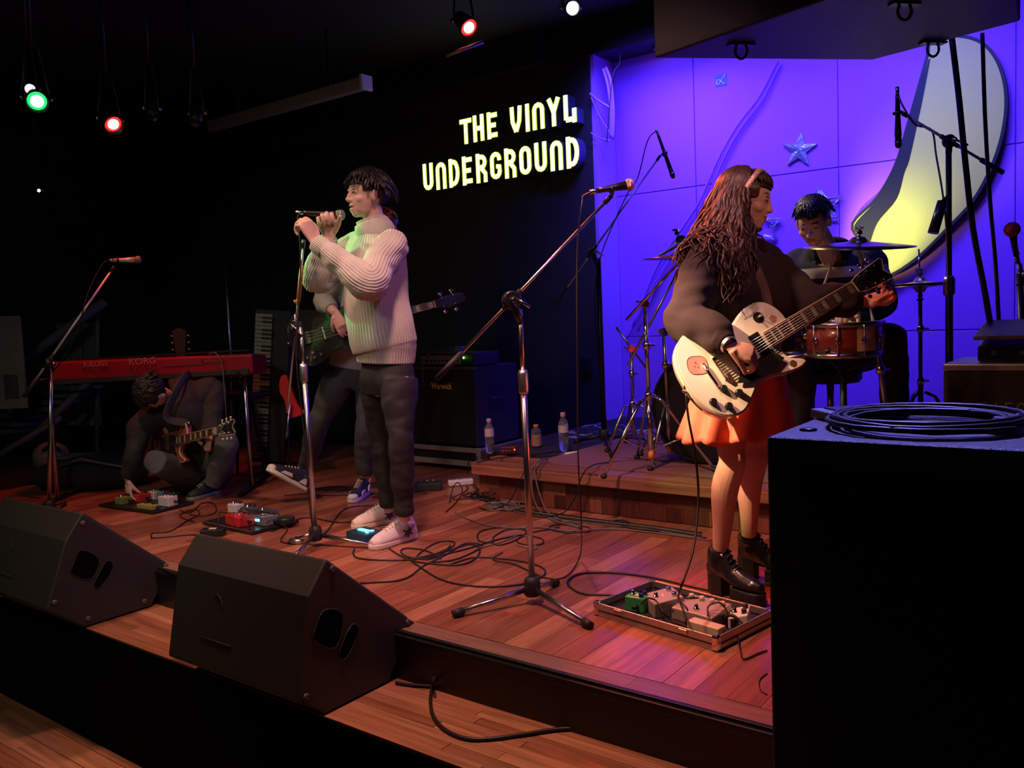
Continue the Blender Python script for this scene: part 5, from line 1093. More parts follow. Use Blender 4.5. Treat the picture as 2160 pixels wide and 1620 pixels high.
def guitar(label, T, Hd, N, bodym, kind='lp', cat='guitar', name='electric_guitar', scale=1.0, necklen=.628, inlay='cream', pick='plastic', tunm='chrome', fb='fbwood', backm=None, bindm='cream', stickers=False, bw=.045):
    """T: tail point, Hd: headstock tip, N: direction the face looks to"""
    T = V(T); U = (V(Hd)-T).normalized(); fr = frame(T, U, z=N) @ Matrix.Scale(scale, 4); o = thing(name, label, cat, T)
    def b_(): b = MB(); b.fr = fr; return b
    out = [tuple(p) for p in crv(LP if kind == 'lp' else BASS, 5, True)]
    b_().prism(out, -bw, -.003, smooth=True).build('body', backm or bodym, o)
    b_().prism([(x*.992+.002, y*.985) for x, y in out], -.003, .0015).build('top', bodym, o, bevel=.002)
    b = b_(); b.tube([V((x, y, -.004)) for x, y in out+out[:1]], .0035, 6, caps=False); b.build('binding', bindm, o)
    xb = .135 if kind == 'lp' else .10; xn = xb+necklen; x0 = .352 if kind == 'lp' else .40
    # neck and fretboard
    b = b_(); vs = []; n = 10
    for x, w_ in ((x0+.04, .028), (xn, .0215)):
        for j in range(n+1): a = math.pi*j/n; vs.append((x, w_*math.cos(a), .004-.022*math.sin(a)))
    b.add(vs, [(j, j+1, n+2+j, n+1+j) for j in range(n)]+[tuple(range(n+1)), tuple(range(n+1, 2*n+2))[::-1]], True); b.build('neck', bodym if kind == 'lp' else 'blkshell', o)
    b = b_(); b.prism([(x0, -.029), (xn, -.0215), (xn, .0215), (x0, .029)], .004, .013); f_ = b.build('fretboard', fb, o)
    b = b_()
    for k in range(1, 21):
        x = xn-necklen*(1-2**(-k/12.)); 
        if x > x0+.002: w_ = .0215+(xn-x)/(xn-x0)*.0075; b.bx((x-.001, -w_, .012), (x+.001, w_, .0148))
    q = b.build('frets', 'chromedk', f_); q['kind'] = 'stuff'
    b = b_(); b.tube([V((x0, .0292, .009)), V((xn, .0217, .009))], .0022, 5); b.tube([V((x0, -.0292, .009)), V((xn, -.0217, .009))], .0022, 5); b.build('neck_binding', bindm, f_)
    for k in (1, 3, 5, 7, 9, 12, 15, 17):
        x = xn-necklen*(1-(2**(-k/12.)+2**(-(k-1)/12.))/2); w_ = .0215+(xn-x)/(xn-x0)*.0075; l = necklen*(2**(-(k-1)/12.)-2**(-k/12.))*.30
        if x-l > x0: b = b_(); b.bx((x-l, -w_*.72, .0128), (x+l, w_*.72, .0137)); b.build('inlay', inlay, f_)
    b = b_(); b.bx((xn, -.0215, .004), (xn+.005, .0215, .017)); b.build('nut', 'cream', o)
    # headstock
    if kind == 'lp': hp = [(xn+.003, -.021), (xn+.03, -.030), (xn+.06, -.036), (xn+.165, -.045), (xn+.172, -.035), (xn+.150, -.0), (xn+.172, .035), (xn+.165, .045), (xn+.06, .036), (xn+.03, .030), (xn+.003, .021)]
    else: hp = [(xn+.003, -.021), (xn+.04, -.034), (xn+.12, -.036), (xn+.19, -.028), (xn+.205, .0), (xn+.19, .030), (xn+.12, .038), (xn+.04, .034), (xn+.003, .021)]
    b = b_(); b.prism(hp, -.012, .004); hs_ = b.build('headstock', 'blkshell', o, bevel=.002)
    if kind == 'lp': b = b_(); b.tube([V((x, y, .004)) for x, y in hp], .0018, 5); b.build('headstock_binding', bindm, hs_)
    nt = 3 if kind == 'lp' else 2
    for s_ in (-1, 1):
        for k in range(nt):
            x = xn+(.045+k*.04 if kind == 'lp' else .055+k*.07); y = s_*(.034+k*.003)
            b = b_(); b.cyl((x, y*.75, .004), (x, y*.75, .016), .0045, None, 8); b.cyl((x, y, -.006), (x, y+s_*.016, -.006), .0035, None, 8)
            b.ell((x, y+s_*.024, -.006), (.010, .008, .005) if kind == 'lp' else (.014, .011, .005), None, 10, 6); b.build('tuner', tunm, o)
    # hardware on the face
    ns = 6 if kind == 'lp' else 4
    if kind == 'lp':
        for x in (.315, .215):
            b = b_(); b.box((x, 0, .006), (.042, .088, .012)); pk = b.build('pickup', 'plastic', o, bevel=.002); b = b_(); b.box((x, 0, .0125), (.034, .070, .003)); b.build('pickup_cover', 'chromedk', pk)
            b = b_(); 
            for j in range(6): b.cyl((x+.008, -.025+j*.01, .013), (x+.008, -.025+j*.01, .0155), .0022, None, 6)
            b.build('pole_screws', 'chrome', pk)
        b = b_(); b.box((xb, 0, .008), (.014, .088, .014)); b.build('bridge', tunm, o, bevel=.002); b = b_(); b.cyl((xb-.045, -.045, .010), (xb-.045, .045, .010), .0065); b.build('tailpiece', tunm, o)
        b = b_(); b.prism([(.345, -.034), (.345, -.055), (.365, -.085), (.30, -.105), (.20, -.095), (.16, -.075), (.19, -.05), (.19, -.048)], .008, .0105); b.build('pickguard', pick, o)
        for x, y in ((.145, -.105), (.085, -.125), (.105, -.065), (.045, -.085)):
            b = b_(); b.lathe([(.0135, .001), (.013, .010), (.011, .016)], (x, y, 0), (0, 0, 1), 16); b.build('knob', pick, o)
        b = b_(); b.lathe([(.020, .001), (.020, .003)], (.375, .085, 0), (0, 0, 1), 24); sw = b.build('switch_plate', 'plastic', o); b = b_(); b.cyl((.375, .085, .003), (.378, .085, .02), .003, .005); b.build('switch_tip', 'cream', sw)
    else:
        for x in (.30, .20): b = b_(); b.box((x, 0, .007), (.022, .085, .014)); b.build('pickup', 'plastic', o, bevel=.002); b = b_(); b.box((x, 0, .0142), (.010, .075, .002)); b.build('pickup_strip', 'steel', bpy.data.objects[-1] if 0 else o)
        b = b_(); b.box((xb, 0, .009), (.035, .075, .016)); b.build('bridge', 'chrome', o, bevel=.003)
        for x, y in ((.15, -.115), (.11, -.125), (.07, -.115), (.105, -.095)): b = b_(); b.lathe([(.010, .001), (.010, .014), (.007, .017)], (x, y, 0), (0, 0, 1), 14); b.build('knob', 'chrome', o)
    for j in range(ns):
        t_ = (j/(ns-1)-.5); b = b_(); b.tube([(xb, t_*.052 if ns == 6 else t_*.057, .017), (xn, t_*.036, .0155), (xn+.06+.03*(abs(t_)*2), (t_)*.055, .010)], .0011 if ns == 6 else .0017, 4); b.build('string', 'steel', o)
    for p in ((-.006, 0), (.45 if kind == 'lp' else .5, .10 if kind == 'lp' else .15)): b = b_(); b.cyl((p[0], p[1], -.022), (p[0]-(.010 if p[0] < .1 else -.006), p[1]+(.0 if p[0] < .1 else .006), -.022), .006); b.build('strap_button', tunm, o)
    if stickers:
        b = b_(); b.prism([(.075+.038*math.cos(a), .050+.036*math.sin(a)+.004*math.cos(3*a)) for a in np.linspace(0, 6.283, 29)[:-1]], .0016, .0022); s1_ = b.build('round_sticker', mat('salmon_sticker', (.75, .28, .22), .5), o)
        b = b_(); b.tube([V((.075+.038*math.cos(a), .050+.036*math.sin(a)+.004*math.cos(3*a), .002)) for a in np.linspace(0, 6.283, 29)], .0009, 4); 
        b.tube([(.075, .036, .0025), (.072, .041, .0025), (.075, .046, .0025)], .0008, 4); b.tube([(.075, .056, .0025), (.072, .061, .0025), (.075, .066, .0025)], .0008, 4); b.tube([(.064, .048, .0025), (.062, .051, .0025), (.064, .054, .0025)], .0008, 4); b.build('sticker_line', 'cutblack', s1_)
        b = b_(); b.prism([(.42+.014*math.cos(a)*(1+.15*math.cos(5*a)), .055+.014*math.sin(a)) for a in np.linspace(0, 6.283, 25)[:-1]], .0016, .0022); b.build('small_sticker', mat('tan_sticker', (.55, .30, .16), .5), o)
        b = b_(); b.prism([(.385+.013*math.cos(a)*(1+.12*math.cos(6*a)), -.118+.013*math.sin(a)) for a in np.linspace(0, 6.283, 25)[:-1]], .0016, .0022); b.build('small_sticker', mat('dark_brown_sticker', (.12, .05, .03), .5), o)
    return o, fr
M['fbwood'] = mat('ebony_fretboard', (.10, .045, .030), .45)
M['gwhite'] = mat('aged_white_lacquer', (.86, .78, .64), .22, coat=.4, noise=.03)
M['gbrown'] = mat('brown_sunburst_lacquer', (.26, .08, .04), .22, coat=.5, noise=.4, nscale=3)
M['gblack'] = mat('black_bass_lacquer', (.012, .013, .014), .12, coat=.6)
NT = (FH*-1+UP*.22-RH*.10).normalized()
GT, GH = H(1452, 818, 2.92), H(1885, 556, 3.20)
g1, g1f = guitar('white single-cutaway electric guitar with stickers and black pickguard, held by the woman', GT, GH, NT, 'gwhite', stickers=True)
g2, g2f = guitar('brown single-cutaway electric guitar held across the crouching guitarist', H(304, 948, 5.58), H(498, 899, 5.08), FH*-.82+UP*.20-RH*.565, 'gbrown', tunm='cream')
g3, g3f = guitar('glossy black four-string bass guitar behind the singer', H(612, 722, 5.0), H(972, 628, 5.25), FH*-1+UP*.15, 'gblack', kind='bass', cat='bass guitar', name='bass_guitar', necklen=.78, bindm='blkshell')

# ------------------------------------------------------------------ people
def remesh(mb, name, vox, m, parent, smooth=2, cols=None, label=None, fac=.5):
    me0 = mb.mesh('tmp'); tmp = bpy.data.objects.new('tmp', me0); COL.objects.link(tmp)
    r_ = tmp.modifiers.new('r', 'REMESH'); r_.mode = 'VOXEL'; r_.voxel_size = vox; r_.use_smooth_shade = True
    if smooth: s_ = tmp.modifiers.new('s', 'SMOOTH'); s_.iterations = smooth; s_.factor = fac
    dg = bpy.context.evaluated_depsgraph_get(); me = bpy.data.meshes.new_from_object(tmp.evaluated_get(dg)); bpy.data.objects.remove(tmp)
    org = ORG[parent.name]; k = len(me.vertices); co = np.empty(k*3, dtype=np.float32); me.vertices.foreach_get('co', co); co = co.reshape(-1, 3)
    if cols is not None:
        c = cols(co); a = me.color_attributes.new('Col', 'FLOAT_COLOR', 'POINT'); a.data.foreach_set('color', np.concatenate([c, np.ones((k, 1))], 1).astype(np.float32).ravel())
    co = co-np.array(org, dtype=np.float32); me.vertices.foreach_set('co', co.ravel()); me.materials.clear(); me.materials.append(M[m] if isinstance(m, str) else m); me.update()
    me.name = name; o = bpy.data.objects.new(name, me); COL.objects.link(o); o.parent = parent; ORG[o.name] = org
    if label: o['label'] = label
    return o
M['skin'] = mat('skin', (.7, .45, .35), .5, attr='Col', spec=.4); M['skin'].node_tree.nodes['Principled BSDF'].inputs['Subsurface Weight'].default_value = .05
def limb(mb, pts, rad, n=18, seg=5, flat=1.0, up=None, wr=0.0, wf=18.0, seed=0, rib=0, ribamp=0.0):
    """tapered tube through points, optional wrinkles or knitted ribs"""
    q = crv([tuple(p)+(r_,) for p, r_ in zip(pts, rad)], seg); P_ = [V(x[:3]) for x in q]; r = [max(float(x[3]), .002) for x in q]
    k = len(P_); t0 = (P_[1]-P_[0]).normalized(); u = V(up) if up is not None else (UP if abs(t0.z) < .85 else FH); u = (u-t0*u.dot(t0)).normalized(); vs = []
    for i in range(k):
        t = (P_[min(i+1, k-1)]-P_[max(i-1, 0)]).normalized(); u = (u-t*u.dot(t)).normalized(); w_ = t.cross(u)
        for j in range(n):
            a = 2*math.pi*j/n; d = u*math.cos(a)*flat+w_*math.sin(a); rr = r[i]
            if wr: p = P_[i]+d*rr; rr += wr*(mnoise.noise(p*wf+V((seed, 0, 0)))+.6*mnoise.noise(V((p.x*wf, p.y*wf, p.z*wf*2.4+seed))))
            if rib: rr += ribamp*(abs(math.sin(a*rib/2))**.7*2-1)
            vs.append(P_[i]+d*rr)
    fs = [(i*n+j, i*n+(j+1) % n, (i+1)*n+(j+1) % n, (i+1)*n+j) for i in range(k-1) for j in range(n)]
    vs += [P_[0], P_[-1]]; c0, c1 = k*n, k*n+1
    fs += [(c0, (j+1) % n, j) for j in range(n)]+[(c1, (k-1)*n+j, (k-1)*n+(j+1) % n) for j in range(n)]
    mb.add(vs, fs, True); return mb
def torso(mb, secs, n=40, seg=5, rib=0, ribamp=0, wr=0, wf=12, ex=2.3, seed=3):
    """secs: (centre, side unit, half width, half depth)"""
    q = crv([tuple(c)+tuple(s)+(w_, d_) for c, s, w_, d_ in secs], seg); vs = []; k = len(q)
    for i, x in enumerate(q):
        c = V(x[:3]); s = V(x[3:6]).normalized(); nx = V(q[min(i+1, k-1)][:3])-V(q[max(i-1, 0)][:3]); nx.normalize(); f = nx.cross(s).normalized(); s = f.cross(nx).normalized()
        for j in range(n):
            a = 2*math.pi*j/n; ca, sa = math.cos(a), math.sin(a); m_ = (abs(ca)**ex+abs(sa)**ex)**(-1/ex); d = s*ca*x[6]*m_+f*sa*x[7]*m_; L_ = d.length; k_ = 0
            if wr: p = c+d; k_ += wr*(mnoise.noise(p*wf+V((seed, 0, 0)))+.7*mnoise.noise(V((p.x*wf*1.8, p.y*wf*1.8, p.z*wf*.6+seed))))
            if rib: k_ += ribamp*(abs(math.sin(a*rib/2))**.7*2-1)
            vs.append(c+d*(1+k_/max(L_, .01)))
    fs = [(i*n+j, i*n+(j+1) % n, (i+1)*n+(j+1) % n, (i+1)*n+j) for i in range(k-1) for j in range(n)]
    vs += [V(q[0][:3]), V(q[-1][:3])]; c0, c1 = k*n, k*n+1
    fs += [(c0, (j+1) % n, j) for j in range(n)]+[(c1, (k-1)*n+j, (k-1)*n+(j+1) % n) for j in range(n)]
    mb.add(vs, fs, True); return mb
def headframe(c, face, up=UP):
    """x right of the face's owner, y forward, z up"""
    y = V(face).normalized(); z = V(up); z = (z-y*z.dot(y)).normalized(); x = y.cross(z); c = V(c)
    return Matrix(((x.x, y.x, z.x, c.x), (x.y, y.y, z.y, c.y), (x.z, y.z, z.z, c.z), (0, 0, 0, 1)))
def head(mb, fr, s=1.0, fem=False, mouth=0.0):
    b = mb; old = b.fr; b.fr = fr @ Matrix.Scale(s, 4); E = lambda c, r, rot=None, nu=20, nv=14: b.ell(c, r, rot, nu, nv)
    E((0, -.012, .030), (.074, .094, .084)); E((0, .010, .018), (.068, .082, .082)); jw = .052 if fem else .056
    E((0, .028, -.028), (jw+.006, .062, .066)); E((0, .030, -.058), (jw-.004, .054, .046)); E((0, .058, -.088), (.025, .022, .019)); E((0, .040, -.078), (.038, .038, .026))
    for s_ in (-1, 1):
        E((s_*.040, .050, -.026), (.022, .026, .022)); E((s_*.072, -.002, -.008), (.010, .018, .029), Matrix.Rotation(s_*-.25, 3, 'Z')); E((s_*.076, -.006, .004), (.009, .018, .017), Matrix.Rotation(s_*-.4, 3, 'Z'))
        E((s_*.031, .0725, .004), (.0145, .010, .0085)); E((s_*.028, .080, .024), (.022, .010, .006)); E((s_*.009, .095, -.030), (.009, .009, .007))
    E((0, .083, .012), (.008, .012, .020)); E((0, .092, -.010), (.0085, .012, .018), Matrix.Rotation(.25, 3, 'X')); E((0, .101, -.025), (.0115, .0105, .0095))
    E((0, .082, -.043), (.012, .008, .012)); E((0, .0855, -.052-mouth*.2), (.021, .0085, .006)); E((0, .0835, -.063-mouth), (.019, .009, .0065)); E((0, .074, -.076-mouth*.6), (.02, .012, .010))
    b.fr = old
def facecol(fr, s=1.0, skin=(.72, .47, .36), lips=(.55, .16, .14), brow=(.06, .035, .03), mouth=0.0, blush=None, nails=None):
    Mi = np.array((fr @ Matrix.Scale(s, 4)).inverted())
    def f(co):
        h = np.concatenate([co, np.ones((len(co), 1))], 1) @ Mi.T; x, y, z = h[:, 0], h[:, 1], h[:, 2]; c = np.tile(np.array(skin), (len(co), 1)); front = y > .05
        def mix(mask, col):
            m_ = np.clip(mask, 0, 1)[:, None]*front[:, None]; return c*(1-m_)+np.array(col)*m_
        c = mix((1.25-((x/.021)**2+((z+.057+mouth*.5)/(.011+mouth*.4))**2))*2.5, lips)
        if mouth: c = mix((1.0-((x/.014)**2+((z+.057+mouth*.5)/(.0035+mouth*.35))**2))*3, (.06, .015, .015))
        ax_ = np.abs(x)
        c = mix((1.0-(((ax_-.030)/.020)**2+((z-.031+((ax_-.028)/.03)**2*.006)/.0045)**2))*2.2, brow)
        c = mix((1.0-(((ax_-.031)/.0150)**2+((z-.0045)/.0042)**2))*2.5, (.05, .03, .03))
        return c
    return f
def hand(mb, W_, D, N, th, curls=(60, 70, 50), spread=1.0, s=1.0, thumb=(.5, .8, .3), tcurl=.4, fing=None):
    """W_ wrist, D direction to knuckles, N palm normal, th +1/-1: side of the thumb along D x N"""
    W_ = V(W_); D = V(D).normalized(); N = V(N); N = (N-D*N.dot(D)).normalized(); S_ = D.cross(N)*th
    limb(mb, [W_-D*.01, W_+D*.02*s, W_+D*.055*s, W_+D*.088*s], [.024*s, .030*s, .038*s, .036*s], 14, 3, flat=.42, up=N)
    kn = [(.030, .090, .0095, .078), (.010, .095, .0098, .086), (-.011, .092, .0094, .080), (-.030, .084, .0085, .064)]
    for i, (sx, dx, r_, L_) in enumerate(kn):
        cu = curls if fing is None else fing[i]
        p = W_+D*dx*s*.93+S_*sx*s; a = 0; pts = [p-D*.02*s, p]; rr = [r_*s*1.0, r_*s*1.05]; fan = S_*sx*2.2*spread
        for seg_, c_ in zip((.44, .30, .26), cu):
            a += R(c_); d = (D*math.cos(a)+N*math.sin(a)+fan*max(math.cos(a), 0)).normalized(); p = p+d*L_*seg_*s; pts.append(p); rr.append(r_*s*(.98-.12*len(pts)/4))
        limb(mb, pts, rr, 10, 2); mb.ell(p, (rr[-1],)*3, None, 8, 6)
    tb = W_+D*.022*s+S_*.024*s; d1 = (D*thumb[0]+S_*thumb[1]+N*thumb[2]).normalized(); p1 = tb+d1*.040*s; d2 = (d1*(1-tcurl)+N*tcurl*.8+D*tcurl*.7).normalized(); p2 = p1+d2*.030*s; p3 = p2+(d2*.8+N*tcurl*.5).normalized()*.024*s
    limb(mb, [tb-d1*.01, tb, p1, p2, p3], [.015*s, .0155*s, .0125*s, .0105*s, .0085*s], 10, 2); mb.ell(p3, (.0085*s,)*3, None, 8, 6)
def bodybase(mb, J, girth=1.0, arm=1.0, leg=1.0, legs=True):
    """continuous body: torso, neck, arms to the wrists, legs to the ankles"""
    g = girth; side = (V(J['shR'])-V(J['shL'])).normalized(); hs = (V(J['hipR'])-V(J['hipL'])).normalized(); sh = (V(J['shR'])+V(J['shL']))/2; hp = (V(J['hipR'])+V(J['hipL']))/2
    nk = V(J['neck']); mid = hp.lerp(sh, .45); swid = (V(J['shR'])-V(J['shL'])).length/2
    torso(mb, [(hp-(sh-hp).normalized()*.08, hs, .075*g, .06*g), (hp, hs, .130*g, .085*g), (mid, (hs+side)/2, .125*g, .090*g), (hp.lerp(sh, .8), side, .150*g, .105*g), (sh, side, swid*.9, .085*g), (sh.lerp(nk, .6), side, .075, .065)], 28, 4)
    hc_ = V(J['head']); d = (hc_-nk).normalized(); limb(mb, [nk-d*.06, nk, nk.lerp(hc_, .55), hc_-d*.0], [.062, .053*(g*.5+.5), .050*(g*.5+.5), .05], 18, 3)
    for s_ in 'LR':
        a, b_, c = V(J['sh'+s_]), V(J['el'+s_]), V(J['wr'+s_])
        limb(mb, [a+(a-sh)*-.1, a, a.lerp(b_, .5), b_, b_.lerp(c, .3), b_.lerp(c, .75), c], [.045*arm, .050*arm, .044*arm, .037*arm, .040*arm, .029*arm, .024*arm], 16, 3)
        if legs:
            a, b_, c = V(J['hip'+s_]), V(J['kn'+s_]), V(J['an'+s_])
            cf = J.get('calf', V((0, 0, 0)))
            limb(mb, [a, a.lerp(b_, .4), a.lerp(b_, .85), b_, b_.lerp(c, .3)+cf, b_.lerp(c, .7)+cf*.4, c], [.085*leg, .075*leg, .054*leg, .051*leg, .052*leg, .038*leg, .030*leg], 20, 4)
def shoe(parent, heel, toe, up, kind, m, solem, name='shoe', h=.09, label=None, ank=None, extra=None):
    """heel and toe: points on the sole's underside"""
    heel, toe = V(heel), V(toe); y = (toe-heel).normalized(); z = V(up); z = (z-y*z.dot(y)).normalized(); x = y.cross(z); L_ = (toe-heel).length
    fr = Matrix(((x.x, y.x, z.x, heel.x), (x.y, y.y, z.y, heel.y), (x.z, y.z, z.z, heel.z), (0, 0, 0, 1))); k = L_/.28
    st_ = .026 if kind == 'sneaker' else .03
    plat = kind == 'boot'
    z0 = .045 if plat else 0
    out = [(0, .035), (.06, .036), (.12, .034), (.18, .042), (.23, .043), (.262, .032), (.278, .0)]
    poly = [(w_*k, y_*k) for y_, w_ in out]+[(-w_*k, y_*k) for y_, w_ in out[-2::-1]]+[(-.022*k, -.010*k), (.022*k, -.010*k)]
    b = MB(); b.fr = fr
    if plat:
        b.prism([(x_, y_) for x_, y_ in poly if y_ > .10*k]+[], .0, z0+.004); b.build('platform_sole', solem, parent, bevel=.006, seg=3)
        b = MB(); b.fr = fr; b.prism([(x_*.95, y_) for x_, y_ in [(.032*k, .075*k), (-.032*k, .075*k), (-.034*k, .02*k), (-.024*k, -.008*k), (.024*k, -.008*k), (.034*k, .02*k)]], 0, z0+.045); b.build('heel_block', solem, parent, bevel=.004)
    else:
        b.prism([(x_*1.04, y_) for x_, y_ in poly], 0, st_, smooth=True); b.build('sole', solem, parent, bevel=.006, seg=3)
    b = MB(); b.fr = fr; zs_ = z0+(.030 if plat else 0)      # heel lift for boots
    hh = zs_+.02 if plat else .02
    prof = [(-.002, .035, .012+hh, .070 if not plat else .075), (.03, .036, hh+.02, .082), (.08, .038, hh+.018 if plat else .02+hh, .078), (.13, .041, (z0+.028) if plat else .04, .060), (.18, .043, (z0+.022) if plat else .036, .046), (.23, .040, (z0+.020) if plat else .032, .036), (.268, .020, (z0+.018) if plat else .028, .022)]
    rings = []
    for y_, w_, zb, hh_ in prof:
        c_z = zb; ring = []
        for j in range(20):
            a = 2*math.pi*j/20; zz_ = math.sin(a); ring.append((w_*k*math.cos(a)*(1-.25*max(zz_, 0)), y_*k, c_z+(hh_*k*zz_ if zz_ > 0 else (c_z-(st_*.5 if not plat else z0))*zz_*.9)))
        rings.append(ring)
    vs = [p for r_ in rings for p in r_]; n = 20; K = len(rings); fs = [(i*n+j, (i+1)*n+j, (i+1)*n+(j+1) % n, i*n+(j+1) % n) for i in range(K-1) for j in range(n)]+[tuple(range(n)), tuple(range((K-1)*n, K*n))[::-1]]
    b.add(vs, fs, True)
    o2 = b
    if ank is not None:
        inv = fr.inverted(); p = inv @ V(ank); zt = hh+.075
        if plat: limb(b, [(0, .040*k, hh+.01), (0, .036*k, hh+.06), tuple(p*.6+V((0, .036*k, hh+.06))*.4), tuple(p)], [.038, .042, .043, .044], 18, 4)
        else: limb(b, [(0, .045*k, hh+.0), (0, .034*k, hh+.045), (0, .028*k, hh+.068)], [.038, .037, .036], 18, 3)
    up_ = remesh(b, 'upper', .0045, m, parent, 3)
    # laces
    for i in range(5):
        t_ = i/4; yy = (.105+.075*t_)*k if not plat else (.085+.06*t_)*k; zz_ = (.100-.052*t_+ (0 if not plat else z0+.010))
        zz_ = (np.interp(yy/k, [p[0] for p in prof], [p[2]+p[3]*k for p in prof])+.001)
        b = MB(); b.fr = fr; w_ = .021-.004*t_; s_ = 1 if i % 2 else -1
        b.tube([(-w_, yy-.003*s_, zz_-.010), (-w_*.5, yy, zz_-.001), (0, yy+.001, zz_+.002), (w_*.5, yy+.002, zz_-.001), (w_, yy+.003*s_, zz_-.010)], .0030, 5); b.build('lace', 'lacew' if not plat else 'cable', up_)
    if extra: extra(fr, k, up_)
    return fr
M['lacew'] = mat('white_laces', (.70, .60, .45), .7)
def hairmass(parent, fr, m, locks, s=1.0, cap=True, name='hair', seed=1):
    """locks: list of (points in head space, radius list)"""
    b = MB(); f2 = fr @ Matrix.Scale(s, 4); b.fr = f2
    if cap:
        # cap: skull shell cut along the hairline
        nu, nv = 40, 26; vs = []; fs = []
        def keep(p): return p.z > cap(p) if callable(cap) else True
        pts = []
        for i in range(nv+1):
            ph = math.pi*i/nv
            for j in range(nu):
                thh = 2*math.pi*j/nu; n_ = V((math.sin(ph)*math.cos(thh), math.sin(ph)*math.sin(thh), math.cos(ph))); r_ = (.083, .105, .094)
                q = V((n_.x*r_[0], n_.y*r_[1]-.010, n_.z*r_[2]+.032)); q += n_*.005*mnoise.noise(n_*7+V((seed, 0, 0))); pts.append(q)
        for i in range(nv):
            for j in range(nu):
                f_ = (i*nu+j, (i+1)*nu+j, (i+1)*nu+(j+1) % nu, i*nu+(j+1) % nu)
                c = sum((pts[k] for k in f_), V((0, 0, 0)))/4
                if keep(c): fs.append(f_)
        b.add(pts, fs, True)
    for pts, rr in locks:
        q = crv([tuple(p) for p in pts], 3); rs = np.interp(np.linspace(0, 1, len(q)), np.linspace(0, 1, len(rr)), rr); b.tube(q, list(rs), 5, True, True, flat=.55)
    o = b.build(name, m, parent)
    return o
def scalp(az, el, r_=1.0):
    """point on the skull: az 0 = face, 90 = right; el 90 = crown"""
    a, e = R(az), R(el); return V((.080*math.cos(e)*math.sin(a)*r_, (.100*math.cos(e)*math.cos(a)-.010)*r_, .090*math.sin(e)*r_+.034))
M['hairblk'] = mat('black_hair', (.020, .016, .014), .38, stretch=(1, 1, .3), noise=.5, nscale=90, bump=.4, bscale=200)
M['hairbrn'] = mat('brown_wavy_hair', (.065, .027, .020), .42, noise=.6, nscale=70, stretch=(1, 1, .25), bump=.4, bscale=200)
def shorthair(seed, crown=(150, 78), length=.06, fringe=True, back=True, side_el=8, n=260, rad=.0075, lift=.010):
    rnd = random.Random(seed); L_ = []
    cz = scalp(*crown)
    for i in range(n):
        az = rnd.uniform(-180, 180); e0 = rnd.uniform(5, 88); 
        if abs(az) < 70 and e0 < 42: continue
        if 70 <= abs(az) < 112 and e0 < 24: continue
        p0 = scalp(az, e0, .98); d = (p0-cz); d.z -= .02+.03*rnd.random(); d += V((rnd.uniform(-.03, .03), rnd.uniform(-.03, .03), rnd.uniform(-.01, .01))); d.normalize(); l = length*rnd.uniform(.6, 1.2)
        pts = [p0]; p = p0.copy()
        for k in range(3):
            p = p+d*l/3; c = p-V((0, -.010, .032)); q = V((c.x/.084, c.y/.106, c.z/.095)); 
            if q.length < 1.03+.06*rnd.random(): q = q.normalized()*(1.03+lift*(k+1)); c = V((q.x*.084, q.y*.106, q.z*.095)); p = c+V((0, -.010, .032))
            pts.append(p.copy()); d.z -= .25; d.normalize()
        L_.append((pts, [rad, rad*1.1, rad*.8, .0012]))
    return L_
CF = -FH
def dv(r_, f_, u_=0): return (RH*r_+FH*f_+UP*u_)
# ================= singer
J = dict(head=H(776, 412, 4.20), neck=H(797, 494, 4.24), shL=H(826, 520, 4.10), shR=H(748, 520, 4.38), elL=H(768, 592, 3.90), elR=H(672, 580, 4.22), wrL=H(664, 510, 3.95), wrR=H(695, 500, 4.12),
         hipL=H(840, 800, 4.14), hipR=H(795, 800, 4.30), knL=H(846, 935, 4.07), knR=H(806, 935, 4.33), anL=H(853, 1098, 4.12), anR=H(822, 1078, 4.40))
sg_ = thing('person', 'person in a cream turtleneck sweater and black jeans singing into a hand-held microphone', 'person', V((SINGER.x, SINGER.y, 0)))
fS = headframe(J['head'], dv(-.86, -.50, .03))
b = MB(); bodybase(b, J); head(b, fS, 1.02, mouth=.008)
hand(b, J['wrL'], dv(-.40, .05, .90), dv(-.75, .5, .1), -1, fing=[(35, 55, 30), (50, 60, 35), (60, 65, 40), (68, 70, 45)], thumb=(.9, .6, .2), s=1.12)
hand(b, J['wrR'], dv(-.15, -.1, 1), dv(.2, -1, .1), 1, fing=[(75, 85, 50)]*4, thumb=(.6, .6, .8), s=1.12)
remesh(b, 'body', .0040, 'skin', sg_, 2, facecol(fS, 1.02, (.66, .43, .34), mouth=.008))
M['knit'] = mat('cream_knit_wool', (.50, .48, .40), .9, bump=.7, bscale=260, sheen=.3, noise=.1, nscale=30)
sidev = (J['shR']-J['shL']).normalized(); ch = (J['shR']+J['shL'])/2; hp = (J['hipR']+J['hipL'])/2
b = MB(); P = lambda px, py: H(px, py, 4.22)
torso(b, [(P(812, 765), sidev, .150, .125), (P(812, 740), sidev, .160, .135), (P(810, 728), sidev, .172, .150), (P(802, 690), sidev, .175, .150), (P(795, 640), sidev, .168, .140), (P(792, 580), sidev, .175, .132), (P(790, 535), sidev, .195, .118), (P(789, 512), sidev, .170, .098), (P(792, 498), sidev, .105, .080), (P(794, 488), sidev, .070, .066)], 300, 9, rib=58, ribamp=.0028, wr=.010, wf=7)
sw = b.build('sweater', 'knit', sg_)
b = MB(); limb(b, [P(800, 512), P(795, 494), P(787, 478), P(782, 462)], [.078, .074, .070, .072], 160, 5, rib=44, ribamp=.0022); limb(b, [P(799, 506), P(794, 495), P(788, 482), P(783, 468)], [.086, .095, .093, .082], 160, 5, rib=44, ribamp=.0022); b.build('turtleneck', 'knit', sw)
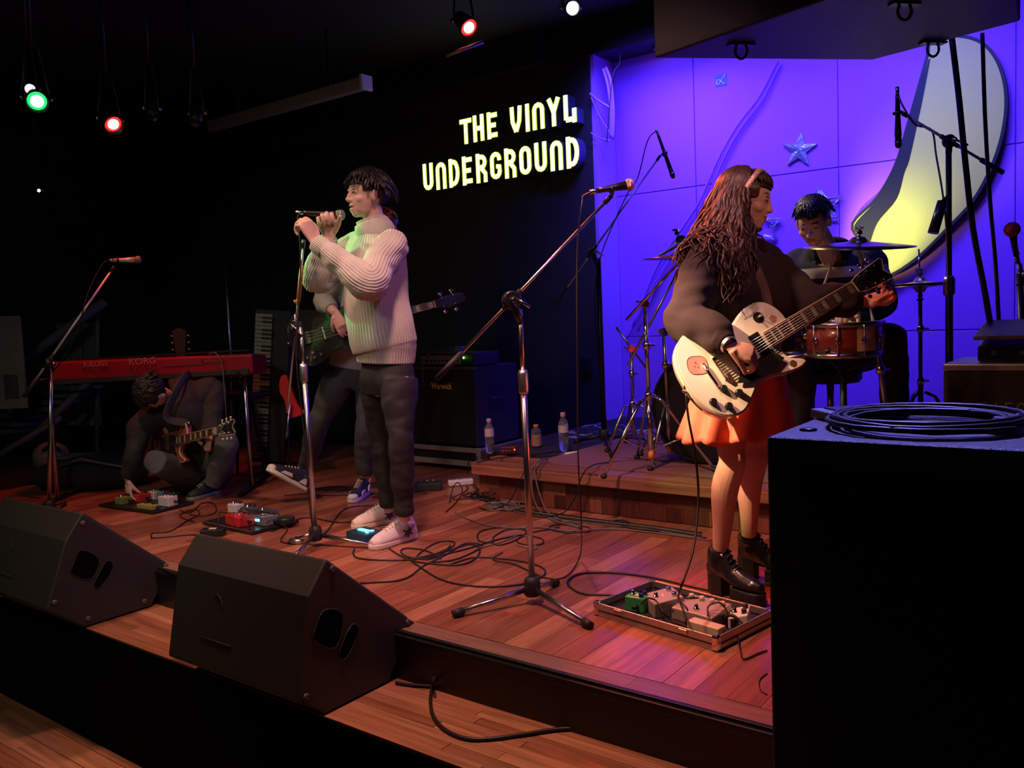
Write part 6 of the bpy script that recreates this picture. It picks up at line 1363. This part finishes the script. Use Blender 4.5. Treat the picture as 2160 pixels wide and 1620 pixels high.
for s_ in 'LR':
    a, e_, w_ = J['sh'+s_], J['el'+s_], J['wr'+s_]; b = MB()
    a2 = a.lerp(ch, .45)
    limb(b, [a2, a, a.lerp(e_, .5)+UP*-.01, e_+(e_-w_)*.06-(w_-a)*.02, e_.lerp(w_, .35), e_.lerp(w_, .75), e_.lerp(w_, .93)], [.058, .076, .078, .078, .064, .050, .040], 150, 10, rib=34, ribamp=.0026, wr=.012, wf=13, seed=3)
    limb(b, [e_.lerp(w_, .78), e_.lerp(w_, .9), e_.lerp(w_, .99)], [.044, .043, .038], 120, 4, rib=30, ribamp=.002); b.build('sleeve', 'knit', sw)
M['denim'] = mat('black_denim', (.014, .013, .015), .75, bump=.4, bscale=350, noise=.4, nscale=7)
def trousers(parent, J, m, wide=1.0, low=.97, vox=.007, wr=.008, cuff=True, top=.13):
    b = MB(); hs = (V(J['hipR'])-V(J['hipL'])).normalized(); hp = (V(J['hipR'])+V(J['hipL']))/2; sh = (V(J['shR'])+V(J['shL']))/2; d = (sh-hp).normalized()
    torso(b, [(hp-UP*.07, hs, .13, .10), (hp, hs, .165*wide**.5, .118), (hp+d*top*.6, hs, .150*wide**.5, .105), (hp+d*top, hs, .135*wide**.5, .095)], 40, 6, wr=wr*.6)
    for s_ in 'LR':
        a, k_, c = V(J['hip'+s_]), V(J['kn'+s_]), V(J['an'+s_]); e_ = k_.lerp(c, low)
        limb(b, [a, a.lerp(k_, .35), a.lerp(k_, .8), k_, k_.lerp(c, .35), k_.lerp(c, .75), e_], [.100*wide, .092*wide, .070*wide, .065*wide, .064*wide, .052*wide, .049*wide], 36, 9, wr=wr, wf=15, seed=ord(s_))
        if cuff: t_ = (c-k_).normalized(); limb(b, [e_-t_*.035, e_-t_*.03, e_+t_*.002, e_+t_*.006], [.050*wide, .0545*wide, .0545*wide, .050*wide], 30, 2)
    return remesh(b, 'trousers', vox, m, parent, 1)
trousers(sg_, J, 'denim', .93, .90)
M['shoew'] = mat('white_leather', (.80, .68, .64), .5); M['solew'] = mat('off_white_sole', (.72, .60, .52), .6); M['plum'] = mat('dark_plum_leather', (.06, .02, .03), .5)
def splash(side, scale=1.0):
    def f(fr, k, up_):
        pts = [(.045, .060), (.062, .075), (.040, .052), (.080, .105), (.066, .070), (.105, .060), (.085, .052), (.110, .035), (.080, .042), (.075, .028), (.062, .040), (.040, .030), (.055, .048)]
        # star-like streak patch on the outer flank
        for sd in (1, -1):
            star_ = [(.030, .078), (.052, .060), (.060, .078), (.070, .058), (.098, .066), (.082, .048), (.100, .034), (.076, .038), (.066, .024), (.060, .040), (.036, .034), (.052, .050)]
            b = MB(); vs = []; inv = [(sd*(.037+.004*math.sin(y_*30))*k, y_*k, z_+.0) for y_, z_ in star_]
            b.fr = fr; n = len(inv); c = (sd*.046*k, .066*k, .050); vs = [(p[0]*1.10, p[1], p[2]) for p in inv]+[c]; vs += [(p[0]*.9, p[1], p[2]) for p in inv]
            fs = [(i, (i+1) % n, n) for i in range(n)]+[(i, n+1+i, n+1+(i+1) % n, (i+1) % n) for i in range(n)]; b.add(vs, fs, False); b.build('side_patch', 'plum', up_)
    return f
def foot(px1, py1, px2, py2): return G(px1, py1), G(px2, py2)
hl, to = G(872, 1134), G(798, 1156)
shoe(sg_, hl, hl+(to-hl).normalized()*.285, UP, 'sneaker', 'shoew', 'solew', ank=J['anL'], extra=splash(1))
hl, to = G(838, 1098), G(752, 1116)
shoe(sg_, hl, hl+(to-hl).normalized()*.285, UP, 'sneaker', 'shoew', 'solew', ank=J['anR'], extra=splash(1))
L_ = shorthair(4, crown=(160, 80), length=.075, n=520, rad=.0085, lift=.018); rnd = random.Random(9)
for i in range(46):     # fringe falling over the forehead
    az = rnd.uniform(-60, 62); p0 = scalp(az, rnd.uniform(52, 66), 1.02); L_.append(([p0, scalp(az+rnd.uniform(-6, 6), 42, 1.14), scalp(az+rnd.uniform(-10, 10), rnd.uniform(20, 28), 1.15)], [.007, .009, .0015]))
for i in range(80):     # sides over the ear top and nape
    az = rnd.choice((-1, 1))*rnd.uniform(75, 178); lo = 2 if abs(az) < 105 else -20; p0 = scalp(az, rnd.uniform(25, 45), 1.05); L_.append(([p0, scalp(az, 14, 1.12), scalp(az+rnd.uniform(-5, 5), lo+rnd.uniform(-6, 6), 1.01)], [.008, .010, .002]))
capf = lambda p: (.048 if p.y > .055 else (.012 if p.y > .0 else (-.02 if p.y > -.04 else -.052)))
hairmass(sg_, fS, 'hairblk', L_, 1.02, capf)
smc = mic('green-lit microphone gripped in the singer\'s fist at his mouth', H(640, 449, 4.08), H(727, 454, 4.12), gm=mat('mic_mesh_grey', (.28, .30, .29), .4, .8, bump=1, bscale=600), gr=.026, rb=.018)
cable('microphone_cable', [H(637, 449, 4.07), H(628, 458, 4.07), H(632, 500, 4.05), H(634, 560, 4.03), H(630, 650, 4.02), H(625, 760, 4.02), H(640, 900, 4.03), H(652, 1050, 4.03), H(660, 1120, 4.03)], .0036, 'cable falling from the singer\'s microphone along his stand')

# ================= guitar woman
HW = 3.26
J = dict(head=H(1572, 424, 3.28), neck=H(1548, 512, 3.30), shL=H(1602, 548, 3.42), shR=H(1488, 556, 3.15), elL=H(1708, 632, 3.26), elR=H(1458, 672, 3.06), wrL=H(1822, 636, 3.24), wrR=H(1538, 728, 2.90),
         hipL=H(1602, 790, 3.32), hipR=H(1535, 800, 3.16), knL=H(1592, 968, 3.30), knR=H(1545, 975, 3.13), anL=H(1580, 1130, 3.38), anR=H(1520, 1160, 3.20), calf=dv(-.012, .01))
gw = thing('person', 'woman with long wavy brown hair, dark sweater and coral skirt playing the white guitar', 'person', V((-1.25, 3.12, 0)))
fW = headframe(J['head'], dv(.95, -.32, -.20), dv(.22, 0, 1))
b = MB(); bodybase(b, J, .92, .88, .98); head(b, fW, .97, fem=True)
Ng = (g1f.to_3x3() @ V((0, 0, 1))).normalized(); Ug = (g1f.to_3x3() @ V((1, 0, 0))).normalized(); Vg = (g1f.to_3x3() @ V((0, 1, 0))).normalized()
hand(b, J['wrR'], dv(.86, -.1, -.40), -Ng*.9+dv(0, 0, -.3), -1, fing=[(35, 50, 30), (42, 55, 30), (48, 58, 35), (52, 60, 35)], thumb=(.9, .35, .5), s=.95)
hand(b, J['wrL'], dv(.95, .0, .12), dv(-.1, -.6, .6), 1, fing=[(50, 60, 40), (55, 65, 40), (60, 60, 45), (65, 65, 45)], thumb=(.7, .3, .8), s=.95)
remesh(b, 'body', .0038, 'skin', gw, 2, facecol(fW, .97, (.72, .40, .30), (.55, .10, .10)))
M['dksweat'] = mat('dark_brown_sweatshirt', (.030, .015, .017), .92, bump=.4, bscale=300)
sidev = (J['shR']-J['shL']).normalized(); b = MB(); P = lambda px, py, h=HW: H(px, py, h)
torso(b, [(P(1585, 745), sidev, .170, .13), (P(1582, 700), sidev, .185, .14), (P(1572, 640), sidev, .19, .135), (P(1555, 580), sidev, .195, .125), (P(1545, 545), sidev, .185, .105), (P(1546, 522), sidev, .12, .085), (P(1548, 508), sidev, .07, .065)], 60, 6, wr=.012, wf=9)
for s_ in 'LR':
    a, e_, w_ = J['sh'+s_], J['el'+s_], J['wr'+s_]; e2 = e_+(e_-(a+w_)/2).normalized()*.022
    limb(b, [a.lerp(J['neck'], .3), a, a.lerp(e_, .5)+(e2-e_)*.5, e2, e_.lerp(w_, .4), e_.lerp(w_, .75), e_.lerp(w_, .88)], [.072, .078, .078, .076, .070, .058, .046], 44, 8, wr=.013, wf=13, seed=5)
    limb(b, [e_.lerp(w_, .84), e_.lerp(w_, .9), e_.lerp(w_, .96)], [.050, .041, .036], 30, 3)
remesh(b, 'sweatshirt', .006, 'dksweat', gw, 2)
# skirt: flared, pleated, open below
M['skirt'] = mat('coral_skirt_cloth', (.88, .17, .10), .8, bump=.2, bscale=200)
b = MB(); n = 140; rings = []; cW = P(1570, 760); cH = P(1555, 918); K = 16
hz = (sidev-UP*sidev.z).normalized(); fz = UP.cross(hz)
for shell in (0, 1):
    for i in range(K+1):
        t_ = i/K; c = cW.lerp(cH, t_); 
        for j in range(n):
            a = 2*math.pi*j/n; r_ = .145+.075*t_**.9; fold = (.006+.022*t_)*math.sin(a*9+.8*math.sin(a*2))+.010*t_*math.sin(a*4+1)
            rr = r_+fold-shell*.004; rings.append(c+hz*math.cos(a)*rr*1.08+fz*math.sin(a)*rr*.9+UP*(.012*t_*math.sin(a*9+1.4)))
fs = []; o_ = (K+1)*n
for i in range(K):
    for j in range(n): fs += [(i*n+j, i*n+(j+1) % n, (i+1)*n+(j+1) % n, (i+1)*n+j), (o_+i*n+j, o_+(i+1)*n+j, o_+(i+1)*n+(j+1) % n, o_+i*n+(j+1) % n)]
fs += [(K*n+j, K*n+(j+1) % n, o_+K*n+(j+1) % n, o_+K*n+j) for j in range(n)]+[(j, o_+j, o_+(j+1) % n, (j+1) % n) for j in range(n)]
b.add(rings, fs, True).build('skirt', 'skirt', gw)
M['boot'] = mat('black_boot_leather', (.016, .014, .017), .26, bump=.15, bscale=90, coat=.2)
hl = G(1500, 1238); to = G(1578, 1258); to2 = G(1600, 1262)
bdv = (G(1572, 1262)-G(1494, 1238)).normalized()
q = V((J['anR'].x, J['anR'].y, 0))-bdv*.045
shoe(gw, q, q+bdv*.25, UP, 'boot', 'boot', 'rubber', ank=J['anR']+UP*.0, label=None)
q = V((J['anL'].x, J['anL'].y, 0))-bdv*.045
bd2 = (bdv+dv(.35, .15)).normalized()
shoe(gw, q, q+bd2*.25, UP, 'boot', 'boot', 'rubber', ank=J['anL']+UP*.0)
# long wavy hair: every lock falls in world space and slides over the shoulders
rnd = random.Random(3); L_ = []; SW_ = .97; finv = (fW @ Matrix.Scale(SW_, 4)).inverted(); fW2 = fW @ Matrix.Scale(SW_, 4)
caps_ = [(J['neck'], J['shR'], .088), (J['neck'], J['shL'], .088), (J['shR'], J['elR'], .088), (J['shL'], J['elL'], .088), (J['neck']-UP*.03, cW if 0 else H(1572, 740, HW), .135), (J['head']-UP*.02, J['neck'], .062)]
def pushout(p, ex=.006):
    for a, c, r_ in caps_:
        d = c-a; t_ = max(0, min(1, (p-a).dot(d)/d.length_squared)); q = a+d*t_; v_ = p-q
        if v_.length < r_+ex: p = q+(v_.normalized() if v_.length > 1e-5 else CF)*(r_+ex)
    return p
def longlock(az, el, length, out, r0=.0065):
    pts = []; length += .05; e_ = el; lift = 1.07+.07*rnd.random()
    while True:
        pts.append(fW2 @ scalp(az, max(e_, 2), lift if pts else 1.0)); 
        if e_ < 8: break
        e_ -= 15
    a = R(az); hv = (fW2.to_3x3() @ V((math.sin(a), math.cos(a)-.25, 0))); hv.z = 0; hv.normalize()
    p = pts[-1].copy(); base_ = p.copy(); n = int(length/.024); ph = rnd.uniform(0, 6.28); fq = rnd.uniform(34, 52); s2 = hv.cross(UP); ex = .004+.022*rnd.random()
    for k in range(n):
        t_ = k/n; base_ = base_-UP*.024+hv*out*.024*(1.15-t_*.7); base_ = pushout(base_, ex); am = .004+.013*min(t_*2, 1)
        pts.append(base_+hv*math.sin(ph+k*.024*fq)*am+s2*math.cos(ph*1.7+k*.024*fq*.85)*am)
    L_.append(([finv @ q for q in pts], [r0*.8, r0*1.15, r0*1.2, r0*1.1, r0*.85, .0015]))
for i in range(480):
    az = rnd.choice((-1, 1))*rnd.uniform(86, 180); longlock(az, rnd.uniform(8, 86), rnd.uniform(.22, .36), rnd.uniform(.1, .55))
for i in range(300):    # locks over the near shoulder and chest
    longlock(rnd.uniform(86, 125), rnd.uniform(12, 84), rnd.uniform(.26, .40), rnd.uniform(.15, .6))
for i in range(90): longlock(rnd.uniform(80, 92), rnd.uniform(30, 70), rnd.uniform(.30, .38), rnd.uniform(.05, .35), .007)
for i in range(190): longlock(-rnd.uniform(76, 112), rnd.uniform(20, 70), rnd.uniform(.26, .36), rnd.uniform(.15, .6), .0068)
for i in range(80):    # fringe
    az = rnd.uniform(-62, 66); L_.append(([scalp(az*.6, rnd.uniform(62, 76), 1.04), scalp(az*.85, 48, 1.13), scalp(az, 32, 1.15), scalp(az+rnd.uniform(-4, 4), rnd.uniform(16, 22), 1.11)], [.006, .0075, .006, .001]))
capw = lambda p: (.050 if p.y > .055 else (.012 if p.y > .025 else (-.02 if p.y > -.005 else -.06)))
hairmass(gw, fW, 'hairbrn', L_, SW_, capw)
# headband
hb_ = MB(); hb_.fr = fW2; M['band'] = mat('beaded_band', (.75, .48, .45), .35, .5, bump=1, bscale=160, noise=.4, nscale=120); vs = []; nb = 34
for k in range(nb):
    a = -.12+(math.pi+.24)*k/(nb-1)
    for dy, dr in ((-.010, 0), (.010, 0), (.010, .004), (-.010, .004)): y_ = .004+.040*math.sin(a); kk = math.sqrt(1-((y_+.010)/.105)**2); vs.append(((.083*kk*1.15+dr)*math.cos(a), y_+dy, .034+(.094*kk*1.13+dr)*math.sin(a)-dy*.35*math.sin(a)))
hb_.add(vs, [(4*k+q, 4*k+(q+1) % 4, 4*k+4+(q+1) % 4, 4*k+4+q) for k in range(nb-1) for q in range(4)], True)
hbo = tag(hb_.build('headband', 'band'), 'narrow beaded headband in the woman\'s hair', 'headband')
# strap
M['strap'] = mat('brown_leather_strap', (.10, .035, .03), .6)
b = MB(); e1 = g1f @ V((.45, .10, -.03)); b.tube(crv([tuple(e1), tuple(H(1612, 610, 3.12)), tuple(H(1590, 560, 3.14)), tuple(H(1560, 520, 3.22)), tuple(H(1520, 520, 3.34)), tuple(H(1480, 600, 3.42)), tuple(H(1440, 700, 3.25)), tuple(g1f @ V((-.005, 0, -.03)))], 6), .022, 8, flat=.12, up=CF)
tag(b.build('guitar_strap', 'strap'), 'brown leather strap of the white guitar over the woman\'s chest', 'strap')
# bracelet
bc_ = J['elR'].lerp(J['wrR'], .97); d = (J['wrR']-J['elR']).normalized(); b = MB(); b._lathe([(.029, -.010), (.032, 0), (.029, .010)], bc_, d, 20); tag(b.build('bracelet', 'steel'), 'metal bracelet on the woman\'s strumming wrist', 'bracelet')

# ================= drummer
J = dict(head=H(1716, 468, 4.30), neck=H(1748, 530, 4.42), shL=H(1832, 548, 4.36), shR=H(1678, 558, 4.62), elL=H(1866, 640, 4.25), elR=H(1668, 640, 4.45), wrL=H(1800, 668, 4.08), wrR=H(1712, 665, 4.20),
         hipL=H(1810, 745, 4.62), hipR=H(1735, 745, 4.72), knL=H(1880, 715, 4.20), knR=H(1690, 735, 4.30), anL=H(1893, 930, 4.20), anR=H(1690, 930, 4.45))
for k in ('anL', 'anR'): J[k].z = .31
dm = thing('person', 'person with short black hair in a dark striped sweater seated at the drums', 'person', V((-1.45, 4.6, .24)))
fD = headframe(J['head'], dv(-.50, -.72, -.52), dv(-.28, -.35, .9))
b = MB(); bodybase(b, J); head(b, fD, 1.02)
hand(b, J['wrL'], dv(-.8, -.5, .1), dv(0, 0, -1), 1, curls=(70, 80, 40)); hand(b, J['wrR'], dv(.6, -.7, .2), dv(0, 0, -1), -1, curls=(70, 80, 40))
remesh(b, 'body', .0045, 'skin', dm, 2, facecol(fD, 1.02, (.62, .40, .30)))
sm_, t_, bs_ = newmat('striped_knit'); N_ = t_.nodes; Lk_ = t_.links
geo = N_.new('ShaderNodeNewGeometry'); sp_ = N_.new('ShaderNodeSeparateXYZ'); Lk_.new(geo.outputs['Position'], sp_.inputs[0]); cr = N_.new('ShaderNodeValToRGB'); mr = N_.new('ShaderNodeMapRange'); mr.inputs['From Min'].default_value = 1.0; mr.inputs['From Max'].default_value = 1.6
Lk_.new(sp_.outputs['Z'], mr.inputs['Value']); Lk_.new(mr.outputs[0], cr.inputs['Fac']); cr.color_ramp.interpolation = 'CONSTANT'; el = cr.color_ramp.elements
dk, lt_ = (.018, .018, .035, 1), (.50, .48, .40, 1); el[0].position = 0; el[0].color = dk; el[1].position = .26; el[1].color = lt_
for p, c in ((.32, dk), (.37, lt_), (.46, dk)): e = el.new(p); e.color = c
Lk_.new(cr.outputs[0], bs_.inputs['Base Color']); bs_.inputs['Roughness'].default_value = .9; M['stripe'] = sm_
sidev = (J['shR']-J['shL']).normalized(); sh = (J['shR']+J['shL'])/2; hp = (J['hipR']+J['hipL'])/2; b = MB()
torso(b, [(hp-UP*.03, sidev, .17, .13), (hp.lerp(sh, .3), sidev, .17, .135), (hp.lerp(sh, .7), sidev, .19, .14), (sh-UP*.02, sidev, .20, .12), (sh.lerp(J['neck'], .5)+UP*.02, sidev, .12, .09), (J['neck']-UP*.01, sidev, .075, .068)], 50, 6, wr=.010, wf=9)
for s_ in 'LR':
    a, e_, w_ = J['sh'+s_], J['el'+s_], J['wr'+s_]; limb(b, [a.lerp(sh, .3), a, a.lerp(e_, .5), e_, e_.lerp(w_, .5), e_.lerp(w_, .92)], [.07, .078, .070, .062, .055, .040], 30, 6, wr=.009, wf=14)
remesh(b, 'striped_sweater', .008, 'stripe', dm, 2)
trousers(dm, J, 'denim', 1.12, .97, .009, cuff=False, top=.1)
for s_ in 'LR': q = V((J['an'+s_].x, J['an'+s_].y, .245))-dv(-.3, -.9).normalized()*-.0; d = dv(-.35, -.9).normalized(); shoe(dm, q-d*.05, q+d*.22, UP, 'sneaker', 'tolex', 'rubber', ank=J['an'+s_])
L_ = shorthair(8, crown=(170, 72), length=.05, n=420, rad=.007, lift=.008); rnd = random.Random(5)
for i in range(50):
    az = rnd.uniform(-62, 62); L_.append(([scalp(az, 70, 1.02), scalp(az, 60, 1.09), scalp(az, rnd.uniform(48, 54), 1.07)], [.006, .008, .0015]))
hairmass(dm, fD, 'hairblk', L_, 1.02, lambda p: (.060 if p.y > .05 else (.018 if p.y > -.01 else -.045)))
for px1, py1, px2, py2, lb in ((1712, 668, 1762, 540, 'drum stick rising from the drummer\'s right hand'), (1795, 672, 1750, 690, 'drum stick in the drummer\'s left hand over the snare')):
    a, c = H(px1, py1, 4.14), H(px2, py2, 4.05 if py2 < 600 else 3.98); b = MB(); b.tube([a-(c-a)*.25, a, a.lerp(c, .9), a.lerp(c, .96), c], [.0075, .0075, .0055, .003, .0055], 8); tag(b.build('drum_stick', 'cream'), lb, 'drum stick')

# ================= bassist
HB = 5.25
J = dict(head=H(809, 484, 5.32), neck=H(797, 548, 5.34), shL=H(838, 575, 5.36), shR=H(716, 578, 5.24), elL=H(832, 662, 5.34), elR=H(682, 636, 5.20), wrL=H(848, 655, 5.14), wrR=H(708, 660, 5.02),
         hipL=H(785, 790, 5.35), hipR=H(718, 795, 5.30), knL=H(772, 900, 5.15), knR=H(672, 890, 5.30), anL=H(768, 1005, 5.22), anR=H(640, 1000, 5.55))
bp_ = thing('person', 'person in a grey-green top playing the black bass, mostly hidden behind the singer', 'person', V((-4.2, 3.6, 0)))
fB = headframe(J['head'], dv(.60, -.70, -.35)); b = MB(); bodybase(b, J); head(b, fB, 1.0)
hand(b, J['wrR'], dv(.35, -.1, -.85), dv(.2, .9, 0), -1, fing=[(15, 35, 30), (25, 40, 30), (35, 45, 30), (40, 50, 35)], thumb=(.6, .6, .2), s=1.02)
hand(b, J['wrL'], dv(-.1, -.3, .9), dv(0, .8, .2), 1, curls=(50, 60, 40))
remesh(b, 'body', .005, 'skin', bp_, 2, facecol(fB, 1.0, (.70, .42, .34)))
M['greytop'] = mat('grey_green_cloth', (.34, .36, .33), .85, bump=.3, bscale=200, noise=.2, nscale=10); sidev = (J['shR']-J['shL']).normalized(); sh = (J['shR']+J['shL'])/2; hp = (J['hipR']+J['hipL'])/2; b = MB()
torso(b, [(hp+UP*.05, sidev, .165, .12), (hp.lerp(sh, .5), sidev, .165, .12), (sh-UP*.04, sidev, .18, .11), (sh+UP*.0, sidev, .15, .09), (J['neck']-UP*.03, sidev, .075, .065)], 40, 5, wr=.01)
a, e_, w_ = J['shR'], J['elR'], J['wrR']; limb(b, [a.lerp(sh, .3), a, a.lerp(e_, .5), e_, e_.lerp(w_, .4), e_.lerp(w_, .72)], [.065, .072, .068, .062, .052, .044], 28, 6, wr=.010)
a, e_, w_ = J['shL'], J['elL'], J['wrL']; limb(b, [a.lerp(sh, .3), a, a.lerp(e_, .5), e_, e_.lerp(w_, .4), e_.lerp(w_, .9)], [.06, .064, .056, .052, .046, .038], 28, 6, wr=.008)
remesh(b, 'top', .008, 'greytop', bp_, 2)
M['denim2'] = mat('dark_grey_denim', (.05, .055, .055), .8, bump=.4, bscale=300, noise=.5, nscale=8)
trousers(bp_, J, 'denim2', 1.02, .95, .009, cuff=False)
hairmass(bp_, fB, 'hairblk', shorthair(12, length=.045, n=260), 1.0, lambda p: (.055 if p.y > .05 else (.012 if p.y > -.01 else -.045)))
M['shoebw'] = mat('black_white_leather', (.03, .028, .03), .5)
M['whiteL'] = mat('bright_white_leather', (.82, .78, .78), .5)
def bw(fr, k, up_):
    for sd in (1, -1):
        for pts in ([(.020, .030), (.070, .028), (.050, .060), (.032, .070)], [(.000, .085), (.030, .080), (.034, .098), (.002, .102)], [(.120, .034), (.200, .030), (.180, .050), (.130, .055)]):
            b = MB(); b.fr = fr; n = len(pts); w_ = .044*k; b.add([(sd*w_, y_*k, z_) for y_, z_ in pts]+[(sd*w_*.85, y_*k, z_) for y_, z_ in pts], [tuple(range(n)), tuple(range(n, 2*n))]+[(i, (i+1) % n, n+(i+1) % n, n+i) for i in range(n)], False); b.build('white_panel', 'whiteL', up_)
    b = MB(); b.fr = fr; b.ell((0, .245*k, .030), (.036*k, .034*k, .026*k)); b.build('toe_cap', 'whiteL', up_)
d = (G(740, 1052)-G(775, 1030)).normalized(); q = G(772, 1042)
shoe(bp_, q+UP*.0, q+d*.27, UP, 'sneaker', 'shoebw', 'whiteL', ank=J['anL'], extra=bw)
hl, to = H(642, 1036, 5.25), H(560, 992, 5.15); shoe(bp_, hl, hl+(to-hl).normalized()*.28, (to-hl).cross(RH).normalized()*0+dv(.38, .35, .86), 'sneaker', 'shoebw', 'whiteL', ank=J['anR'], extra=bw)
b = MB(); b.tube(crv([tuple(g3f @ V((.50, .15, -.03))), tuple(H(800, 560, 5.18)), tuple(H(750, 548, 5.36)), tuple(H(700, 640, 5.45)), tuple(g3f @ V((0, 0, -.03)))], 6), .024, 8, flat=.12, up=CF); tag(b.build('guitar_strap', 'tolex'), 'black strap of the bass guitar behind the singer', 'strap')

# ================= crouching guitarist
J = dict(head=H(325, 826, 5.32), neck=H(362, 842, 5.50), shL=H(450, 820, 5.62), shR=H(300, 895, 5.42), elL=H(455, 900, 5.42), elR=H(282, 960, 5.36), wrL=H(418, 908, 5.18), wrR=H(268, 1012, 5.36),
         hipL=H(452, 1000, 5.75), hipR=H(415, 1005, 5.68), knL=H(478, 935, 5.35), knR=H(328, 975, 5.22), anL=H(448, 1020, 5.42), anR=H(420, 1030, 5.65))
for k in ('anL', 'anR'): J[k].z = .09
J['wrL'] = g2f @ V((.60, -.085, -.05)); J['elL'] = H(448, 905, 5.50)
cg = thing('person', 'person in black crouching with a brown guitar and reaching down to a pedal board', 'person', V((J['hipL'].x, J['hipL'].y, 0)))
fC = headframe(J['head'], dv(-.30, .22, -.93), dv(-.50, -.80, .30)); b = MB(); bodybase(b, J); head(b, fC, 1.02)
hand(b, J['wrR'], dv(.15, -.2, -.95), dv(.6, .6, 0), 1, fing=[(10, 30, 20), (20, 35, 20), (30, 45, 30), (40, 50, 30)], thumb=(.8, .3, .4)); g2v = (g2f.to_3x3() @ V((0, 1, 0))).normalized(); g2n = (g2f.to_3x3() @ V((0, 0, 1))).normalized(); hand(b, J['wrL'], g2v+g2n*-.1, g2n, -1, curls=(50, 75, 50), thumb=(.6, .5, .6))
remesh(b, 'body', .005, 'skin', cg, 2, facecol(fC, 1.02, (.66, .42, .34)))
M['blackshirt'] = mat('charcoal_jacket_cloth', (.022, .024, .023), .8, bump=.3, bscale=250, noise=.3, nscale=8); sidev = (J['shR']-J['shL']).normalized(); sh = (J['shR']+J['shL'])/2; hp = (J['hipR']+J['hipL'])/2; b = MB()
limb(b, [hp, hp.lerp(sh, .4)+UP*.08+RH*.03, hp.lerp(sh, .8)+UP*.06, sh+UP*.05+FH*.03, J['neck']+FH*.04], [.14, .165, .175, .150, .095], 40, 6, wr=.012, wf=9)
for s_ in 'LR':
    a, e_, w_ = J['sh'+s_], J['el'+s_], J['wr'+s_]; limb(b, [sh, a, a.lerp(e_, .5), e_, e_.lerp(w_, .5), e_.lerp(w_, .93)], [.11, .082, .070, .062, .052, .040], 28, 6, wr=.010, wf=12)
remesh(b, 'jacket', .008, 'blackshirt', cg, 2)
M['greyknee'] = mat('grey_worn_denim', (.09, .10, .11), .8, bump=.4, bscale=300, noise=.3, nscale=12)
trousers(cg, J, 'greyknee', 1.12, .97, .009, cuff=False, top=.05)
hairmass(cg, fC, 'hairblk', shorthair(15, crown=(170, 75), length=.055, n=420), 1.02, lambda p: (.055 if p.y > .05 else (.012 if p.y > -.01 else -.045)))
for s_, (hx, tx) in zip('LR', (((460, 1040), (425, 1050)), ((425, 1030), (385, 1040)))):
    h_, t_ = G(*hx), G(*tx); shoe(cg, h_, h_+(t_-h_).normalized()*.27, UP, 'sneaker', 'tolex', 'greyp', ank=J['an'+s_])
b = MB(); b.tube(crv([tuple(g2f @ V((.45, .10, -.03))), tuple(H(352, 880, 5.32)), tuple(H(374, 822, 5.36)), tuple(H(388, 798, 5.46)), tuple(H(402, 792, 5.60)), tuple(H(410, 850, 5.78))], 6), .030, 8, flat=.12, up=CF+UP*.8); tag(b.build('guitar_strap', mat('dark_grey_strap', (.045, .045, .042), .8)), 'wide grey guitar strap across the crouching guitarist\'s back', 'strap')
